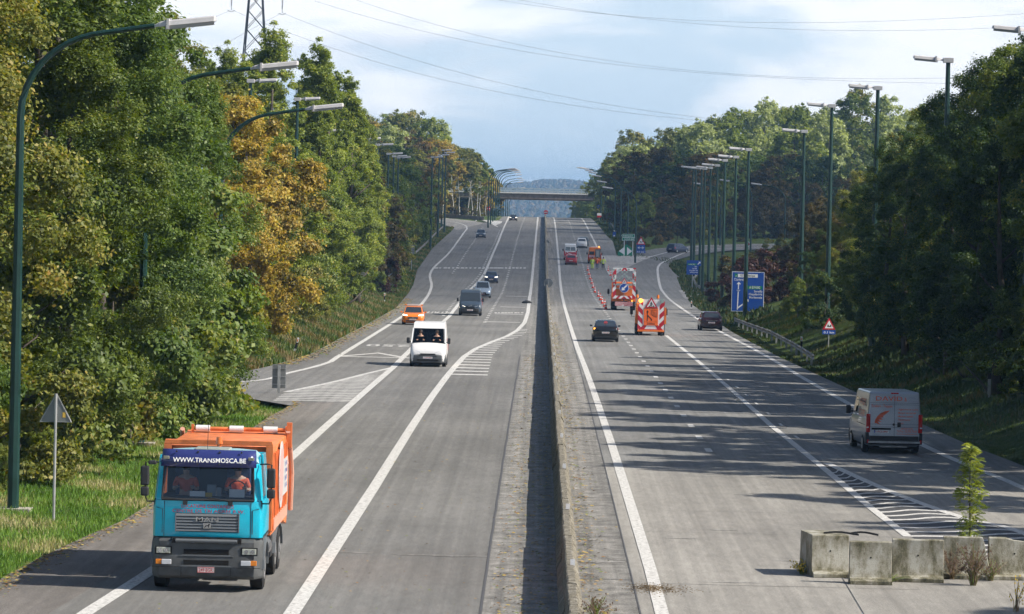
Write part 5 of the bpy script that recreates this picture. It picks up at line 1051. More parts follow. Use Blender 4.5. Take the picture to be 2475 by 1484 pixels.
def standing(loc, rz, label, jacket, trousers, hair, step=.12, armout=.06, vis=None, h=1.78):
    e = empty('person', loc, rz, label, 'person', 'road workers'); k = h/1.78
    J = [(0, 0, .95), (0, .01, 1.2), (0, 0, 1.42), (0, -.01, 1.5), (0, -.02, 1.62), (0, -.03, 1.74),
         (.10, 0, .9), (.12, -step*.6, .5), (.12, -step+.06, .10), (.13, -step-.10, .04), (-.10, 0, .9), (-.12, step*.4, .5), (-.12, step+.04, .10), (-.13, step-.12, .04),
         (.19, 0, 1.42), (.26+armout*.5, .03, 1.15), (.27+armout, -.06, .90), (-.19, 0, 1.42), (-.26-armout*.5, .03, 1.15), (-.27-armout, -.06, .90)]
    bn = [(0, 1), (1, 2), (2, 3), (3, 4), (4, 5), (0, 6), (6, 7), (7, 8), (8, 9), (0, 10), (10, 11), (11, 12), (12, 13), (2, 14), (14, 15), (15, 16), (2, 17), (17, 18), (18, 19)]
    rd = [.13, .12, .12, .055, .085, .07, .085, .06, .04, .035, .085, .06, .04, .035, .055, .042, .028, .055, .042, .028]
    b_ = add_skin('body', [tuple(c*k for c in j) for j in J], bn, [r_*k for r_ in rd], SKIN, e)
    hb = MB(); hand(hb, J[16], (0, 0, -1), 1); hand(hb, J[19], (0, 0, -1), -1); hb.build('hands', SKIN, b_)
    jt = [(0, 0, .98), (0, .01, 1.2), (0, 0, 1.40), (.19, 0, 1.41), (.26+armout*.5, .03, 1.15), (.27+armout, -.05, .95), (-.19, 0, 1.41), (-.26-armout*.5, .03, 1.15), (-.27-armout, -.05, .95), (0, 0, .84)]
    j_ = add_skin('jacket', [tuple(c*k for c in j) for j in jt], [(0, 1), (1, 2), (2, 3), (3, 4), (4, 5), (2, 6), (6, 7), (7, 8), (0, 9)], [.165, .155, .15, .075, .062, .05, .075, .062, .05, .165], jacket, e)
    if vis:
        mb = MB(); mb.tube([(0, 0, 1.02), (0, 0, 1.07)], [.19, .19], 14); mb.tube([(0, 0, 1.2), (0, 0, 1.24)], [.185, .185], 14); mb.build('reflective_band', vis, j_)
    add_skin('trousers', [(0, 0, .93), (.11, 0, .86), (.125, -step*.6, .5), (.125, -step+.05, .14), (-.11, 0, .86), (-.125, step*.4, .5), (-.125, step+.05, .14)], [(0, 1), (1, 2), (2, 3), (0, 4), (4, 5), (5, 6)], [.14, .11, .082, .068, .11, .082, .068], trousers, e)
    mb = MB()
    for s, yy in ((1, -step+.03), (-1, step+.01)): mb.loft([[(s*.125+x*a, yy-.17+y_, z) for x, z in ((-.05, 0), (.05, 0), (.045, b2), (-.045, b2))] for y_, a, b2 in ((0, .8, .05), (.08, 1, .08), (.24, 1, .12), (.28, .8, .1))])
    mb.build('shoes', mat('shoe_black', (.02, .018, .018), .7), e)
    mb = MB(); n = 10; mb.loft([[(r_*math.cos(6.283*i/n), -.02+r_*1.1*math.sin(6.283*i/n), z) for i in range(n)] for z, r_ in ((1.60, .085), (1.68, .1), (1.75, .092), (1.795, .04))]); mb.build('hair', hair, e, smooth=True)
    mb = MB(); mb.tube([(0, -.115, 1.66), (0, -.135, 1.635)], [.01, .015], 6)
    for s in (-1, 1): mb.cyl((s*.035, -.118, 1.675), 'y', .011, -.008, 8)
    mb.build('face', mat('face_feature', (.25, .12, .1), .6), b_)
    return e
def seated(loc, label, shirt, rz=0, arm=.0, hair=HAIR, group=None, z=0):
    """a person seated facing -Y, hips at loc"""
    e = empty('person', loc, rz, label, 'person', group)
    J = [(0, 0, .08), (0, .04, .3), (0, .02, .52), (0, 0, .6), (0, -.02, .72), (0, -.03, .83), (.1, -.08, .08), (.13, -.45, .12), (-.1, -.08, .08), (-.13, -.45, .12), (.19, .01, .5), (.27, -.08, .27), (.17+arm, -.34, .34), (-.19, .01, .5), (-.27, -.08, .27), (-.17, -.34, .34+arm)]
    bn = [(0, 1), (1, 2), (2, 3), (3, 4), (4, 5), (0, 6), (6, 7), (0, 8), (8, 9), (2, 10), (10, 11), (11, 12), (2, 13), (13, 14), (14, 15)]
    rd = [.12, .12, .12, .055, .09, .075, .08, .06, .08, .06, .055, .045, .03, .055, .045, .03]
    b_ = add_skin('body', J, bn, rd, SKIN, e); hb = MB(); hand(hb, J[12], (0, -.9, .1), 1); hand(hb, J[15], (0, -.9, .1), -1); hb.build('hands', SKIN, b_)
    add_skin('shirt', [(0, .02, .12), (0, .04, .3), (0, .02, .5), (.19, .01, .49), (.26, -.07, .3), (-.19, .01, .49), (-.26, -.07, .3)], [(0, 1), (1, 2), (2, 3), (3, 4), (2, 5), (5, 6)], [.15, .155, .15, .08, .065, .08, .065], shirt, e)
    mb = MB(); n = 10; mb.loft([[(r_*math.cos(6.283*i/n), .0+r_*1.1*math.sin(6.283*i/n), z_) for i in range(n)] for z_, r_ in ((.70, .09), (.78, .105), (.85, .095), (.89, .04))]); mb.build('hair', hair, e, smooth=True)
    mb = MB(); mb.tube([(0, -.125, .77), (0, -.15, .74)], [.01, .016], 6)
    for s in (-1, 1): mb.cyl((s*.035, -.12, .785), 'y', .011, -.01, 8)
    mb.build('face', mat('face_feature', (.25, .12, .1), .6), b_)
    return e
# ------------------------------------------------------------------ the refuse lorry
M_CYAN = mat('cyan_paint', (.010, .50, .70), .3, coat=.6, noise=.1, nscale=2.5); M_ROOFC = mat('pale_blue_roof', (.30, .52, .58), .45, noise=.15, nscale=3); M_VISOR = mat('visor_blue', (.03, .04, .17), .12, coat=.6)
M_BUMP = mat('bumper_grey', (.085, .090, .094), .6, noise=.35, nscale=3); M_OBOX = mat('orange_body', (.80, .23, .075), .5, noise=.35, nscale=2.6); M_WTXT = mat('white_lettering', (.85, .85, .85), .5); M_PALEO = mat('faded_orange', (.62, .33, .24), .6, noise=.2, nscale=3)
M_BRED = mat('lettering_red', (.50, .045, .11), .5)
m = bpy.data.materials.new('windscreen_glass'); m.use_nodes = True; t = m.node_tree; t.nodes.clear()
gl_ = t.nodes.new('ShaderNodeBsdfGlossy'); gl_.inputs['Roughness'].default_value = .03; gl_.inputs['Color'].default_value = (.9, .95, 1, 1); tr_ = t.nodes.new('ShaderNodeBsdfTransparent'); tr_.inputs['Color'].default_value = (.86, .9, .94, 1)
fr_ = t.nodes.new('ShaderNodeFresnel'); fr_.inputs['IOR'].default_value = 1.5; ms_ = t.nodes.new('ShaderNodeMixShader'); t.links.new(fr_.outputs[0], ms_.inputs[0]); t.links.new(tr_.outputs[0], ms_.inputs[1]); t.links.new(gl_.outputs[0], ms_.inputs[2])
oo = t.nodes.new('ShaderNodeOutputMaterial'); t.links.new(ms_.outputs[0], oo.inputs['Surface']); M_WIND = m
def refuse_lorry():
    X, Y = P(506, 1421); e = empty('refuse_lorry', (X, Y-.9, float(zr(Y))), 0, 'blue cabbed refuse lorry with orange body in the near left lane', 'lorry')
    z_ = lambda zy: (1410-zy)/347; x_ = lambda zx: (zx-568)/347
    # cab shell: back, sides, roof, lower front; the screen opening stays open
    def cabw(z): return 1.22 if z < 1.9 else 1.22-.11*(z-1.9)/1.2
    def front(z): return 0 if z < 1.95 else .16*(z-1.95)
    mb = MB()   # lower front blue panel
    rings = []
    for zz in (1.21, 1.30, 1.6, 1.86, 2.02):
        w_ = cabw(zz); y0 = front(zz)+(.03 if zz < 1.25 else 0); rings.append([(-w_, 2.1, zz), (-w_, .20, zz), (-w_+.06, .06, zz), (-w_+.2, y0, zz), (w_-.2, y0, zz), (w_-.06, .06, zz), (w_, .20, zz), (w_, 2.1, zz)])
    mb.loft(rings); shell = mb.build('cab', M_CYAN, e, bevel=.012)
    mb = MB()
    for s in (-1, 1):   # door sides and pillars
        wl, wt2 = cabw(2.02), cabw(3.0)
        mb = MB(); mb.hexa([(s*(wl-.05), .3, 2.02), (s*wl, .3, 2.02), (s*wl, .42, 2.02), (s*(wl-.05), .42, 2.02)], [(s*(wt2-.05), .42, 3.0), (s*wt2, .42, 3.0), (s*wt2, .54, 3.0), (s*(wt2-.05), .54, 3.0)])
        mb.hexa([(s*(wl-.05), 1.25, 2.02), (s*wl, 1.25, 2.02), (s*wl, 2.1, 2.02), (s*(wl-.05), 2.1, 2.02)], [(s*(wt2-.05), 1.3, 3.0), (s*wt2, 1.3, 3.0), (s*wt2, 2.1, 3.0), (s*(wt2-.05), 2.1, 3.0)])
        mb.hexa([(s*1.02, front(2.02)+.0, 2.02), (s*(wl-.05), .10, 2.02), (s*wl, .33, 2.02), (s*(wl-.07), .33, 2.02)], [(s*.985, front(2.85), 2.85), (s*(cabw(2.85)-.05), .24, 2.85), (s*cabw(2.85), .40, 2.85), (s*(cabw(2.85)-.07), .4, 2.85)]); mb.build('cab_pillar', M_CYAN, e, bevel=.01)
    mb = MB(); mb.box(-1.1, 1.1, 2.04, 2.1, 2.02, 3.0); mb.build('cab_pillar', M_CYAN, e, bevel=.01)
    # roof
    rings = []
    for y0, zz, w_ in ((.28, 2.98, 1.06), (.34, 3.06, 1.04), (.55, 3.10, 1.0), (1.2, 3.11, .98), (2.1, 3.06, .98)):
        rings.append([(-w_-.05, y0, 2.86), (-w_-.04, y0, zz-.12), (-w_+.08, y0, zz-.02), (-w_*.5, y0, zz+.01), (w_*.5, y0, zz+.01), (w_-.08, y0, zz-.02), (w_+.04, y0, zz-.12), (w_+.05, y0, 2.86)])
    mb = MB(); mb.loft(rings); roof = mb.build('cab_roof', M_ROOFC, e, bevel=.015)
    mb = MB(); mb.box(-.38, .42, .62, 1.3, 3.08, 3.15); mb.build('roof_hatch', mat('hatch_grey', (.30, .33, .30), .6), roof, bevel=.04)
    # floor, seats and dashboard inside
    mb = MB(); mb.box(-1.1, 1.1, .35, 2.03, 2.03, 2.05); mb.box(-1.08, 1.08, 2.0, 2.03, 2.05, 2.95); mb.build('cab_interior', mat('interior_dark', (.05, .055, .07), .8), e)
    mb = MB(); mb.box(-1.08, 1.08, .12, .5, 2.03, 2.10); mb.build('dashboard', mat('dash_grey', (.05, .055, .06), .7), e, bevel=.02)
    for x in (-.58, .58):
        mb = MB(); mb.box(x-.27, x+.27, 1.3, 1.45, 2.05, 2.75); mb.build('seat', mat('seat_blue', (.03, .05, .12), .8), e, bevel=.04)
    mb = MB(); n = 16; mb.tube([(.60+.2*math.cos(6.283*k/n), .62+.07*math.sin(6.283*k/n), 2.24+.19*math.sin(6.283*k/n)) for k in range(n+1)], .016, 6); mb.build('steering_wheel', M_DARKP, e)
    mb = MB(); mb.box(-.42, -.08, .18, .2, 2.09, 2.22); mb.box(.46, .80, .15, .17, 2.09, 2.28); mb.build('paper', M_WHITE, e)
    mb = MB(); mb.box(-.07, .08, .16, .2, 2.09, 2.19); mb.build('carton', mat('carton_yellow', (.6, .4, .08), .7), e)
    mb = MB(); mb.box(-.05, .15, .3, .45, 2.1, 2.36); mb.cyl((.22, .3, 2.1), 'z', .06, .2, 10); mb.build('instrument', mat('instrument_grey', (.22, .25, .27), .5), e, bevel=.02)
    # windscreen
    f = ((-1.02, front(2.04), 2.04), (1.02, front(2.04), 2.04), (.985, front(2.82), 2.82), (-.985, front(2.82), 2.82))
    mb = MB(); mb.slab(f, (0, -1, .16), .008); mb.build('windscreen', M_WIND, e)
    mb = MB(); mb.tube([f[0], f[1]], .03, 6); mb.tube([f[1], f[2]], .02, 6); mb.tube([f[3], f[0]], .02, 6); mb.build('window_seal', M_DARKP, e)
    for s in (-1, 1):
        mb = MB(); mb.slab([(s*(cabw(2.1)+.0), .42, 2.1), (s*(cabw(2.1)+.0), 1.25, 2.1), (s*(cabw(2.8)+.0), 1.28, 2.8), (s*(cabw(2.8)+.0), .5, 2.8)], (s, 0, 0), .01); mb.build('side_window', M_WIND, e)
        mb = MB(); mb.tube([(s*.5, -.03, 2.03), (s*.5-.5, -.035, 2.09)], .014, 5); mb.box(s*.5-.05, s*.5+.05, -.05, .02, 1.93, 2.02); mb.build('wiper', M_DARKP, e)
    # sun visor with the web address
    vf = ((-1.06, .10, 2.78), (1.06, .10, 2.78), (1.04, .22, 3.14), (-1.04, .22, 3.14)); nrm = Vector((0, -.36, .12)).normalized()
    mb = MB(); rings = []
    for u in np.linspace(-1, 1, 11):
        c = .10*(abs(u)**3); rings.append([(u*1.06, -.06+c, 2.77), (u*1.05, .02+c, 2.98), (u*1.03, .12+c, 3.15), (u*1.03, .2+c, 3.14), (u*1.05, .1+c, 2.96), (u*1.06, .0+c, 2.77)])
    mb.loft(rings); vis = mb.build('sun_visor', M_VISOR, e, smooth=True)
    mb = MB(); up = Vector((0, .10, .21)).normalized(); put_text(mb, 'WWW.TRANSMOSCA.BE', (0.02, -.055+.035, 2.875), (1, 0, 0), up, .115, 1.62)
    mb.xf(Matrix.Translation((0, -.008, 0))); mb.build('lettering', M_WTXT, vis)
    mb = MB()
    for s in (-1, 1): mb.box(s*.94-.065, s*.94+.065, .0, .06, 2.93, 3.0)
    mb.build('marker_lamp', mat('marker_dark', (.25, .25, .2), .3), vis, bevel=.01)
    mb = MB()
    for x in (-.72, -.24, .24, .72): mb.cyl((x, .09, 3.1), 'y', .022, -.03, 8); mb.cyl((x, -.03, 2.84), 'y', .018, -.03, 8)
    mb.build('bolt', M_DARKP, vis)
    # lettering on the blue front
    for txt, zz, h_, w_, xc in (('LOCATIONS CONTAINERS', 1.862, .082, 1.16, 0), ('CENTRE DE TRI AGREE R.W.', 1.757, .076, 1.60, .02)):
        mb = MB(); put_text(mb, txt, (xc, -.006, zz), (1, 0, 0), (0, 0, 1), h_, w_); mb.build('lettering', M_BRED, shell)
    mb = MB()
    for s in (-1, 1): mb.box(s*.96-.006, s*.96+.006, -.004, .01, 1.22, 2.0); mb.tube([(s*1.0, .0, 1.3), (s*1.0, -.004, 1.83), (s*1.14, .04, 1.86)], .008, 4)
    mb.build('panel_gap', M_DARKP, shell)
    # radiator grille
    gr_ = MB(); gr_.box(-.71, .71, -.008, .01, 1.33, 1.745); g_ = gr_.build('grille', mat('grille_back', (.03, .033, .036), .6), shell)
    mb = MB()
    for k in range(6): zz = 1.35+k*.066; mb.hexa([(-.69, -.035, zz), (.69, -.035, zz), (.69, -.009, zz), (-.69, -.009, zz)], [(-.69, -.015, zz+.05), (.69, -.015, zz+.05), (.69, -.009, zz+.052), (-.69, -.009, zz+.052)])
    for s in (-1, 1): mb.box(s*.70-.012, s*.70+.012, -.04, -.009, 1.33, 1.745)
    mb.build('slat', mat('slat_grey', (.16, .175, .19), .5), g_)
    mb = MB(); put_text(mb, 'MAN', (0, -.045, 1.565), (1, 0, 0), (0, 0, 1), .10, .50); mb.build('lettering', M_CHROME, g_)
    mb = MB(); mb.box(-.085, .085, -.042, -.036, 1.41, 1.53); mb.build('emblem', M_CHROME, g_); mb = MB(); mb.prism([(-.06, 1.43), (-.05, 1.47), (-.03, 1.485), (.01, 1.48), (.03, 1.51), (.055, 1.515), (.06, 1.49), (.04, 1.47), (.045, 1.43), (.025, 1.43), (.02, 1.46), (-.03, 1.455), (-.04, 1.43)], 'y', -.046, -.043); mb.build('emblem_figure', M_DARKP, g_)
    # bumper with its slots
    mb = MB(); rings = []
    for u in np.linspace(-1, 1, 15):
        a = abs(u); c = .42*max(0, (a-.80)/.2)**2; x = u*1.23; rings.append([(x, .02+c, 1.19), (x, -.10+c, 1.12), (x, -.12+c, .8), (x, -.15+c, .55), (x, -.10+c, .36), (x, .02+c, .29), (x, .5+c*.2, .32), (x, .5+c*.2, 1.17)])
    mb.loft(rings); bu = mb.build('bumper', M_BUMP, e, bevel=.01)
    M_SLOT = mat('slot_black', (.008, .008, .009), .8)
    mb = MB(); mb.box(-.77, .77, -.115, -.0, 1.085, 1.205); mb.box(-.50, .50, -.132, -.05, .835, .955); mb.box(-.50, .50, -.152, -.05, .60, .715); mb.build('air_intake', M_SLOT, bu)
    mb = MB()
    for z0, z1, w_, yy in ((.80, .99, .62, -.125), (.57, .745, .60, -.146)):
        mb.hexa([(-w_, yy, z0), (w_, yy, z0), (w_-.1, yy, z0+.035), (-w_+.1, yy, z0+.035)], [(-w_, yy-.012, z0), (w_, yy-.012, z0), (w_-.1, yy-.012, z0+.035), (-w_+.1, yy-.012, z0+.035)])
    mb.cyl((-.68, -.15, 1.14), 'x', .045, 1.36, 12); mb.build('bumper_bar', mat('bar_grey', (.13, .14, .15), .5), bu)
    mb = MB()
    for s in (-1, 1): mb.box(s*.55-.004, s*.55+.004, -.156, -.1, .34, .56); mb.box(min(s*.55, s*1.2), max(s*.55, s*1.2), -.156, -.1, .555, .562)
    mb.build('bumper_joint', M_SLOT, bu)
    for s in (-1, 1):
        mb = MB(); mb.box(s*.95-.185, s*.95+.185, -.128, -.1, .83, 1.01); hs = mb.build('headlight_housing', M_SLOT, bu)
        mb = MB(); mb.box(s*.95-.155, s*.95+.155, -.136, -.12, .855, .985); mb.build('headlight', mat('lorry_headlight', (.5, .52, .46), .1, spec=.9, noise=.4, nscale=18), e, bevel=.015)
        mb = MB(); mb.cyl((s*.95-s*.06, -.14, .92), 'y', .045, .01, 14); mb.cyl((s*.95+s*.07, -.14, .92), 'y', .045, .01, 14); mb.build('reflector_bowl', M_CHROME, hs)
        mb = MB(); mb.box(min(s*.99, s*1.12), max(s*.99, s*1.12), -.152+.02, -.1, .61, .72); mb.build('indicator', M_AMB, e, bevel=.01)
        mb = MB(); mb.box(min(s*.77, s*.985), max(s*.77, s*.985), -.16, -.1, .61, .72); mb.build('fog_lamp', M_HEAD, e, bevel=.01)
    mb = MB(); mb.box(-.185, .185, -.165, -.15, .44, .565); pl_ = mb.build('number_plate', mat('belgian_plate', (.8, .78, .76), .4), e)
    mb = MB(); put_text(mb, '249·BGR', (0, -.169, .465), (1, 0, 0), (0, 0, 1), .078, .31); mb.build('lettering', M_PRED, pl_)
    mb = MB(); mb.tube([(-.178, -.167, .447), (.178, -.167, .447), (.178, -.167, .558), (-.178, -.167, .558), (-.178, -.167, .447)], .005, 4); mb.build('plate_rim', M_PRED, pl_)
    # mirrors
    for s in (-1, 1):
        xm = s*1.40; r_ = MB(); r_.tube([(s*1.13, .25, 2.84), (s*1.3, .12, 2.86), (xm, .08, 2.84), (xm, .08, 2.1), (s*1.35, .1, 1.98), (s*1.15, .2, 1.97)], .018, 6); arm = r_.build('mirror_arm', M_DARKP, e)
        mb = MB(); mb.box(xm-.105, xm+.085, .0, .13, 2.33, 2.77); mb.build('mirror', M_DARKP, e, bevel=.045, seg=3)
        mb = MB(); mb.box(xm-.10, xm+.085, .0, .13, 2.10, 2.31); mb.build('mirror', M_DARKP, e, bevel=.045, seg=3)
        mb = MB(); mb.box(min(s*1.1, s*1.2), max(s*1.1, s*1.2), .12, .28, 1.88, 2.04); mb.build('mirror_hinge', M_DARKP, arm, bevel=.03)
    mb = MB(); mb.box(-1.34, -1.16, .0, .12, 2.80, 2.89); mb.build('mirror', M_DARKP, e, bevel=.03)
    mb = MB(); mb.tube([(-.05, .25, 3.15), (-.04, .25, 3.7)], .006, 4); mb.build('aerial', M_DARKP, e)
    # cab side trim and wheel arch
    for s in (-1, 1):
        mb = MB(); rings = []
        for k in range(11):
            a = math.pi*k/10; yy = .95-.72*math.cos(a); zz = .52+.66*math.sin(a); rings.append([(s*1.18, .95-.58*math.cos(a), .52+.54*math.sin(a)), (s*1.27, .95-.6*math.cos(a), .52+.55*math.sin(a)), (s*1.265, yy, zz), (s*1.12, yy, zz)])
        mb.loft(rings); mb.build('wheel_arch', mat('arch_grey', (.14, .155, .17), .5), e)
        mb = MB(); mb.box(min(s*1.0, s*1.22), max(s*1.0, s*1.22), .3, 2.05, 1.15, 1.25); mb.build('side_step', M_BUMP, e)
    for y, tw in ((.95, 1), (4.5, 1), (5.85, 1)):
        for s in (-1, 1): wheel(e, s*1.22, y, .5, .30 if y < 2 else .56, rimr=.55)
    mb = MB(); mb.box(-.45, .45, 1.2, 8.3, .75, 1.05); mb.box(-.3, .3, .3, 1.2, .45, .9); mb.box(-1.0, 1.0, .85, 1.05, .45, .6); mb.box(-1.0, 1.0, 4.4, 4.6, .45, .6); mb.build('chassis', M_UNDER, e)
    mb = MB(); mb.cyl((.95, 2.5, .78), 'y', .27, .9, 16); mb.build('fuel_tank', mat('tank_grey', (.2, .2, .21), .4, metal=.5), e)
    mb = MB(); mb.box(-1.2, -.7, 2.4, 3.6, .5, 1.0); mb.box(.75, 1.2, 3.3, 3.75, .5, 1.0); mb.build('battery_box', M_DARKP, e, bevel=.02)
    for s in (-1, 1):
        mb = MB(); rings = []
        for k in range(9):
            a = math.pi*k/8; rings.append([(s*1.0, 5.18-1.35*math.cos(a), .55+.62*math.sin(a)), (s*1.26, 5.18-1.35*math.cos(a), .55+.62*math.sin(a)), (s*1.26, 5.18-1.30*math.cos(a), .55+.58*math.sin(a)), (s*1.0, 5.18-1.30*math.cos(a), .55+.58*math.sin(a))])
        mb.loft(rings); mb.build('mudguard', mat('arch_grey', (.14, .155, .17), .5), e)
    # orange body
    z1 = 3.07; mb = MB(); y0, y1_ = 2.75, 7.6
    mb.box(-1.22, -1.16, y0+.5, y1_, 1.15, z1-.12); mb.box(1.16, 1.22, y0+.5, y1_, 1.15, z1-.12); mb.prism([(-1.23, z1-.12), (-1.22, z1-.02), (-1.17, z1), (1.17, z1), (1.22, z1-.02), (1.23, z1-.12)], 'y', y0+.05, y1_); mb.box(-1.16, 1.16, y0+.9, y0+.96, 1.15, z1-.12); mb.box(-1.22, 1.22, y0, y1_, 1.05, 1.14); mb.prism([(-1.25, z1+.03), (-1.22, z1+.14), (1.22, z1+.14), (1.25, z1+.03)], 'y', y0-.1, y0+.04); mb.box(-1.25, -1.08, y0-.1, y0+.04, 1.15, z1+.03); mb.box(1.08, 1.25, y0-.1, y0+.04, 1.15, z1+.03)
    bo = mb.build('refuse_body', M_OBOX, e, bevel=.01)
    mb = MB()
    for s in (-1, 1):
        for k in range(9): y = y0+.0+k*.57; mb.box(min(s*1.222, s*1.275), max(s*1.222, s*1.275), y, y+.1, 1.16, z1-.16)
        mb.box(min(s*1.14, s*1.25), max(s*1.14, s*1.25), y0, y0+.14, 1.15, z1-.13)
        mb.hexa([(s*1.14, y0+.01, z1-.45), (s*1.14, y0+.12, z1-.45), (s*1.14, y0+.12, z1-.55), (s*1.14, y0+.01, z1-.55)], [(s*.85, y0+.01, z1-.13), (s*.85, y0+.12, z1-.13), (s*.78, y0+.12, z1-.13), (s*.78, y0+.01, z1-.13)])
    mb.build('rib', M_OBOX, bo)
    mb = MB(); mb.box(1.223, 1.29, y0+.1, y1_-.1, 1.16, 1.42); mb.build('side_board', M_PALEO, bo); mb = MB(); mb.box(-1.29, -1.223, y0+.1, y1_-.1, 1.16, 1.42); mb.build('side_board', M_PALEO, bo)
    mb = MB(); mb.cyl((1.285, 5.0, 2.3), 'x', .78, .014, 28); mb.box(1.285, 1.297, 5.6, 7.2, 1.75, 2.6); em_ = mb.build('side_panel', M_WHITE, e)
    mb = MB(); mb.cyl((1.300, 5.0, 2.3), 'x', .62, .004, 28); mb.build('panel_disc', mat('pale_red', (.62, .38, .36), .6), em_)
    mb = MB()
    for k in range(4):
        put_text(mb, ['CONTAINERS', 'TRI', 'DECHETS', 'RECYCLAGE'][k], (1.302, 6.6, 2.42-.17*k), (0, 1, 0), (0, 0, 1), .1, .8)
    mb.build('lettering', mat('lettering_blue', (.1, .14, .4), .5), em_)
    # tailgate with lifting gear and the round white tubes seen above the roof
    mb = MB(); mb.prism([(y1_+.01, 1.0), (y1_+.01, z1-.02), (y1_+.5, z1+.05), (y1_+1.3, 2.7), (y1_+1.45, 1.5), (y1_+1.0, .85)], 'x', -1.2, 1.2); tg = mb.build('tailgate', M_OBOX, e, bevel=.02)
    for s in (-1, 1): mb = MB(); mb.tube([(s*1.27, y1_-.1, z1+.1), (s*1.3, y1_+.4, z1-.35), (s*1.33, y1_+.7, 2.1), (s*1.3, y1_+.9, 1.2)], .06, 8); mb.build('lifting_arm', M_PALEO, tg)
    mb = MB(); mb.cyl((-1.0, y1_+.2, z1+.10), 'x', .05, 2.25, 12)
    for x in (-1.05, 1.22): mb.box(x-.03, x+.03, y1_+.14, y1_+.26, z1-.02, z1+.20)
    mb.box(1.24, 1.36, y1_-.1, y1_+.1, z1-.3, z1+.3); mb.build('cross_tube', M_OBOX, tg)
    for x in (-.97, -.16, .66):
        mb = MB(); mb.cyl((x, y1_+.2, z1+.10), 'x', .085, .34, 16); mb.build('white_sleeve', M_WHITE, tg)
    mb = MB()
    for k in range(7): mb.tube([(.15+.09*k, y0-.05, z1-.62+.02*(k % 3)), (.15+.09*k, y0-.08, z1-.10+.02*(k % 2)), (.02+.09*k, y0+.4, z1+.06), (-.3+.12*k, y0+1.2, z1+.05)], .016, 6)
    mb.tube([(.55, y0-.06, z1-.6), (.55, y0-.06, z1-.36), (.75, y0-.06, z1-.38), (.75, y0-.06, z1-.62)], .02, 6); mb.build('hydraulic_hose', M_OBOX, bo)
    mb = MB(); mb.cyl((.04, 2.3, 3.0), 'z', .05, .16, 12); mb.cyl((.04, 2.3, 3.15), 'z', .085, .15, 16, .06); mb.build('beacon', mat('beacon_amber', (.7, .16, .03), .15, coat=1), e)
    return (X, Y-.9, float(zr(Y)))
lx, ly, lz = refuse_lorry()
M_HIO = mat('hi_vis_orange', (.75, .13, .06), .8); M_HIY = mat('hi_vis_yellow', (.55, .75, .05), .8); M_JEAN = mat('blue_jeans', (.06, .10, .22), .9); M_BLKT = mat('dark_trousers', (.02, .022, .03), .9); M_BAND = mat('reflective_grey', (.55, .56, .55), .4)
seated((lx+.58, ly+1.05, lz+1.93), 'driver in an orange work jacket at the wheel of the refuse lorry', M_HIO, arm=.0, group='people in the refuse lorry')
seated((lx-.58, ly+1.05, lz+1.93), 'passenger in an orange work jacket at the left of the lorry windscreen', M_HIO, group='people in the refuse lorry')

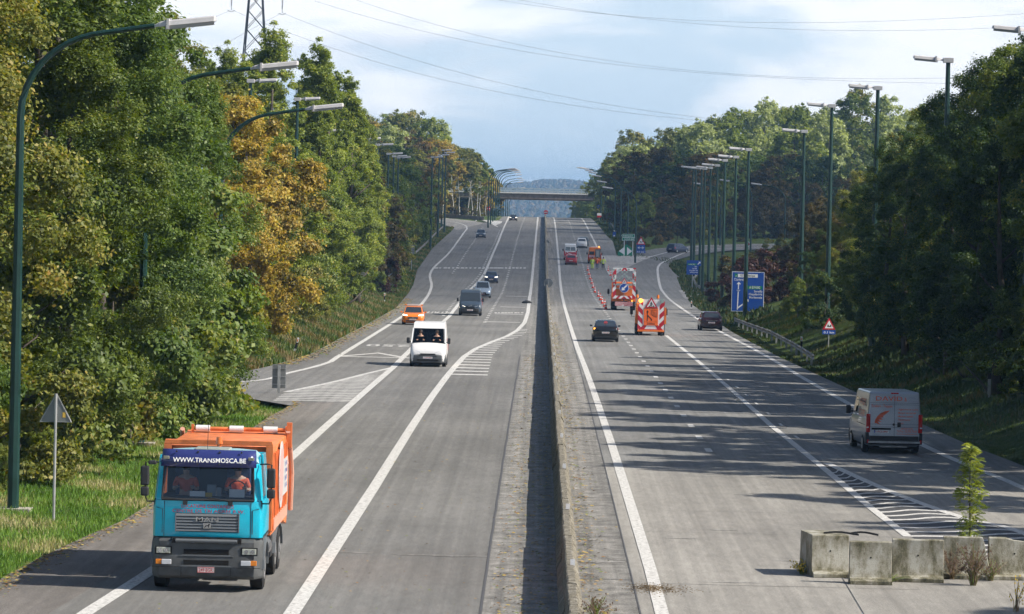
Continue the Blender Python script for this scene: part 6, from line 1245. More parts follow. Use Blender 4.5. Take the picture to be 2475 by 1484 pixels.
# ------------------------------------------------------------------ vans
def van(loc, rz, label, L_=4.9, W=1.98, H=2.2, paint=None, lower=None, nose=.85, wsl=.8, hood=1.12, group=None, doors=False, name='van', lights=None, wr=.33, windows=True, rearwin=True, sw=False, glass=None, wtop=.86):
    e = empty(name, loc, rz, label, 'van', group); hw = W/2; G = glass or M_GLASS
    st = [(0, .32, .5, .74, hw*.80, .76, hw*.70), (.06, .26, .5, .86, hw*.92, .88, hw*.8), (.25, .24, .55, hood-.10, hw*.98, hood-.05, hw*.86), (nose, .24, .6, hood+.04, hw, hood+.1, hw*.93), (nose+.4, .24, .7, hood+.12, hw, hood+.14, hw*.95), (L_-.3, .26, .7, hood+.12, hw, hood+.14, hw*.96), (L_-.03, .30, .7, hood+.12, hw*.97, hood+.12, hw*.94)]
    mb = MB(); mb.loft(body_loft(st)); b_ = mb.build('body', paint, e, smooth=True)
    wb, wt = hw*.955, hw*wtop; ys = nose-.02; yt = nose+wsl
    B = [(-wb, ys, hood+.05), (wb, ys, hood+.05), (wb*1.015, L_-.02, hood+.05), (-wb*1.015, L_-.02, hood+.05)]; T = [(-wt, yt, H-.06), (wt, yt, H-.06), (wt, L_-.1, H-.04), (-wt, L_-.1, H-.04)]
    if glass:   # open cab behind clear glass: shell walls instead of a solid block
        mb = MB(); yb_ = ys+wsl+1.0
        def lerp(a, b2, u): return tuple(a[i]+(b2[i]-a[i])*u for i in range(3))
        Bm = [(-wb, yb_, hood+.05), (wb, yb_, hood+.05)]; Tm = [(-wt, yb_, H-.05), (wt, yb_, H-.05)]
        mb.hexa([Bm[0], Bm[1], B[2], B[3]], [Tm[0], Tm[1], T[2], T[3]])
        Wt = [lerp(B[0], T[0], .72), lerp(B[1], T[1], .72)]; ymid = Wt[0][1]
        mb.hexa([Wt[0], Wt[1], (Wt[1][0], yb_-.002, Wt[1][2]), (Wt[0][0], yb_-.002, Wt[0][2])], [T[0], T[1], (Tm[1][0], yb_-.002, T[1][2]), (Tm[0][0], yb_-.002, T[0][2])])
        for s, a, b2 in ((-1, B[0], Wt[0]), (1, B[1], Wt[1])): mb.tube([a, b2], .045, 6)
        mb.build('cabin', paint, e, bevel=.03, seg=2)
        mb = MB(); mb.box(-wb+.05, wb-.05, ys+.02, yb_-.01, hood+.0, hood+.06); mb.build('dashboard', M_DARKP, e)
        f = (B[0], B[1], Wt[1], Wt[0]); pane(e, 'windscreen', f, (.04, .96), (.04, .99), G, off=.0, r=.05)
        for s in (-1, 1):
            q = [(s*wb, ys+.2, hood+.12), (s*wb, yb_-.05, hood+.12), (s*(wb*.35+wt*.65), yb_-.05, hood+.05+(H-hood)*.62), (s*(wb*.35+wt*.65), ymid, hood+.05+(H-hood)*.62)]; mb = MB(); mb.slab(q, (s, 0, 0), .006); mb.build('side_window', M_WIND, e)
    else:
        mb = MB(); mb.hexa(B, T); mb.build('cabin', paint, e, bevel=.07, seg=3)
        vt = .78 if H > 2.1 else .9
        pane(e, 'windscreen', (B[0], B[1], T[1], T[0]), (.05, .95), (.05, vt), G, r=.06)
        rt = (B[1], B[2], T[2], T[1]); lf = (B[3], B[0], T[0], T[3])
        pane(e, 'side_window', rt, (.09, .30), (.12, .68), M_GLASS, r=.04); pane(e, 'side_window', lf, (.70, .91), (.12, .68), M_GLASS, r=.04)
        if sw:
            for a in (.34, .6): pane(e, 'side_window', rt, (a, a+.22), (.14, .7), M_GLASS, r=.04); pane(e, 'side_window', lf, (1-a-.22, 1-a), (.14, .7), M_GLASS, r=.04)
    for x, y in ((hw, .95), (-hw, .95), (hw, L_-1.0), (-hw, L_-1.0)): wheel(e, x+(.005 if x > 0 else -.005), y, wr, .22)
    mb = MB(); mb.box(-hw*.8, hw*.8, .4, L_-.3, .16, .34); mb.build('underbody', M_UNDER, e)
    lo = lower or M_DARKP
    mb = MB(); rings = []
    for u in np.linspace(-1, 1, 9):
        c = .22*max(0, (abs(u)-.6)/.4)**2; x = u*hw*.985; rings.append([(x, .0+c, .70), (x, -.07+c, .62), (x, -.08+c, .45), (x, -.05+c, .27), (x, .1+c, .22), (x, .25+c, .68)])
    mb.loft(rings); bu = mb.build('bumper', lo, e)
    mb = MB(); mb.box(-hw*.6, hw*.6, -.085, .0, .34, .42); mb.box(-hw*.5, hw*.5, -.085, .0, .6, .64); mb.box(-hw*.42, hw*.42, -.035, .05, .66, .74); mb.build('grille', M_UNDER, bu)
    mb = MB(); mb.box(-.26, .26, -.09, -.07, .46 if not doors else .46, .57); p_ = mb.build('number_plate', M_PLATE, e); mb = MB(); put_text(mb, '1-UQT-800', (0, -.095, .485), (1, 0, 0), (0, 0, 1), .06, .42); mb.build('lettering', M_PRED, p_)
    for s in (-1, 1):
        mb = MB(); mb.loft([[(s*hw*.42, .02, .72), (s*hw*.42, .04, .82)], [(s*hw*.6, .03, .70), (s*hw*.6, .09, .90)], [(s*hw*.93, .18, .70), (s*hw*.93, .26, .90)]], cap=False, closed=False); q = mb.v; mb2 = MB(); mb2.loft([[(s*hw*.42, -.0, .70), (s*hw*.42, .02, .82), (s*hw*.42, .2, .8), (s*hw*.42, .2, .72)], [(s*hw*.68, .01, .68), (s*hw*.68, .07, .90), (s*hw*.68, .3, .88), (s*hw*.68, .3, .7)], [(s*hw*.95, .13, .69), (s*hw*.95, .22, .91), (s*hw*.95, .4, .9), (s*hw*.95, .4, .7)]])
        h_ = mb2.build('headlight', M_HEADON if lights == 'on' or (lights == 'one' and s < 0) else M_HEAD, e)
        mb = MB(); xm = s*(hw+.13); mb.box(xm-.09, xm+.09, nose+.12, nose+.27, hood+.04, hood+.36); mb.build('mirror', M_DARKP, e, bevel=.05, seg=3)
        mb = MB(); mb.box(min(s*(hw-.05), xm), max(s*(hw-.05), xm), nose+.18, nose+.24, hood+.1, hood+.16); mb.build('mirror_arm', M_DARKP, e)
        mb = MB(); mb.box(min(s*hw*.86, s*(hw+.004)), max(s*hw*.86, s*(hw+.004)), L_-.1, L_+.012, .78, 1.45); mb.build('tail_light', M_TAIL, e, bevel=.01)
    if rearwin:
        re_ = (B[2], B[3], T[3], T[2])
        for u in ((.08, .48), (.52, .92)): pane(e, 'rear_window', re_, u, (.16, .66 if H > 2.1 else .8), M_GLASS, r=.04)
        mb = MB(); mb.box(-.004, .004, L_-.01, L_+.006, .45, H-.3); mb.build('door_gap', M_UNDER, e)
    mb = MB(); mb.box(-hw*.92, hw*.92, L_-.05, L_+.06, .34, .5); mb.build('rear_bumper', lo, e, bevel=.02)
    return e
e_ = oncoming(1034, 886, van, L_=5.0, H=2.45, label='white high roofed van in the middle of the left carriageway', paint=M_WHITE, lower=mat('van_bumper', (.09, .10, .11), .6), nose=.78, wsl=1.25, hood=1.22, glass=M_WIND)
mb = MB(); mb.cyl((0, .13, .84), 'y', .06, .02, 12); mb.build('emblem', M_DARKP, e_)
wx, wy, wz = e_.location
seated((wx+.45, wy+1.25, wz+1.12), 'van driver in white with an arm over the wheel', mat('shirt_white', (.75, .72, .70), .8), group='people in the white van')
seated((wx-.45, wy+1.25, wz+1.12), 'passenger in dark clothes at the left of the white van windscreen', mat('shirt_grey', (.16, .17, .2), .8), group='people in the white van')
e_ = oncoming(1136, 763, van, L_=5.3, H=2.3, label='dark blue grey van with one lit headlight in the middle left lane', paint=M_DGREY, nose=.75, wsl=.85, hood=1.2, lights='one')
mb = MB(); mb.tube([(.10*math.cos(6.283*k/14), -.04, .86+.10*math.sin(6.283*k/14)) for k in range(15)], .011, 4)
for a in (90, 210, 330): mb.tube([(0, -.04, .86), (.1*math.cos(R(a)), -.04, .86+.1*math.sin(R(a)))], .009, 4)
mb.build('emblem', M_CHROME, e_); mb = MB(); [mb.box(-.4, .4, -.02, .02, .74+.06*k, .755+.06*k) for k in range(4)]; mb.build('grille_bar', M_DARKP, e_)
e_ = away(1378, 628, van, L_=5.4, H=2.45, label='white van with red and yellow striped back on the right carriageway', paint=M_WHITE, nose=.8, wsl=.9, hood=1.2)
mb = MB(); mb.box(-.93, .93, 5.415, 5.425, .62, 1.22); pn = mb.build('red_panel', mat('signal_red', (.5, .015, .03), .5), e_)
mb = MB(); mb.prism([(-.1, .9), (.5, 1.2), (.62, 1.2), (.15, .9)], 'y', 5.427, 5.431); mb.prism([(-.8, .66), (.0, 1.0), (.2, 1.0), (-.6, .66)], 'y', 5.427, 5.431); put_text(mb, '7', (.75, 5.43, .9), (-1, 0, 0), (0, 0, 1), .26, .16); mb.build('stripe', M_WTXT, pn)
# silver van of the stair makers
def silver_van():
    X, Y = P(2137, 1094); L_ = 5.0; yaw = R(3.2); hw = 1.025
    e = van((X+.0, Y-.75+L_, float(zr(Y))), math.pi+yaw, 'silver panel van with orange lettering on its back doors, right lane', L_=L_, W=2.05, H=2.3, paint=M_SILV, nose=.85, wsl=.8, hood=1.22, rearwin=False, wtop=.89)
    yr = L_
    mb = MB(); mb.hexa([(-.93, yr-.04, .66), (.93, yr-.04, .66), (.93, yr+.012, .66), (-.93, yr+.012, .66)], [(-.86, yr-.12, 2.16), (.86, yr-.12, 2.16), (.86, yr-.062, 2.16), (-.86, yr-.062, 2.16)]); dr = mb.build('back_door', M_SILV, e)
    yo = lambda z: yr+.012-(z-.66)*.0493+.004
    def tx(s, x, z, h, w, m, al='c', par=dr, slant=0):
        mb = MB(); put_text(mb, s, (0, 0, 0), (-1, 0, 0), (0, 0, 1), h, w, al); mb.v = [(v[0]+x, yo(v[2]+z), v[2]+z) for v in mb.v]; mb.build('lettering', m, par)
    OR = mat('lettering_orange', (.68, .12, .05), .5)
    tx('DAVID', .20, 1.94, .17, .98, OR); tx('&', -.40, 1.93, .15, .09, OR); tx('Fils', -.64, 2.03, .055, .26, mat('lettering_grey', (.25, .25, .35), .5)); tx('Zonen', -.68, 1.91, .055, .34, mat('lettering_grey', (.25, .25, .35), .5))
    tx('Escaliers - Trappen', .46, 1.70, .10, .76, OR)
    for k, s in enumerate(('• Agglomérés de marbre', '  Mengsel van marmer', '• Marbres naturels', '  Natuurmarmer', '• Granit')): tx(s.strip(), -.1 if s[0] == '•' else -.14, 1.60-k*.125, .075, [.76, .66, .58, .46, .24][k], OR, 'l')
    tx('0475/69.74.06', -.46, .90, .065, .44, OR); tx('Tél/Fax. 02/355.70.60', -.46, .80, .085, .74, OR); tx('www.davidetfilszonen.be', -.46, .72, .045, .74, OR)
    # the fanned stair emblem
    mb = MB(); arc = [(.73, 1.11), (.70, 1.25), (.62, 1.38), (.5, 1.48), (.34, 1.56), (.16, 1.59), (.24, 1.52), (.33, 1.45), (.42, 1.38), (.40, 1.33), (.52, 1.33), (.42, 1.25), (.58, 1.25), (.46, 1.16), (.62, 1.18), (.50, 1.06), (.62, 1.10), (.68, 1.12)]
    mb.add([(x, yo(z)+.001, z) for x, z in arc], [tuple(range(len(arc)))]); mb.build('emblem', OR, dr)
    mb = MB()
    for z in (1.80, 1.86, 1.08, .98): mb.box(-.9, .9, yo(z)-.004, yo(z)+.001, z, z+.008)
    mb.box(-.005, .005, yr-.06, yr+.014, .66, 1.2); mb.hexa([(-.005, yr-.03, 1.2), (.005, yr-.03, 1.2), (.005, yo(1.2), 1.2), (-.005, yo(1.2), 1.2)], [(-.005, yr-.1, 2.16), (.005, yr-.1, 2.16), (.005, yo(2.16), 2.16), (-.005, yo(2.16), 2.16)]); mb.build('door_gap', M_UNDER, dr)
    mb = MB(); mb.box(-.24, -.11, yr-.0, yo(1.1)+.02, .99, 1.16); mb.build('door_handle', M_DARKP, dr, bevel=.03); mb = MB(); mb.cyl((.02, yr-.01, 1.08), 'y', .045, .035, 14); mb.build('lock', M_DARKP, dr)
    mb = MB(); mb.box(.12, .83, yo(.9)-.005, yo(.9)+.012, .88, .95); mb.build('plate_recess', M_UNDER, dr)
    mb = MB(); mb.box(.2, .74, yo(.8), yo(.8)+.016, .76, .875); p_ = mb.build('number_plate', M_PLATE, e); mb = MB(); put_text(mb, '1-FCS-840', (.46, yo(.8)+.02, .785), (-1, 0, 0), (0, 0, 1), .065, .44); mb.build('lettering', M_PRED, p_); mb = MB(); mb.box(.70, .738, yo(.8)+.002, yo(.8)+.019, .765, .87); mb.build('blue_band', mat('plate_blue', (.02, .06, .35), .4), p_)
    for s in (-1, 1):
        mb = MB(); mb.hexa([(s*.945, yr-.02, .94), (s*1.025, yr-.02, .94), (s*1.02, yr+.014, .94), (s*.945, yr+.014, .94)], [(s*.925, yr-.05, 1.24), (s*1.0, yr-.05, 1.24), (s*.995, yr-.0, 1.24), (s*.925, yr-.0, 1.24)]); mb.build('lamp_insert', M_HEAD, e)
        mb = MB(); mb.box(min(s*.93, s*1.0), max(s*.93, s*1.0), yr+.05, yr+.07, .40, .52); mb.build('reflector', M_TAIL, e)
        mb = MB(); mb.box(min(s*.92, s*1.035), max(s*.92, s*1.035), yr-.35, yr+.03, .36, .78); mb.build('corner_bumper', M_DARKP, e, bevel=.03)
    mb = MB(); mb.box(-.88, .88, yr+.0, yr+.04, .50, .66); mb.build('apron', M_DARKP, e); mb = MB(); mb.box(-.95, .95, yr+.03, yr+.08, .40, .47); mb.build('bumper_strip', M_GALV, e)
    mb = MB(); mb.box(-.14, .14, yr-.09, yr-.045, 2.19, 2.24); mb.build('brake_light', M_TAIL, e)
    for s in (-1, 1):
        mb = MB()
        for z in (1.02, 1.85): mb.box(min(s*1.0, s*1.028), max(s*1.0, s*1.028), 2.4, 4.6, z, z+.02)
        mb.build('side_crease', M_DARKP, e)
    mb = MB(); tb = ('MARBRE', 'ESCALIERS')
    for k, s_ in enumerate(tb): put_text(mb, s_, (1.005-.03*k, 3.6, 1.72-.42*k), (0, 1, 0), (0, 0, 1), .26, 1.5)
    mb.v = [(1.03 if v[2] < 1.25 else 1.03-.10*(v[2]-1.22), v[1], v[2]) for v in mb.v]; mb.build('side_lettering', OR, e)
    mb = MB(); mb.box(-.5, .5, yr-.3, yr-.1, .24, .3); mb.build('tow_bar', M_GALV, e)
silver_van()

# ------------------------------------------------------------------ road works vehicles
M_SRED = mat('signal_red', (.5, .015, .03), .5); M_SWHITE = mat('signal_white', (.80, .80, .82), .45); M_WORKO = mat('work_orange', (.80, .20, .03), .5, noise=.15, nscale=2); M_FLUO = mat('fluorescent_orange', (.95, .17, .03), .6)
def stripes(parent, x0, x1, z0, z1, y, n, down=1, name='stripe', m=None, d=None):
    """slanting red bands over a white panel, cut at the panel's edges"""
    H_ = (z1-z0); stp = H_/n; sl = (x1-x0)*(d if d is not None else .9)*down; mb = MB()
    for k in range(-4, n+5):
        a = z0+k*stp; b2 = a+stp*.56; poly = [(x0, a), (x1, a+sl), (x1, b2+sl), (x0, b2)]
        for lim, sgn in ((z0, 1), (z1, -1)):
            out_ = []
            for i in range(len(poly)):
                p, q = poly[i-1], poly[i]; ip, iq = (p[1]-lim)*sgn >= 0, (q[1]-lim)*sgn >= 0
                if ip != iq: u = (lim-p[1])/(q[1]-p[1]); out_.append((p[0]+(q[0]-p[0])*u, lim))
                if iq: out_.append(q)
            poly = out_
            if len(poly) < 3: break
        if len(poly) >= 3: mb.add([(x, y, z) for x, z in poly], [tuple(range(len(poly)))])
    return mb.build(name, m or M_SRED, parent, fixn=False)
def triangle_sign(parent, x, z, s, y=0, d=-1, name='warning_triangle', figure=True, ym=None):
    mb = MB(); h = s*.866; mb.prism([(x-s/2, z), (x+s/2, z), (x, z+h)], 'y', y, y-d*.02); t_ = mb.build(name, M_SRED, parent)
    mb = MB(); k = .66; zc = z+h/3; mb.prism([(x-s/2*k, zc-h/3*k), (x+s/2*k, zc-h/3*k), (x, zc+h*2/3*k)], 'y', y+d*.006, y+d*.001); mb.build('white_field', M_SWHITE, t_)
    if figure:   # digging man
        u = s*.01; mb = MB(); f = lambda pts: mb.prism([(x+px*u*(-1 if d > 0 else 1), z+pz*u) for px, pz in pts], 'y', y+d*.012, y+d*.007)
        f([(-2, 48), (3, 50), (5, 45), (1, 42)]); f([(-8, 42), (0, 44), (2, 30), (-6, 28)]); f([(-6, 29), (-2, 29), (-6, 12), (-10, 12)]); f([(-3, 29), (2, 30), (4, 12), (0, 12)]); f([(0, 40), (12, 24), (14, 27), (2, 43)]); f([(8, 12), (26, 12), (20, 20), (14, 19)]); f([(-20, 12), (-8, 12), (-12, 18), (-17, 17)])
        mb.build('digging_figure', mat('sign_black', (.01, .01, .01), .6), t_)
    return t_
def lorry_base(e, W=2.3, L_=7, cab_h=2.5, wr=.45, body=M_WORKO, cabL=1.9, flat=1.0):
    """local frame: rear faces -Y here (vehicles driving away)"""
    hw = W/2; yc = L_-cabL
    mb = MB(); rings = []
    for y, z, w_ in ((yc, cab_h, hw*.9), (L_-.5, cab_h, hw*.9), (L_-.25, cab_h-.25, hw*.9), (L_-.02, 1.5, hw), (L_, .9, hw), (L_-.03, .45, hw)): pass
    mb.prism([(yc, .55), (yc, cab_h), (L_-.55, cab_h), (L_-.3, cab_h-.2), (L_-.03, 1.55), (L_, .5)], 'x', -hw*.94, hw*.94); mb.build('cab', body, e, bevel=.06, seg=3)
    mb = MB(); mb.box(-hw*.75, hw*.75, yc-.012, yc, 1.6, cab_h-.25); mb.build('rear_window', M_GLASS, e)
    for s in (-1, 1):
        mb = MB(); mb.slab([(s*(hw*.94+.006), yc+.5, 1.5), (s*(hw*.94+.006), L_-.35, 1.5), (s*(hw*.94+.006), L_-.6, cab_h-.25), (s*(hw*.94+.006), yc+.5, cab_h-.25)], (s, 0, 0), .005); mb.build('side_window', M_GLASS, e)
        for y in (1.6, L_-1.2): wheel(e, s*(hw-.02), y, wr, .5 if y < 2 else .28, rimr=.55)
        xm = s*(hw+.22); mb = MB(); mb.box(xm-.12, xm+.1, L_-.55, L_-.42, 1.45, 1.95); mb.build('mirror', M_DARKP, e, bevel=.05); mb = MB(); mb.tube([(s*hw*.9, L_-.4, 2.05), (xm, L_-.48, 2.05), (xm, L_-.48, 1.3), (s*hw*.9, L_-.4, 1.3)], .02, 6); mb.build('mirror_arm', M_DARKP, e)
    mb = MB(); mb.box(-.45, .45, .5, L_-.5, .55, .8); mb.box(-hw*.9, hw*.9, 1.5, 1.7, .4, .55); mb.build('chassis', M_UNDER, e)
    mb = MB(); mb.box(-hw, hw, .35, yc-.05, .88, flat); mb.build('load_bed', body, e, bevel=.01)
    mb = MB()
    for s in (-1, 1): mb.box(min(s*(hw-.05), s*hw), max(s*(hw-.05), s*hw), .35, yc-.06, flat+.002, flat+.4)
    mb.box(-hw+.06, hw-.06, .35, .4, flat+.002, flat+.4); mb.build('side_board', body, e)
# nearer one: arrow panel "250m"
def arrow_lorry():
    X, Y = P(1572, 811); e = empty('road_works_lorry', (X, Y-.6, float(zr(Y))), 0, 'orange road works lorry with the 250m lane arrow board', 'lorry'); setslope(e, Y)
    lorry_base(e, 2.2, 6.4, 2.35)
    y = 0.0; mb = MB(); mb.prism([(-.86, .42), (.98, .42), (.98, .5), (.93, 2.1), (.90, 2.62), (.80, 2.72), (-.80, 2.72), (-.88, 2.62), (-.92, 2.1), (-1.0, .5)], 'y', y, y+.04)
    bd = mb.build('sign_board', M_SWHITE, e)
    for s, x0, x1 in ((-1, -1.0, -.60), (1, .60, 1.0)): stripes(bd, x0+.02*(s > 0), x1-.02*(s < 0), .5, 2.6, y-.004, 3, -s, d=-1.0)
    mb = MB(); mb.prism([(-.96, .42), (.96, .42), (.55, .80), (.30, .80), (.48, .5), (-.48, .5), (-.30, .80), (-.55, .80)], 'y', y-.008, y-.003); mb.build('red_base', M_SRED, bd)
    mb = MB(); mb.box(-.54, .52, y-.03, y-.005, .78, 2.02); sg = mb.build('lane_board', M_FLUO, e)
    BK = mat('sign_black', (.01, .01, .01), .6)
    mb = MB(); mb.prism([(-.30, 1.12), (-.24, 1.12), (-.24, 1.75), (-.18, 1.75), (-.27, 1.92), (-.36, 1.75), (-.30, 1.75)], 'y', y-.036, y-.031); mb.prism([(-.24, 1.46), (.0, 1.22), (.0, 1.12), (.07, 1.12), (.07, 1.26), (-.24, 1.56)], 'y', y-.036, y-.031); mb.box(-.52, .5, y-.034, y-.031, 1.04, 1.05)
    for k in range(4): mb.tube([(.03, y-.034, 1.88-.1*k), (.40, y-.034, 1.62-.1*k+.06)], .006, 4)
    for (a, c) in (((.0, 1.93), (.44, 1.93)), ((.44, 1.93), (.44, 1.44)), ((.0, 1.93), (.0, 1.62)), ((.0, 1.62), (.3, 1.44)), ((.3, 1.44), (.44, 1.44))): mb.tube([(a[0], y-.034, a[1]), (c[0], y-.034, c[1])], .007, 4)
    mb.build('arrow', BK, sg); mb = MB(); put_text(mb, '250m', (-.01, y-.034, .84), (1, 0, 0), (0, 0, 1), .15, .60); mb.build('lettering', BK, sg)
    triangle_sign(e, .0, 2.08, .96, y-.05, -1)
    mb = MB(); mb.box(-.5, .5, y-.03, y, 2.03, 2.10); mb.build('bracket', M_WORKO, e)
    mb = MB(); mb.cyl((-.80, y-.12, 2.62), 'y', .16, .1, 18); mb.build('flash_lamp', M_AMBON, e, bevel=.01); mb = MB(); mb.cyl((.80, y-.12, 2.62), 'y', .16, .1, 18); mb.build('flash_lamp', mat('lamp_dull', (.3, .38, .36), .3), e, bevel=.01)
    for x in (-.95, .62):
        mb = MB(); mb.cyl((x, 4.4, 2.3), 'z', .03, .45, 8); mb.cyl((x, 4.4, 2.75), 'z', .1, .26, 12, .08); mb.build('beacon', M_AMB, e)
    mb = MB()
    for s in (-1, 1): mb.box(min(s*1.0, s*1.14), max(s*1.0, s*1.14), .25, .4, .9, 2.1); mb.box(min(s*.9, s*1.14), max(s*.9, s*1.14), .25, 1.5, 1.5, 1.6); mb.box(min(s*.9, s*1.14), max(s*.9, s*1.14), .25, 1.5, 2.0, 2.1)
    mb.build('side_frame', M_WORKO, e)
    mb = MB(); mb.box(-1.0, 1.0, -.05, .1, .30, .44); mb.build('bumper', M_WORKO, e, bevel=.02)
    for x in (-.92, .85): wheel(e, x, .12, .17, .12, 'support_wheel')
arrow_lorry()
def crash_lorry():
    X, Y = P(1507, 750); e = empty('road_works_lorry', (X, Y-.6, float(zr(Y))), 0, 'road works lorry with tall lamp frame and round blue arrow sign', 'lorry'); setslope(e, Y)
    lorry_base(e, 2.35, 7.4, 2.7)
    y = 0; hw = 1.12; z0, z1 = 1.15, 4.15
    mb = MB()
    for s in (-1, 1): mb.box(min(s*.80, s*hw), max(s*.80, s*hw), y, y+.06, z0, z1)
    mb.box(-.80, .80, y, y+.06, z1-.28, z1); mb.box(-.8, .8, y, y+.06, z0, z0+.28); fr = mb.build('lamp_frame', M_SWHITE, e)
    stripes(fr, -hw, -.80, z0, z1, y-.004, 3, 1, d=1.2); stripes(fr, .80, hw, z0, z1, y-.004, 3, -1, d=1.2)
    mb = MB(); mb.prism([(-.30, z1-.28), (-.14, z1), (.14, z1), (.30, z1-.28), (.12, z1-.28), (0, z1-.12), (-.12, z1-.28)], 'y', y-.006, y-.002); mb.prism([(-.8, z0), (-.55, z0+.28), (-.30, z0+.28), (-.55, z0)], 'y', y-.006, y-.002); mb.prism([(.8, z0), (.55, z0+.28), (.30, z0+.28), (.55, z0)], 'y', y-.006, y-.002); mb.prism([(-.28, z0), (0, z0+.26), (.28, z0)], 'y', y-.006, y-.002); mb.build('stripe', M_SRED, fr)
    pos = [(-1.02, z1-.2), (1.02, z1-.2), (-.42, z1-.14), (.42, z1-.14), (-.22, z1-.40), (.22, z1-.40), (0, z1-.62), (-.22, z1-.82), (.22, z1-.82), (-.42, z1-1.04), (.42, z1-1.04), (-.64, z1-1.26), (.64, z1-1.26), (-.98, z1-.75), (.98, z1-.75), (-.98, z1-1.0), (.98, z1-1.0), (-.98, z1-1.3), (.98, z1-1.3)]+[(-.98+.28*k, z1-1.62) for k in range(8)]
    mb = MB(); mb.box(-.8, .8, y+.01, y+.05, z1-1.72, z1-1.52); mb.box(-.8, .8, y+.01, y+.04, z1-.92, z1-.86)
    for s in (-1, 1): mb.hexa([(s*.66, y+.01, z1-1.3), (s*.6, y+.01, z1-1.3), (s*.6, y+.04, z1-1.3), (s*.66, y+.04, z1-1.3)], [(s*.03, y+.01, z1-.6), (-s*.03, y+.01, z1-.6), (-s*.03, y+.04, z1-.6), (s*.03, y+.04, z1-.6)])
    mb.build('lamp_rail', M_GALV, fr)
    for x, z in pos:
        mb = MB(); mb.cyl((x, y-.05, z), 'y', .095, .045, 14); mb.build('warning_lamp', mat('lamp_dull', (.3, .38, .36), .3), e, bevel=.008)
    triangle_sign(e, 0, z1-1.55, .68, y-.07, -1)
    mb = MB(); mb.cyl((.0, y-.08, z0+1.05), 'y', .46, .03, 28); bs = mb.build('arrow_sign', M_SWHITE, e)
    mb = MB(); mb.cyl((0, y-.086, z0+1.05), 'y', .42, .005, 28); mb.build('blue_field', mat('sign_blue', (.01, .07, .36), .4), bs)
    mb = MB(); zc = z0+1.05; mb.prism([(.30, zc+.2), (.20, zc+.30), (-.10, zc), (-.20, zc+.10), (-.26, zc-.26), (.10, zc-.20), (0, zc-.10)], 'y', y-.093, y-.088); mb.build('white_arrow', M_SWHITE, bs)
    mb = MB(); mb.box(-.80, .8, .3, .4, 1.2, 2.2); mb.box(-.78, .78, .25, .3, 2.15, 2.3); mb.build('rear_wall', M_WORKO, e, bevel=.02)
    mb = MB(); mb.box(-.03, .03, .24, .3, 1.2, 2.15); mb.box(-.8, .8, .02, .06, 2.1, 2.17); mb.build('divider', M_GALV, e)
    mb = MB(); mb.box(-.86, .86, -.3, -.26, .45, .85); cb = mb.build('rear_board', M_SWHITE, e); stripes(cb, -.86, 0, .45, .85, -.304, 5, 1, d=.55); stripes(cb, 0, .86, .45, .85, -.304, 5, -1, d=.55)
    mb = MB(); mb.box(-.9, .9, -.25, .35, .6, .75); mb.tube([(0, .1, .9), (0, -.1, 1.15)], .06, 8); mb.tube([(-.8, 0, .8), (.8, 0, 1.0)], .05, 6); mb.build('tow_gear', M_DARKP, e)
    mb = MB(); mb.box(.72, .84, -.3, -.2, .9, 1.0); mb.build('indicator', M_AMBON, e)
    mb = MB(); mb.box(-.7, -.2, .9, 1.5, 1.4, 2.5); mb.build('tool_box', mat('signal_red_orange', (.6, .1, .04), .5), e, bevel=.03); mb = MB(); mb.box(.15, .8, .9, 1.5, 1.4, 2.5); mb.build('locker', M_WORKO, e, bevel=.03)
crash_lorry()
e_ = away(1437, 637, van, L_=5.0, H=2.45, W=2.0, label='orange road works van with one back door open by the workers', paint=M_WORKO, nose=.8, wsl=.9, hood=1.2, rearwin=False)
mb = MB(); mb.box(-.9, -.05, 4.985, 5.0, .95, 2.2); dk_ = mb.build('open_doorway', mat('van_inside', (.16, .17, .18), .8), e_); mb = MB(); mb.box(-.6, -.2, 5.0, 5.05, 1.0, 2.0); mb.build('load', mat('load_grey', (.35, .36, .35), .7), e_)
mb = MB(); mb.box(.12, .84, 5.0, 5.012, 1.35, 1.85); mb.build('rear_window', M_GLASS, e_); mb = MB(); mb.box(.05, .9, 5.0, 5.014, .95, 1.25); rb = mb.build('striped_panel', M_SWHITE, e_)
stripes(rb, .05, .9, .95, 1.25, 5.018, 3, 1, d=.5)
mb = MB(); mb.box(-.75, .55, 3.9, 4.15, 2.45, 2.56); mb.build('light_bar', M_SWHITE, e_, bevel=.02); mb = MB(); mb.cyl((-.62, 4.4, 2.44), 'z', .1, .2, 12, .07); mb.build('beacon', M_AMBON, e_)
# workers
def worker(px, py, *a, **k): X, Y = P(px, py); return standing((X, Y, float(zr(Y))), math.pi, *a, **k)
worker(1431, 651, 'worker in bright yellow jacket and yellow trousers, left of the three', M_HIY, M_HIY, HAIR, vis=M_BAND, armout=.02)
worker(1443, 650, 'worker in orange vest and blue jeans, middle of the three', M_HIO, M_JEAN, HAIR, armout=.05, step=.05)
worker(1457.5, 651, 'worker in yellow jacket and dark trousers, right of the three', M_HIY, M_BLKT, HAIR, vis=M_BAND, armout=.12, h=1.82, step=.16)
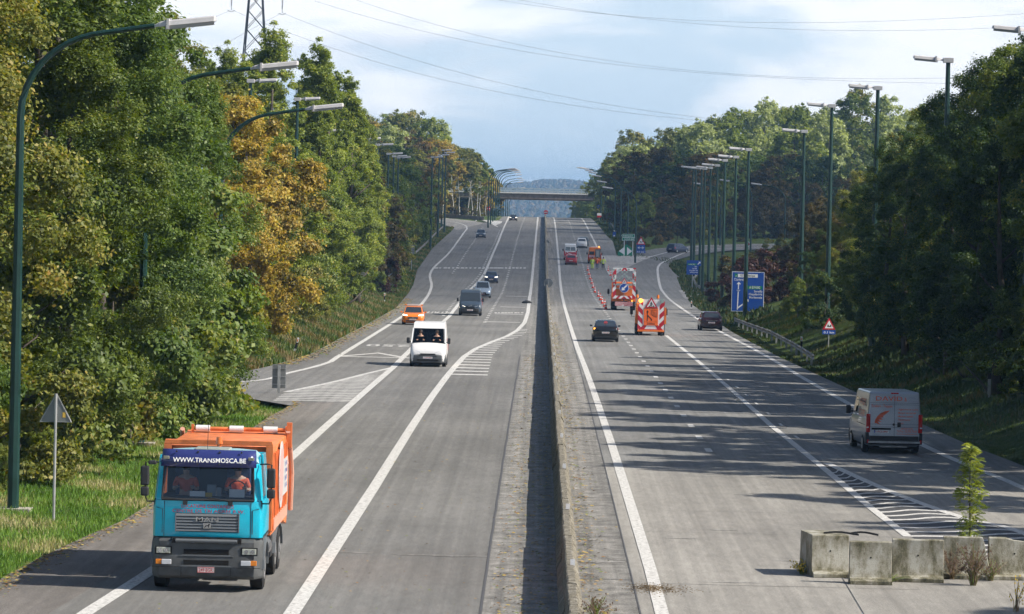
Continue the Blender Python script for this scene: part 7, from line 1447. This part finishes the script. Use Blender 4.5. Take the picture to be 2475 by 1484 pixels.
# cones
M_CONE = mat('cone_red', (.75, .07, .03), .55); M_CONEW = mat('cone_white', (.8, .8, .82), .45)
def cone(loc, label, h=.78):
    e = empty('traffic_cone', loc, TR.uniform(-.2, .2), label, 'traffic cone', 'traffic cones'); mb = MB(); mb.box(-.2, .2, -.2, .2, .0, .04); mb.loft([[(r_*math.cos(6.283*k/14), r_*math.sin(6.283*k/14), z) for k in range(14)] for z, r_ in ((.04, .145), (h*.96, .032), (h, .028))]); mb.build('body', M_CONE, e)
    for a, b2 in ((.30, .45), (.62, .78)):
        mb = MB(); mb.loft([[(r_*math.cos(6.283*k/14), r_*math.sin(6.283*k/14), z) for k in range(14)] for z, r_ in ((h*a, .150-.118*a), (h*b2, .150-.118*b2))]); mb.build('white_band', M_CONEW, e)
    return e
def zs3(x, y): return ((2330+x/3.5326)/1.655, (980+y/3.5326)/1.655)
cl = [(74, 362), (88, 422), (106, 485), (128, 548), (146, 610), (173, 672), (222, 732), (252, 780), (277, 829), (312, 874), (327, 910)]
c0 = cone((0, 0, 0), '')
for k, (x, y) in enumerate(cl):
    X, Y = P(*zs3(x, y)); e_ = c0 if k == 0 else copy_tree(c0); e_.location = (X, Y, float(zr(Y))); e_['label'] = ['farthest', 'second farthest', 'third farthest', 'fourth farthest', 'fifth farthest', 'middle', 'first after the gap', 'second after the gap', 'third after the gap', 'last but one', 'nearest'][k]+' red and white cone of the long left row'
for k, (x, y) in enumerate([(363, 370), (396, 434), (422, 496)]):
    X, Y = P(*zs3(x, y)); e_ = copy_tree(c0); e_.location = (X, Y, float(zr(Y))); e_['label'] = ['farthest', 'middle', 'nearest'][k]+' red and white cone of the short right row beside the lamp frame lorry'
# ------------------------------------------------------------------ signs
M_SBLUE = mat('sign_blue', (.01, .07, .36), .4); M_SGREEN = mat('sign_green', (.0, .20, .11), .45); M_BACK = mat('sign_back', (.24, .25, .25), .5, metal=.3, noise=.15, nscale=2); M_BLK = mat('sign_black', (.01, .01, .01), .6)
M_POST = mat('sign_post', (.42, .43, .43), .5, metal=.3, noise=.2, nscale=3)
def base(name, X, Y, label, cat, group=None, rz=0): return empty(name, (X, Y, ground_z(X, Y)), rz, label, cat, group)
def T_(parent, s, x, z, h, w, m, y=-.03, al='c'):
    mb = MB(); put_text(mb, s, (x, y, z), (1, 0, 0), (0, 0, 1), h, w, al); mb.build('lettering', m, parent)
# big blue sign
Yb = 352.0; (xa, zt_), (xb, zb2) = at(1532/1, 0, Yb), at(0, 0, Yb)
xl, zt_ = at(1769.5, 656, Yb); xr, zb2 = at(1845.5, 754, Yb); X = (xl+xr)/2; e = base('direction_sign', X, Yb, 'big blue direction sign behind a lamp mast on the right verge', 'road sign'); z0 = e.location.z; w2 = (xr-xl)/2; zl, zh = zb2-z0, zt_-z0; H_ = zh-zl
mb = MB(); mb.box(-w2, w2, -.02, .02, zl, zh); bd = mb.build('board', M_SWHITE, e); mb = MB(); mb.box(-w2+.05, w2-.05, -.026, -.02, zl+.05, zh-.05); mb.build('blue_field', M_SBLUE, bd)
sx = lambda zx: -w2+(zx-912)/(1335-912)*2*w2; sz = lambda zy: zh-(zy-612)/(1158-612)*H_
mb = MB(); mb.box(sx(948), sx(985), -.032, -.027, sz(688), sz(640)); mb.build('green_field', M_SGREEN, bd); mb = MB(); mb.box(sx(1112), sx(1312), -.032, -.027, sz(850), sz(805)); mb.build('green_field', M_SGREEN, bd)
mb = MB(); mb.box(sx(988), sx(1248), -.032, -.027, sz(690), sz(643)); mb.build('white_field', M_SWHITE, bd)
T_(bd, 'A', sx(966), sz(682), .14*1, .12, M_SWHITE, -.034); T_(bd, 'R3 Périphérique', sx(1118), sz(680), .22, 1.28, M_BLK, -.034); T_(bd, 'Charleroi', sx(940), sz(735), .22, .85, M_SWHITE, -.03, 'l')
T_(bd, 'A E19-E42', sx(1212), sz(842), .24, .98, M_SWHITE, -.034)
for s, zy, w in (('Seneffe', 892, .74), ('Chapelle-l-Ht', 932, 1.2), ('Morlanwelz', 976, 1.15)): T_(bd, s, sx(1312), sz(zy), .2, w, M_SWHITE, -.03, 'r')
mb = MB(); q = lambda pts: mb.prism([(sx(a), sz(b2)) for a, b2 in pts], 'y', -.032, -.027)
q([(985, 1135), (998, 1135), (1008, 785), (1032, 785), (1003, 752), (972, 785), (994, 785)]); q([(996, 1100), (1060, 1050), (1060, 1070), (996, 1122)]); q([(1085, 1028), (1110, 1003), (1096, 990), (1135, 990), (1135, 1028), (1122, 1015), (1096, 1040)]); mb.build('white_arrow', M_SWHITE, bd)
mb = MB(); mb.box(sx(970), sx(1030), -.038, -.033, sz(884), sz(852)); nb = mb.build('number_field', M_SBLUE, bd); T_(nb, 'N54', sx(1000), sz(878), .13, .3, M_SWHITE, -.042)
for x in (-w2*.62, w2*.42):
    mb = MB(); mb.box(x-.07, x+.07, .02, .16, -.2, zh-.3); mb.build('post', M_POST, e)
# small blue sign
Yb = 498.0; xl, zt_ = at(1660, 629, Yb); xr, zb2 = at(1688, 664, Yb); xr2, _ = at(1692, 640, Yb); X = (xl+xr)/2; e = base('direction_sign', X, Yb, 'small blue exit sign with its upper right arrow corner at the slip road', 'road sign'); z0 = e.location.z; w2 = (xr-xl)/2; zl, zh = zb2-z0, zt_-z0
e.location.z = min(z0, zb2-.3)
zl, zh = zb2-e.location.z, zt_-e.location.z
mb = MB(); mb.prism([(-w2, zl), (w2, zl), (w2, zl+(zh-zl)*.6), (w2+.3, zl+(zh-zl)*.62), (w2+.3, zh), (-w2, zh)], 'y', -.02, .02); bd = mb.build('board', M_SBLUE, e)
mb = MB(); mb.box(-w2+.1, w2-.25, -.027, -.022, zh-.62, zh-.38); mb.build('green_field', M_SGREEN, bd); T_(bd, 'A E19-E42', -.1, zh-.58, .15, .8, M_SWHITE)
for k, (s, w) in enumerate((('N54', .3), ('Seneffe', .6), ('Chapelle-l-Ht', 1.1), ('Morlanwelz', .95))): T_(bd, s, w2-.08 if k > 1 else w2-.2, zh-.86-.24*k, .15, w, M_SWHITE, -.03, 'r')
mb = MB(); a0, b0 = w2+.05, zh-.3; mb.prism([(a0-.2, b0-.15), (a0, b0+.05), (a0-.08, b0+.13), (a0+.18, b0+.15), (a0+.16, b0-.11), (a0+.08, b0-.03), (a0-.12, b0-.23)], 'y', -.03, -.023); mb.build('white_arrow', M_SWHITE, bd)
mb = MB(); mb.box(-.05, .05, .02, .1, -.2, zl+.5); mb.build('post', M_POST, e)
# green direction signs and the green and white marker at the fork
Yb = P(1515, 620)[1]; X, _ = at(1520, 575, Yb); e = base('fork_sign', X, Yb, 'pair of green arrow signs on two posts at the fork', 'road sign'); e.location.z = float(zr(Yb)); z0 = e.location.z
g_ = lambda px, py: (at(px, py, Yb)[0]-X, at(px, py, Yb)[1]-z0)
for (x0, y0_, x1, y1_), dr_, tx in (((1501.5, 566, 1534.5, 573.5), -1, 'Périphérique R3 A'), ((1503.5, 574.5, 1538, 581.5), 1, 'A E19-E42')):
    (ax, az), (bx, bz) = g_(x0, y1_), g_(x1, y0_); mid = (az+bz)/2; k = .32
    pts = [(ax, mid), (ax+k, bz), (bx, bz), (bx, az), (ax+k, az)] if dr_ < 0 else [(ax, az), (ax, bz), (bx-k, bz), (bx, mid), (bx-k, az)]
    mb = MB(); mb.prism(pts, 'y', -.02, .02); bd = mb.build('arrow_board', M_SWHITE, e)
    cxm = (ax+bx)/2; cz = mid; mb = MB(); mb.prism([(cxm+(p[0]-cxm)*.95, cz+(p[1]-cz)*.84) for p in pts], 'y', -.027, -.022); mb.build('green_field', M_SGREEN, bd); T_(bd, tx, cxm, mid-.14, .28, (bx-ax)*.72, M_SWHITE, -.032)
for px in (1509, 1530):
    x = g_(px, 580)[0]; mb = MB(); mb.box(x-.05, x+.05, .025, .1, -.2, g_(px, 568)[1]); mb.build('post', M_SWHITE, e)
X2, Yg = P(1514, 619); z_ = float(zr(Yg)); e = empty('fork_marker', (X2, Yg, z_), 0, 'green beacon with two white triangles standing at the fork', 'road marker')
g_ = lambda px, py: (at(px, py, Yg)[0]-X2, at(px, py, Yg)[1]-z_)
mb = MB(); mb.prism([g_(1493, 618), g_(1493, 609), g_(1514, 590), g_(1530, 602), g_(1530, 618)], 'y', -.1, .4); bd = mb.build('body', M_SGREEN, e)
mb = MB(); mb.prism([g_(1495.5, 607), g_(1510, 596), g_(1510, 616)], 'y', -.11, -.102); mb.prism([g_(1528, 607), g_(1515.5, 597), g_(1515.5, 617)], 'y', -.11, -.102); mb.build('white_triangle', M_SWHITE, bd)
# warning signs
def warn(px, pt, pb, pw, Y, label, plates=(), back=False, post_to=None, rz=0, fig='car', grp=None):
    X, zt3 = at(px, pt, Y); _, zb3 = at(px, pb, Y); e = base('warning_sign', X, Y, label, 'road sign', grp, rz); z0 = e.location.z; s = pw*Y/FPX
    if back:
        mb = MB(); h = s*.88; zt4 = zt3-z0; mb.prism([(-s/2, zt4-h), (s/2, zt4-h), (s/2-.02, zt4-h+.08), (.03, zt4), (-.03, zt4), (-s/2+.02, zt4-h+.08)], 'y', 0, .03); tb = mb.build('plate', M_BACK, e, bevel=.008)
        mb = MB(); mb.tube([(-s/2, -.005, zt4-h), (s/2, -.005, zt4-h), (0, -.005, zt4), (-s/2, -.005, zt4-h)], .014, 5); mb.build('folded_rim', M_GALV, tb)
        mb = MB(); mb.box(.18, .26, -.006, -.002, zt4-h+.12, zt4-h+.26); mb.build('sticker', mat('sticker_yellow', (.7, .45, .08), .6), tb)
        mb = MB(); mb.cyl((0, -.05, -.2), 'z', .038, zt4+.22, 10); mb.build('post', M_POST, e); return e
    t_ = triangle_sign(e, 0, zt3-z0-s*.866, s, -.03, -1, figure=False)
    zc = zt3-z0-s*.60; mb = MB()
    for a in (-.13, .07): mb.prism([(a*s, zc-.02), (a*s+.02, zc+.10*s/1), (a*s+.08*s, zc+.10*s), (a*s+.12*s, zc-.02)], 'y', -.045, -.038)
    mb.prism([(-.16*s, zc-.06*s), (.16*s, zc-.06*s), (.12*s, zc), (-.12*s, zc)], 'y', -.045, -.038); mb.build('pictogram', M_BLK, t_)
    zc2 = zt3-z0-s*.866
    for (hh, ww, txt, col) in plates:
        mb = MB(); mb.box(-ww/2, ww/2, -.03, 0, zc2-hh, zc2-.03); p_ = mb.build('sub_plate', col, e); T_(p_, txt, 0, zc2-hh*.8, hh*.45, ww*.8, M_SWHITE, -.034); zc2 -= hh+.03
    mb = MB(); mb.cyl((0, .03, -.2), 'z', .04, zc2+.6, 8); mb.build('post', M_POST, e); return e
warn(1549.5, 571, 0, 23, P(1549, 605)[1]-30, 'red triangle sign over two small blue plates right of the fork', ((.85, 1.35, '↔', M_SBLUE), (.5, 1.5, '0,5 km', M_SBLUE)))
warn(2004, 768, 0, 33, 248, 'red triangle sign with blue 0,1 km plate in the shade of the right trees', ((.3, .85, '0,1 km', M_SBLUE),), rz=.2)
Yt = P(129, 1262)[1]; warn(136, 953, 0, 76, Yt+.4, 'grey back of a triangular sign on a post by the near left verge', back=True)
def back_disc(px, py, pd, Y, label, square=None, post=None, grp=None, onwall=False, X=None, plate=None):
    X_, z_ = at(px, py, Y); e = empty('sign_seen_from_behind', (X_, Y, ground_z(X_, Y) if not onwall else float(zr(Y))+.86), 0, label, 'road sign', grp); z0 = e.location.z; r_ = pd*Y/FPX/2; z = z_-z0
    mb = MB(); mb.cyl((0, 0, z), 'y', r_, .03, 26); d_ = mb.build('disc', M_BACK, e); mb = MB(); mb.tube([(r_*math.cos(6.283*k/26), -.01, z+r_*math.sin(6.283*k/26)) for k in range(27)], .012, 5); mb.build('folded_rim', M_GALV, d_)
    if square: zq = z+r_+square*.72; mb = MB(); mb.prism([(0, zq+square*.7), (square*.7, zq), (0, zq-square*.7), (-square*.7, zq)], 'y', 0, .03); mb.build('lozenge', M_BACK, e)
    if plate: mb = MB(); mb.box(-plate/2, plate/2, 0, .03, z-r_-.36, z-r_-.06); mb.build('sub_plate', M_BACK, e)
    top = z+r_*.8 if not square else z+r_+square*1.4
    mb = MB(); mb.cyl((0, -.05, -.2 if not onwall else .003), 'z', .035, top+(.2 if not onwall else 0), 8); mb.build('post', M_POST, e); return e
back_disc(1325, 684, 21, 474, 'round grey sign back on the median wall, nearer one', onwall=True)
back_disc(1321, 586.5, 14, 690, 'round grey sign back with small plate on the median wall, farther one', onwall=True, plate=.9)
back_disc(939, 681, 21, P(937, 712)[1]+2, 'grey round and diamond sign backs on one post, left verge', square=.75)
# boards seen from behind
def back_board(x0, y0_, x1, y1_, Y, label, rz=0, boards=1):
    (xa, za), (xb, zb3) = at(x0, y1_, Y), at(x1, y0_, Y); X = (xa+xb)/2; e = base('sign_seen_from_behind', X, Y, label, 'road sign', None, rz); z0 = e.location.z; w2 = (xb-xa)/2; za -= z0; zb3 -= z0
    mb = MB(); mb.box(-w2, w2, 0, .04, za, zb3); b_ = mb.build('board', M_BACK, e, bevel=.01); mb = MB(); n = max(2, int((zb3-za)/.3))
    for k in range(n): zz = za+(zb3-za)*(k+.5)/n; mb.box(-w2*.96, w2*.96, -.03, -.001, zz-.02, zz+.02)
    mb.build('stiffener', M_GALV, b_); mb = MB(); mb.box(-.06, .06, -.12, -.035, -.2, zb3-.05); mb.build('post', M_POST, e); return e
Yq = P(676, 950)[1]; back_board(657.5, 881, 691.5, 938, Yq, 'grey back of an upright board sign at the grass nose, left')
back_board(862, 655, 882, 704, P(866, 741)[1]+4, 'large grey board sign back behind a mast on the left verge')
back_board(989, 592, 1002, 614, 545, 'small grey board sign back before the distant crash barrier, left')
back_board(1497, 0, 1499, 1, 700, 'x') if False else None
# no entry signs
def noentry(px, py, pd, Y, label, wall=False):
    X, z = at(px, py, Y); e = empty('no_entry_sign', (X, Y, ground_z(X, Y) if not wall else float(zr(Y))+.86), 0, label, 'road sign', 'no entry signs'); z -= e.location.z; r_ = pd*Y/FPX/2
    mb = MB(); mb.cyl((0, 0, z), 'y', r_, .03, 26); d_ = mb.build('red_disc', mat('signal_red_bright', (.62, .02, .03), .5), e); mb = MB(); mb.box(-r_*.74, r_*.74, -.008, -.001, z-r_*.16, z+r_*.16); mb.build('white_bar', M_SWHITE, d_); mb = MB(); mb.cyl((0, .06, -.2 if not wall else .003), 'z', .05, z+.2-(.2 if wall else 0), 8); mb.build('post', M_SWHITE, e)
noentry(1319.5, 513, 10.5, 940, 'red no entry sign on the median wall before the crest', True)
noentry(1181.5, 504, 10, 890, 'red no entry sign left of the far carriageway')
X, z = at(1446, 499, 930); e = empty('keep_right_sign', (X, 930, ground_z(X, 930)), 0, 'small round blue arrow sign right of the bridge', 'road sign'); z -= e.location.z
mb = MB(); mb.cyl((0, 0, z), 'y', .42, .03, 20); d_ = mb.build('blue_disc', M_SBLUE, e); mb = MB(); mb.prism([(-.06, z-.25), (.06, z-.25), (.06, z+.05), (.18, z+.05), (0, z+.28), (-.18, z+.05), (-.06, z+.05)], 'y', -.01, -.002); mb.build('white_arrow', M_SWHITE, d_); mb = MB(); mb.cyl((0, .06, -.2), 'z', .05, z+.1, 8); mb.build('post', M_POST, e)
X, z = at(1448.5, 521, 905); e = empty('red_white_marker', (X, 905, ground_z(X, 905)), 0, 'small red and white box sign at the far right verge', 'road marker'); z = max(.6, z-e.location.z)
mb = MB(); mb.box(-.5, .5, -.03, .03, z, z+.55); mb.build('white_plate', M_SWHITE, e); mb = MB(); mb.box(-.5, .5, -.035, .03, z-.45, z-.004); mb.build('red_plate', M_SRED, e); mb = MB(); mb.box(-.05, .05, .04, .1, -.2, z+.3); mb.build('post', M_POST, e)
X, z = at(1484.5, 570, 735); e = empty('route_sign', (X, 735, ground_z(X, 735)), 0, 'narrow blue sign before the far right masts', 'road sign'); z -= e.location.z
mb = MB(); mb.box(-.3, .3, -.02, .02, max(.3, z-.7), z+.75); mb.build('board', M_SBLUE, e); mb = MB(); mb.box(-.12, .12, -.03, -.021, z-.1, z+.1); mb.cyl((0, -.03, z+.95), 'y', .12, .03, 10); mb.build('white_mark', M_SWHITE, e); mb = MB(); mb.box(-.04, .04, .021, .08, -.2, z+.9); mb.build('post', M_POST, e)
X, z = at(1808, 592, 640); X, z = at(1808.5, 590, 640); e = empty('lozenge_sign', (X, 640, ground_z(X, 640)), 0, 'small red and white lozenge sign behind the lamp mast right', 'road sign'); z -= e.location.z
mb = MB(); mb.prism([(0, z+.55), (.45, z), (0, z-.55), (-.45, z)], 'y', -.02, .02); l_ = mb.build('plate', M_SWHITE, e); mb = MB(); mb.prism([(0, z+.35), (.28, z), (0, z-.35), (-.28, z)], 'y', -.03, -.022); mb.build('red_field', M_SRED, l_); mb = MB(); mb.cyl((0, .05, -.2), 'z', .04, z+.1, 8); mb.build('post', M_POST, e)

# ------------------------------------------------------------------ marker posts
def post(px, py, label, dark=False, h=1.0, lean=0):
    X, Y = P(px, py); z = ground_z(X, Y); e = empty('marker_post', (X, Y, z), 0, label, 'marker post', 'white marker posts'); e.rotation_euler = (0, lean, 0); h += max(0, .0)
    mb = MB(); mb.prism([(-.06, -.1), (.06, -.1), (.06, h), (-.03, h+.04), (-.06, h)], 'y', -.05, .05); mb.build('body', M_SWHITE if not dark else M_POST, e)
    mb = MB(); mb.box(-.064, .064, -.054, .054, h*.35, h*.72) if not dark else mb.box(-.08, .08, -.06, .06, h-.2, h+.05); mb.build('band', M_BLK, e)
    if not dark: mb = MB(); mb.box(-.035, .035, -.06, -.055, h*.78, h*.92); mb.build('reflector', M_AMB, e)
for px, py, lab in ((929, 736, 'white marker post left of the round sign back'), (710, 856, 'leaning white marker post on the left bank'), (1936.5, 858, 'white marker post under the trees at the end of the right crash barrier'), (1671, 745, 'small white marker post below the small blue sign')): post(px, py, lab, lean=.25 if px == 710 else 0)
for px, py, lab in ((951, 704, 'dark topped stake on the left verge, nearer one'), (979, 665, 'dark topped stake on the left verge, farther one'), (2389, 1010, 'grey stake on the dark right bank')): post(px, py, lab, dark=True)
# ------------------------------------------------------------------ crash barriers
def barrier(pts, label, h=.72, wood=False, posts=4.0, lift=0):
    P3 = [Vector((x, y, ground_z(x, y)+lift)) for x, y in pts]; e = empty('crash_barrier', tuple(P3[0]), 0, label, 'crash barrier'); O = P3[0]; q = []
    for i in range(len(P3)-1):
        n = max(1, int((P3[i+1]-P3[i]).length/3)); q += [P3[i]+(P3[i+1]-P3[i])*(j/n) for j in range(n)]
    q.append(P3[-1]); prof = [(-.03, .0), (.05, .03), (.0, .11), (.0, .16), (.05, .24), (-.03, .29), (-.045, .29), (.03, .24), (-.015, .16), (-.015, .11), (.03, .03), (-.045, .0)]; rings = []
    for i, p in enumerate(q):
        d = (q[min(i+1, len(q)-1)]-q[max(i-1, 0)]); d.z = 0; d.normalize(); n_ = Vector((d.y, -d.x, 0)); rings.append([tuple(p-O+n_*a+Vector((0, 0, h-.3+b2))) for a, b2 in prof])
    mb = MB(); mb.loft(rings); mb.build('rail', mat('shade_brown_rail', (.22, .20, .18), .6, metal=.2, noise=.3, nscale=4), e)  # brown rail made darker: the shade on the verge is put into its colour
    dist = 0; last = None
    for i, p in enumerate(q):
        if last is None or (p-last).length >= posts: last = p; r_ = p-O; mb = MB(); mb.box(r_.x-.06, r_.x+.06, r_.y+.05, r_.y+.17, r_.z-.3, r_.z+h+.02); mb.build('post', M_POST, e)
    return e
def off(pts, dx): return [(x+dx, y) for x, y in pts]
br = [P(1750, 787), P(1790, 806), P(1830, 824), P(1880, 852), P(1915, 874), P(1930, 886)]
barrier(off(br, .9), 'steel crash barrier on the right verge below the big blue sign')
barrier(off([P(1015, 622), P(1036, 602), P(1062, 574), P(1080, 556), P(1088, 549)], -.9), 'steel crash barrier beside the distant left slip road', posts=8)
barrier([(20.3, 470), (19.9, 500), (20.6, 530), (22.6, 560)], 'curved crash barrier end left of the small blue sign', posts=6)
barrier([(14.6, 770), (14.8, 800), (15.0, 850), (15.0, 880)], 'crash barrier on the far right verge before the masts', posts=8)
barrier([(46, 772), (60, 778), (75, 782)], 'crash barrier on the side road seen between the masts, right', posts=6)
# low wall far left
mb = MB(); W_ = [(-22.6, 916), (-18, 902), (-13.2, 884)]; 
mb.loft([[(x-.2, y, 0), (x+.2, y-.2, 0), (x+.2, y-.2, .9), (x-.2, y, .9)] for x, y in W_]); mb.v = [(a, b2, c+float(zr(b2))) for a, b2, c in mb.v]
tag(mb.build('low_wall', M_DECK, None), 'long low grey concrete wall before the brown scrub far left', 'wall')
# rag on the median line, oil rag heap near the bottom
X, Y = P(1273, 733); mb = MB(); g = random.Random(2); rings = []
for z, r_ in ((0, .42), (.12, .45), (.25, .3), (.3, .12)): rings.append([(X+r_*1.1*math.cos(6.283*k/9)*g.uniform(.8, 1.2), Y+r_*.8*math.sin(6.283*k/9), float(zr(Y))+.01+z) for k in range(9)])
mb.loft(rings); tag(mb.build('lost_tarpaulin', M_DARKP), 'dark bundle lying on the left median line', 'bundle')
g = np.random.default_rng(6); mb = MB(); M_STRAW = [mat('straw', (.36, .25, .12), .95), mat('straw_dark', (.2, .14, .07), .95)]
Xs, Ys = P(1578, 1424)
for k in range(1500):
    u = g.normal(); v = g.normal(); x = Xs+.28*u+(.35 if g.random() < .25 else 0)*abs(g.normal()); y = Ys+.55*v-.25*max(0, x-Xs); a = g.uniform(0, 6.28); s_ = g.uniform(.02, .05); z = float(zr(y))+.022; mb.m(int(g.random() < .3))
    mb.add([(x, y, z), (x+math.cos(a)*s_, y+math.sin(a)*s_, z+.012), (x+math.cos(a)*s_*1.1-.012, y+math.sin(a)*s_+.012, z)], [(0, 1, 2)])
tag(mb.build('straw_patch', M_STRAW, fixn=False), 'brown patch of straw and sand on the right edge line, bottom', 'straw', kind='stuff')
# ------------------------------------------------------------------ haze
mb = MB(); mb.box(-7000, 7000, -250, 9500, -62, 82)
hz = mb.build('haze', bpy.data.materials.new('haze_air')); tag(hz, kind='stuff'); hm = hz.data.materials[0]; hm.use_nodes = True; t = hm.node_tree; t.nodes.clear()
vo = t.nodes.new('ShaderNodeVolumePrincipled'); vo.inputs['Density'].default_value = .00012; vo.inputs['Color'].default_value = (.28, .5, .85, 1); vo.inputs['Anisotropy'].default_value = .0
oo = t.nodes.new('ShaderNodeOutputMaterial'); t.links.new(vo.outputs[0], oo.inputs['Volume'])
# ------------------------------------------------------------------ the thin cloud between the sun and the middle of the road (it stands well to the right, above the picture)
cm = bpy.data.materials.new('cloud_vapour'); cm.use_nodes = True; t = cm.node_tree; t.nodes.clear()
vo = t.nodes.new('ShaderNodeVolumePrincipled'); vo.inputs['Density'].default_value = .0075; vo.inputs['Color'].default_value = (.97, .97, .98, 1); vo.inputs['Anisotropy'].default_value = .3
oo = t.nodes.new('ShaderNodeOutputMaterial'); t.links.new(vo.outputs[0], oo.inputs['Volume'])
c0_ = Vector((0, 625, 2))+sd*900; g = np.random.default_rng(3); nu, nv = 48, 24; V = []
for a in range(nv+1):
    ph = math.pi*a/nv
    for b2 in range(nu):
        th = 2*math.pi*b2/nu; k = 1+.12*math.sin(3*th+2*ph)+.08*math.sin(7*th+1)+.06*math.sin(5*ph+4*th)
        V.append((c0_.x+150*k*math.sin(ph)*math.cos(th), c0_.y+232*k*math.sin(ph)*math.sin(th), c0_.z+70*k*math.cos(ph)))
F = [(a*nu+b2, a*nu+(b2+1) % nu, (a+1)*nu+(b2+1) % nu, (a+1)*nu+b2) for a in range(nv) for b2 in range(nu)]
mb = MB(); mb.add(V, F); o = mb.build('cloud', cm, smooth=True); tag(o, 'thin cloud drifting before the sun', 'cloud', kind='stuff')
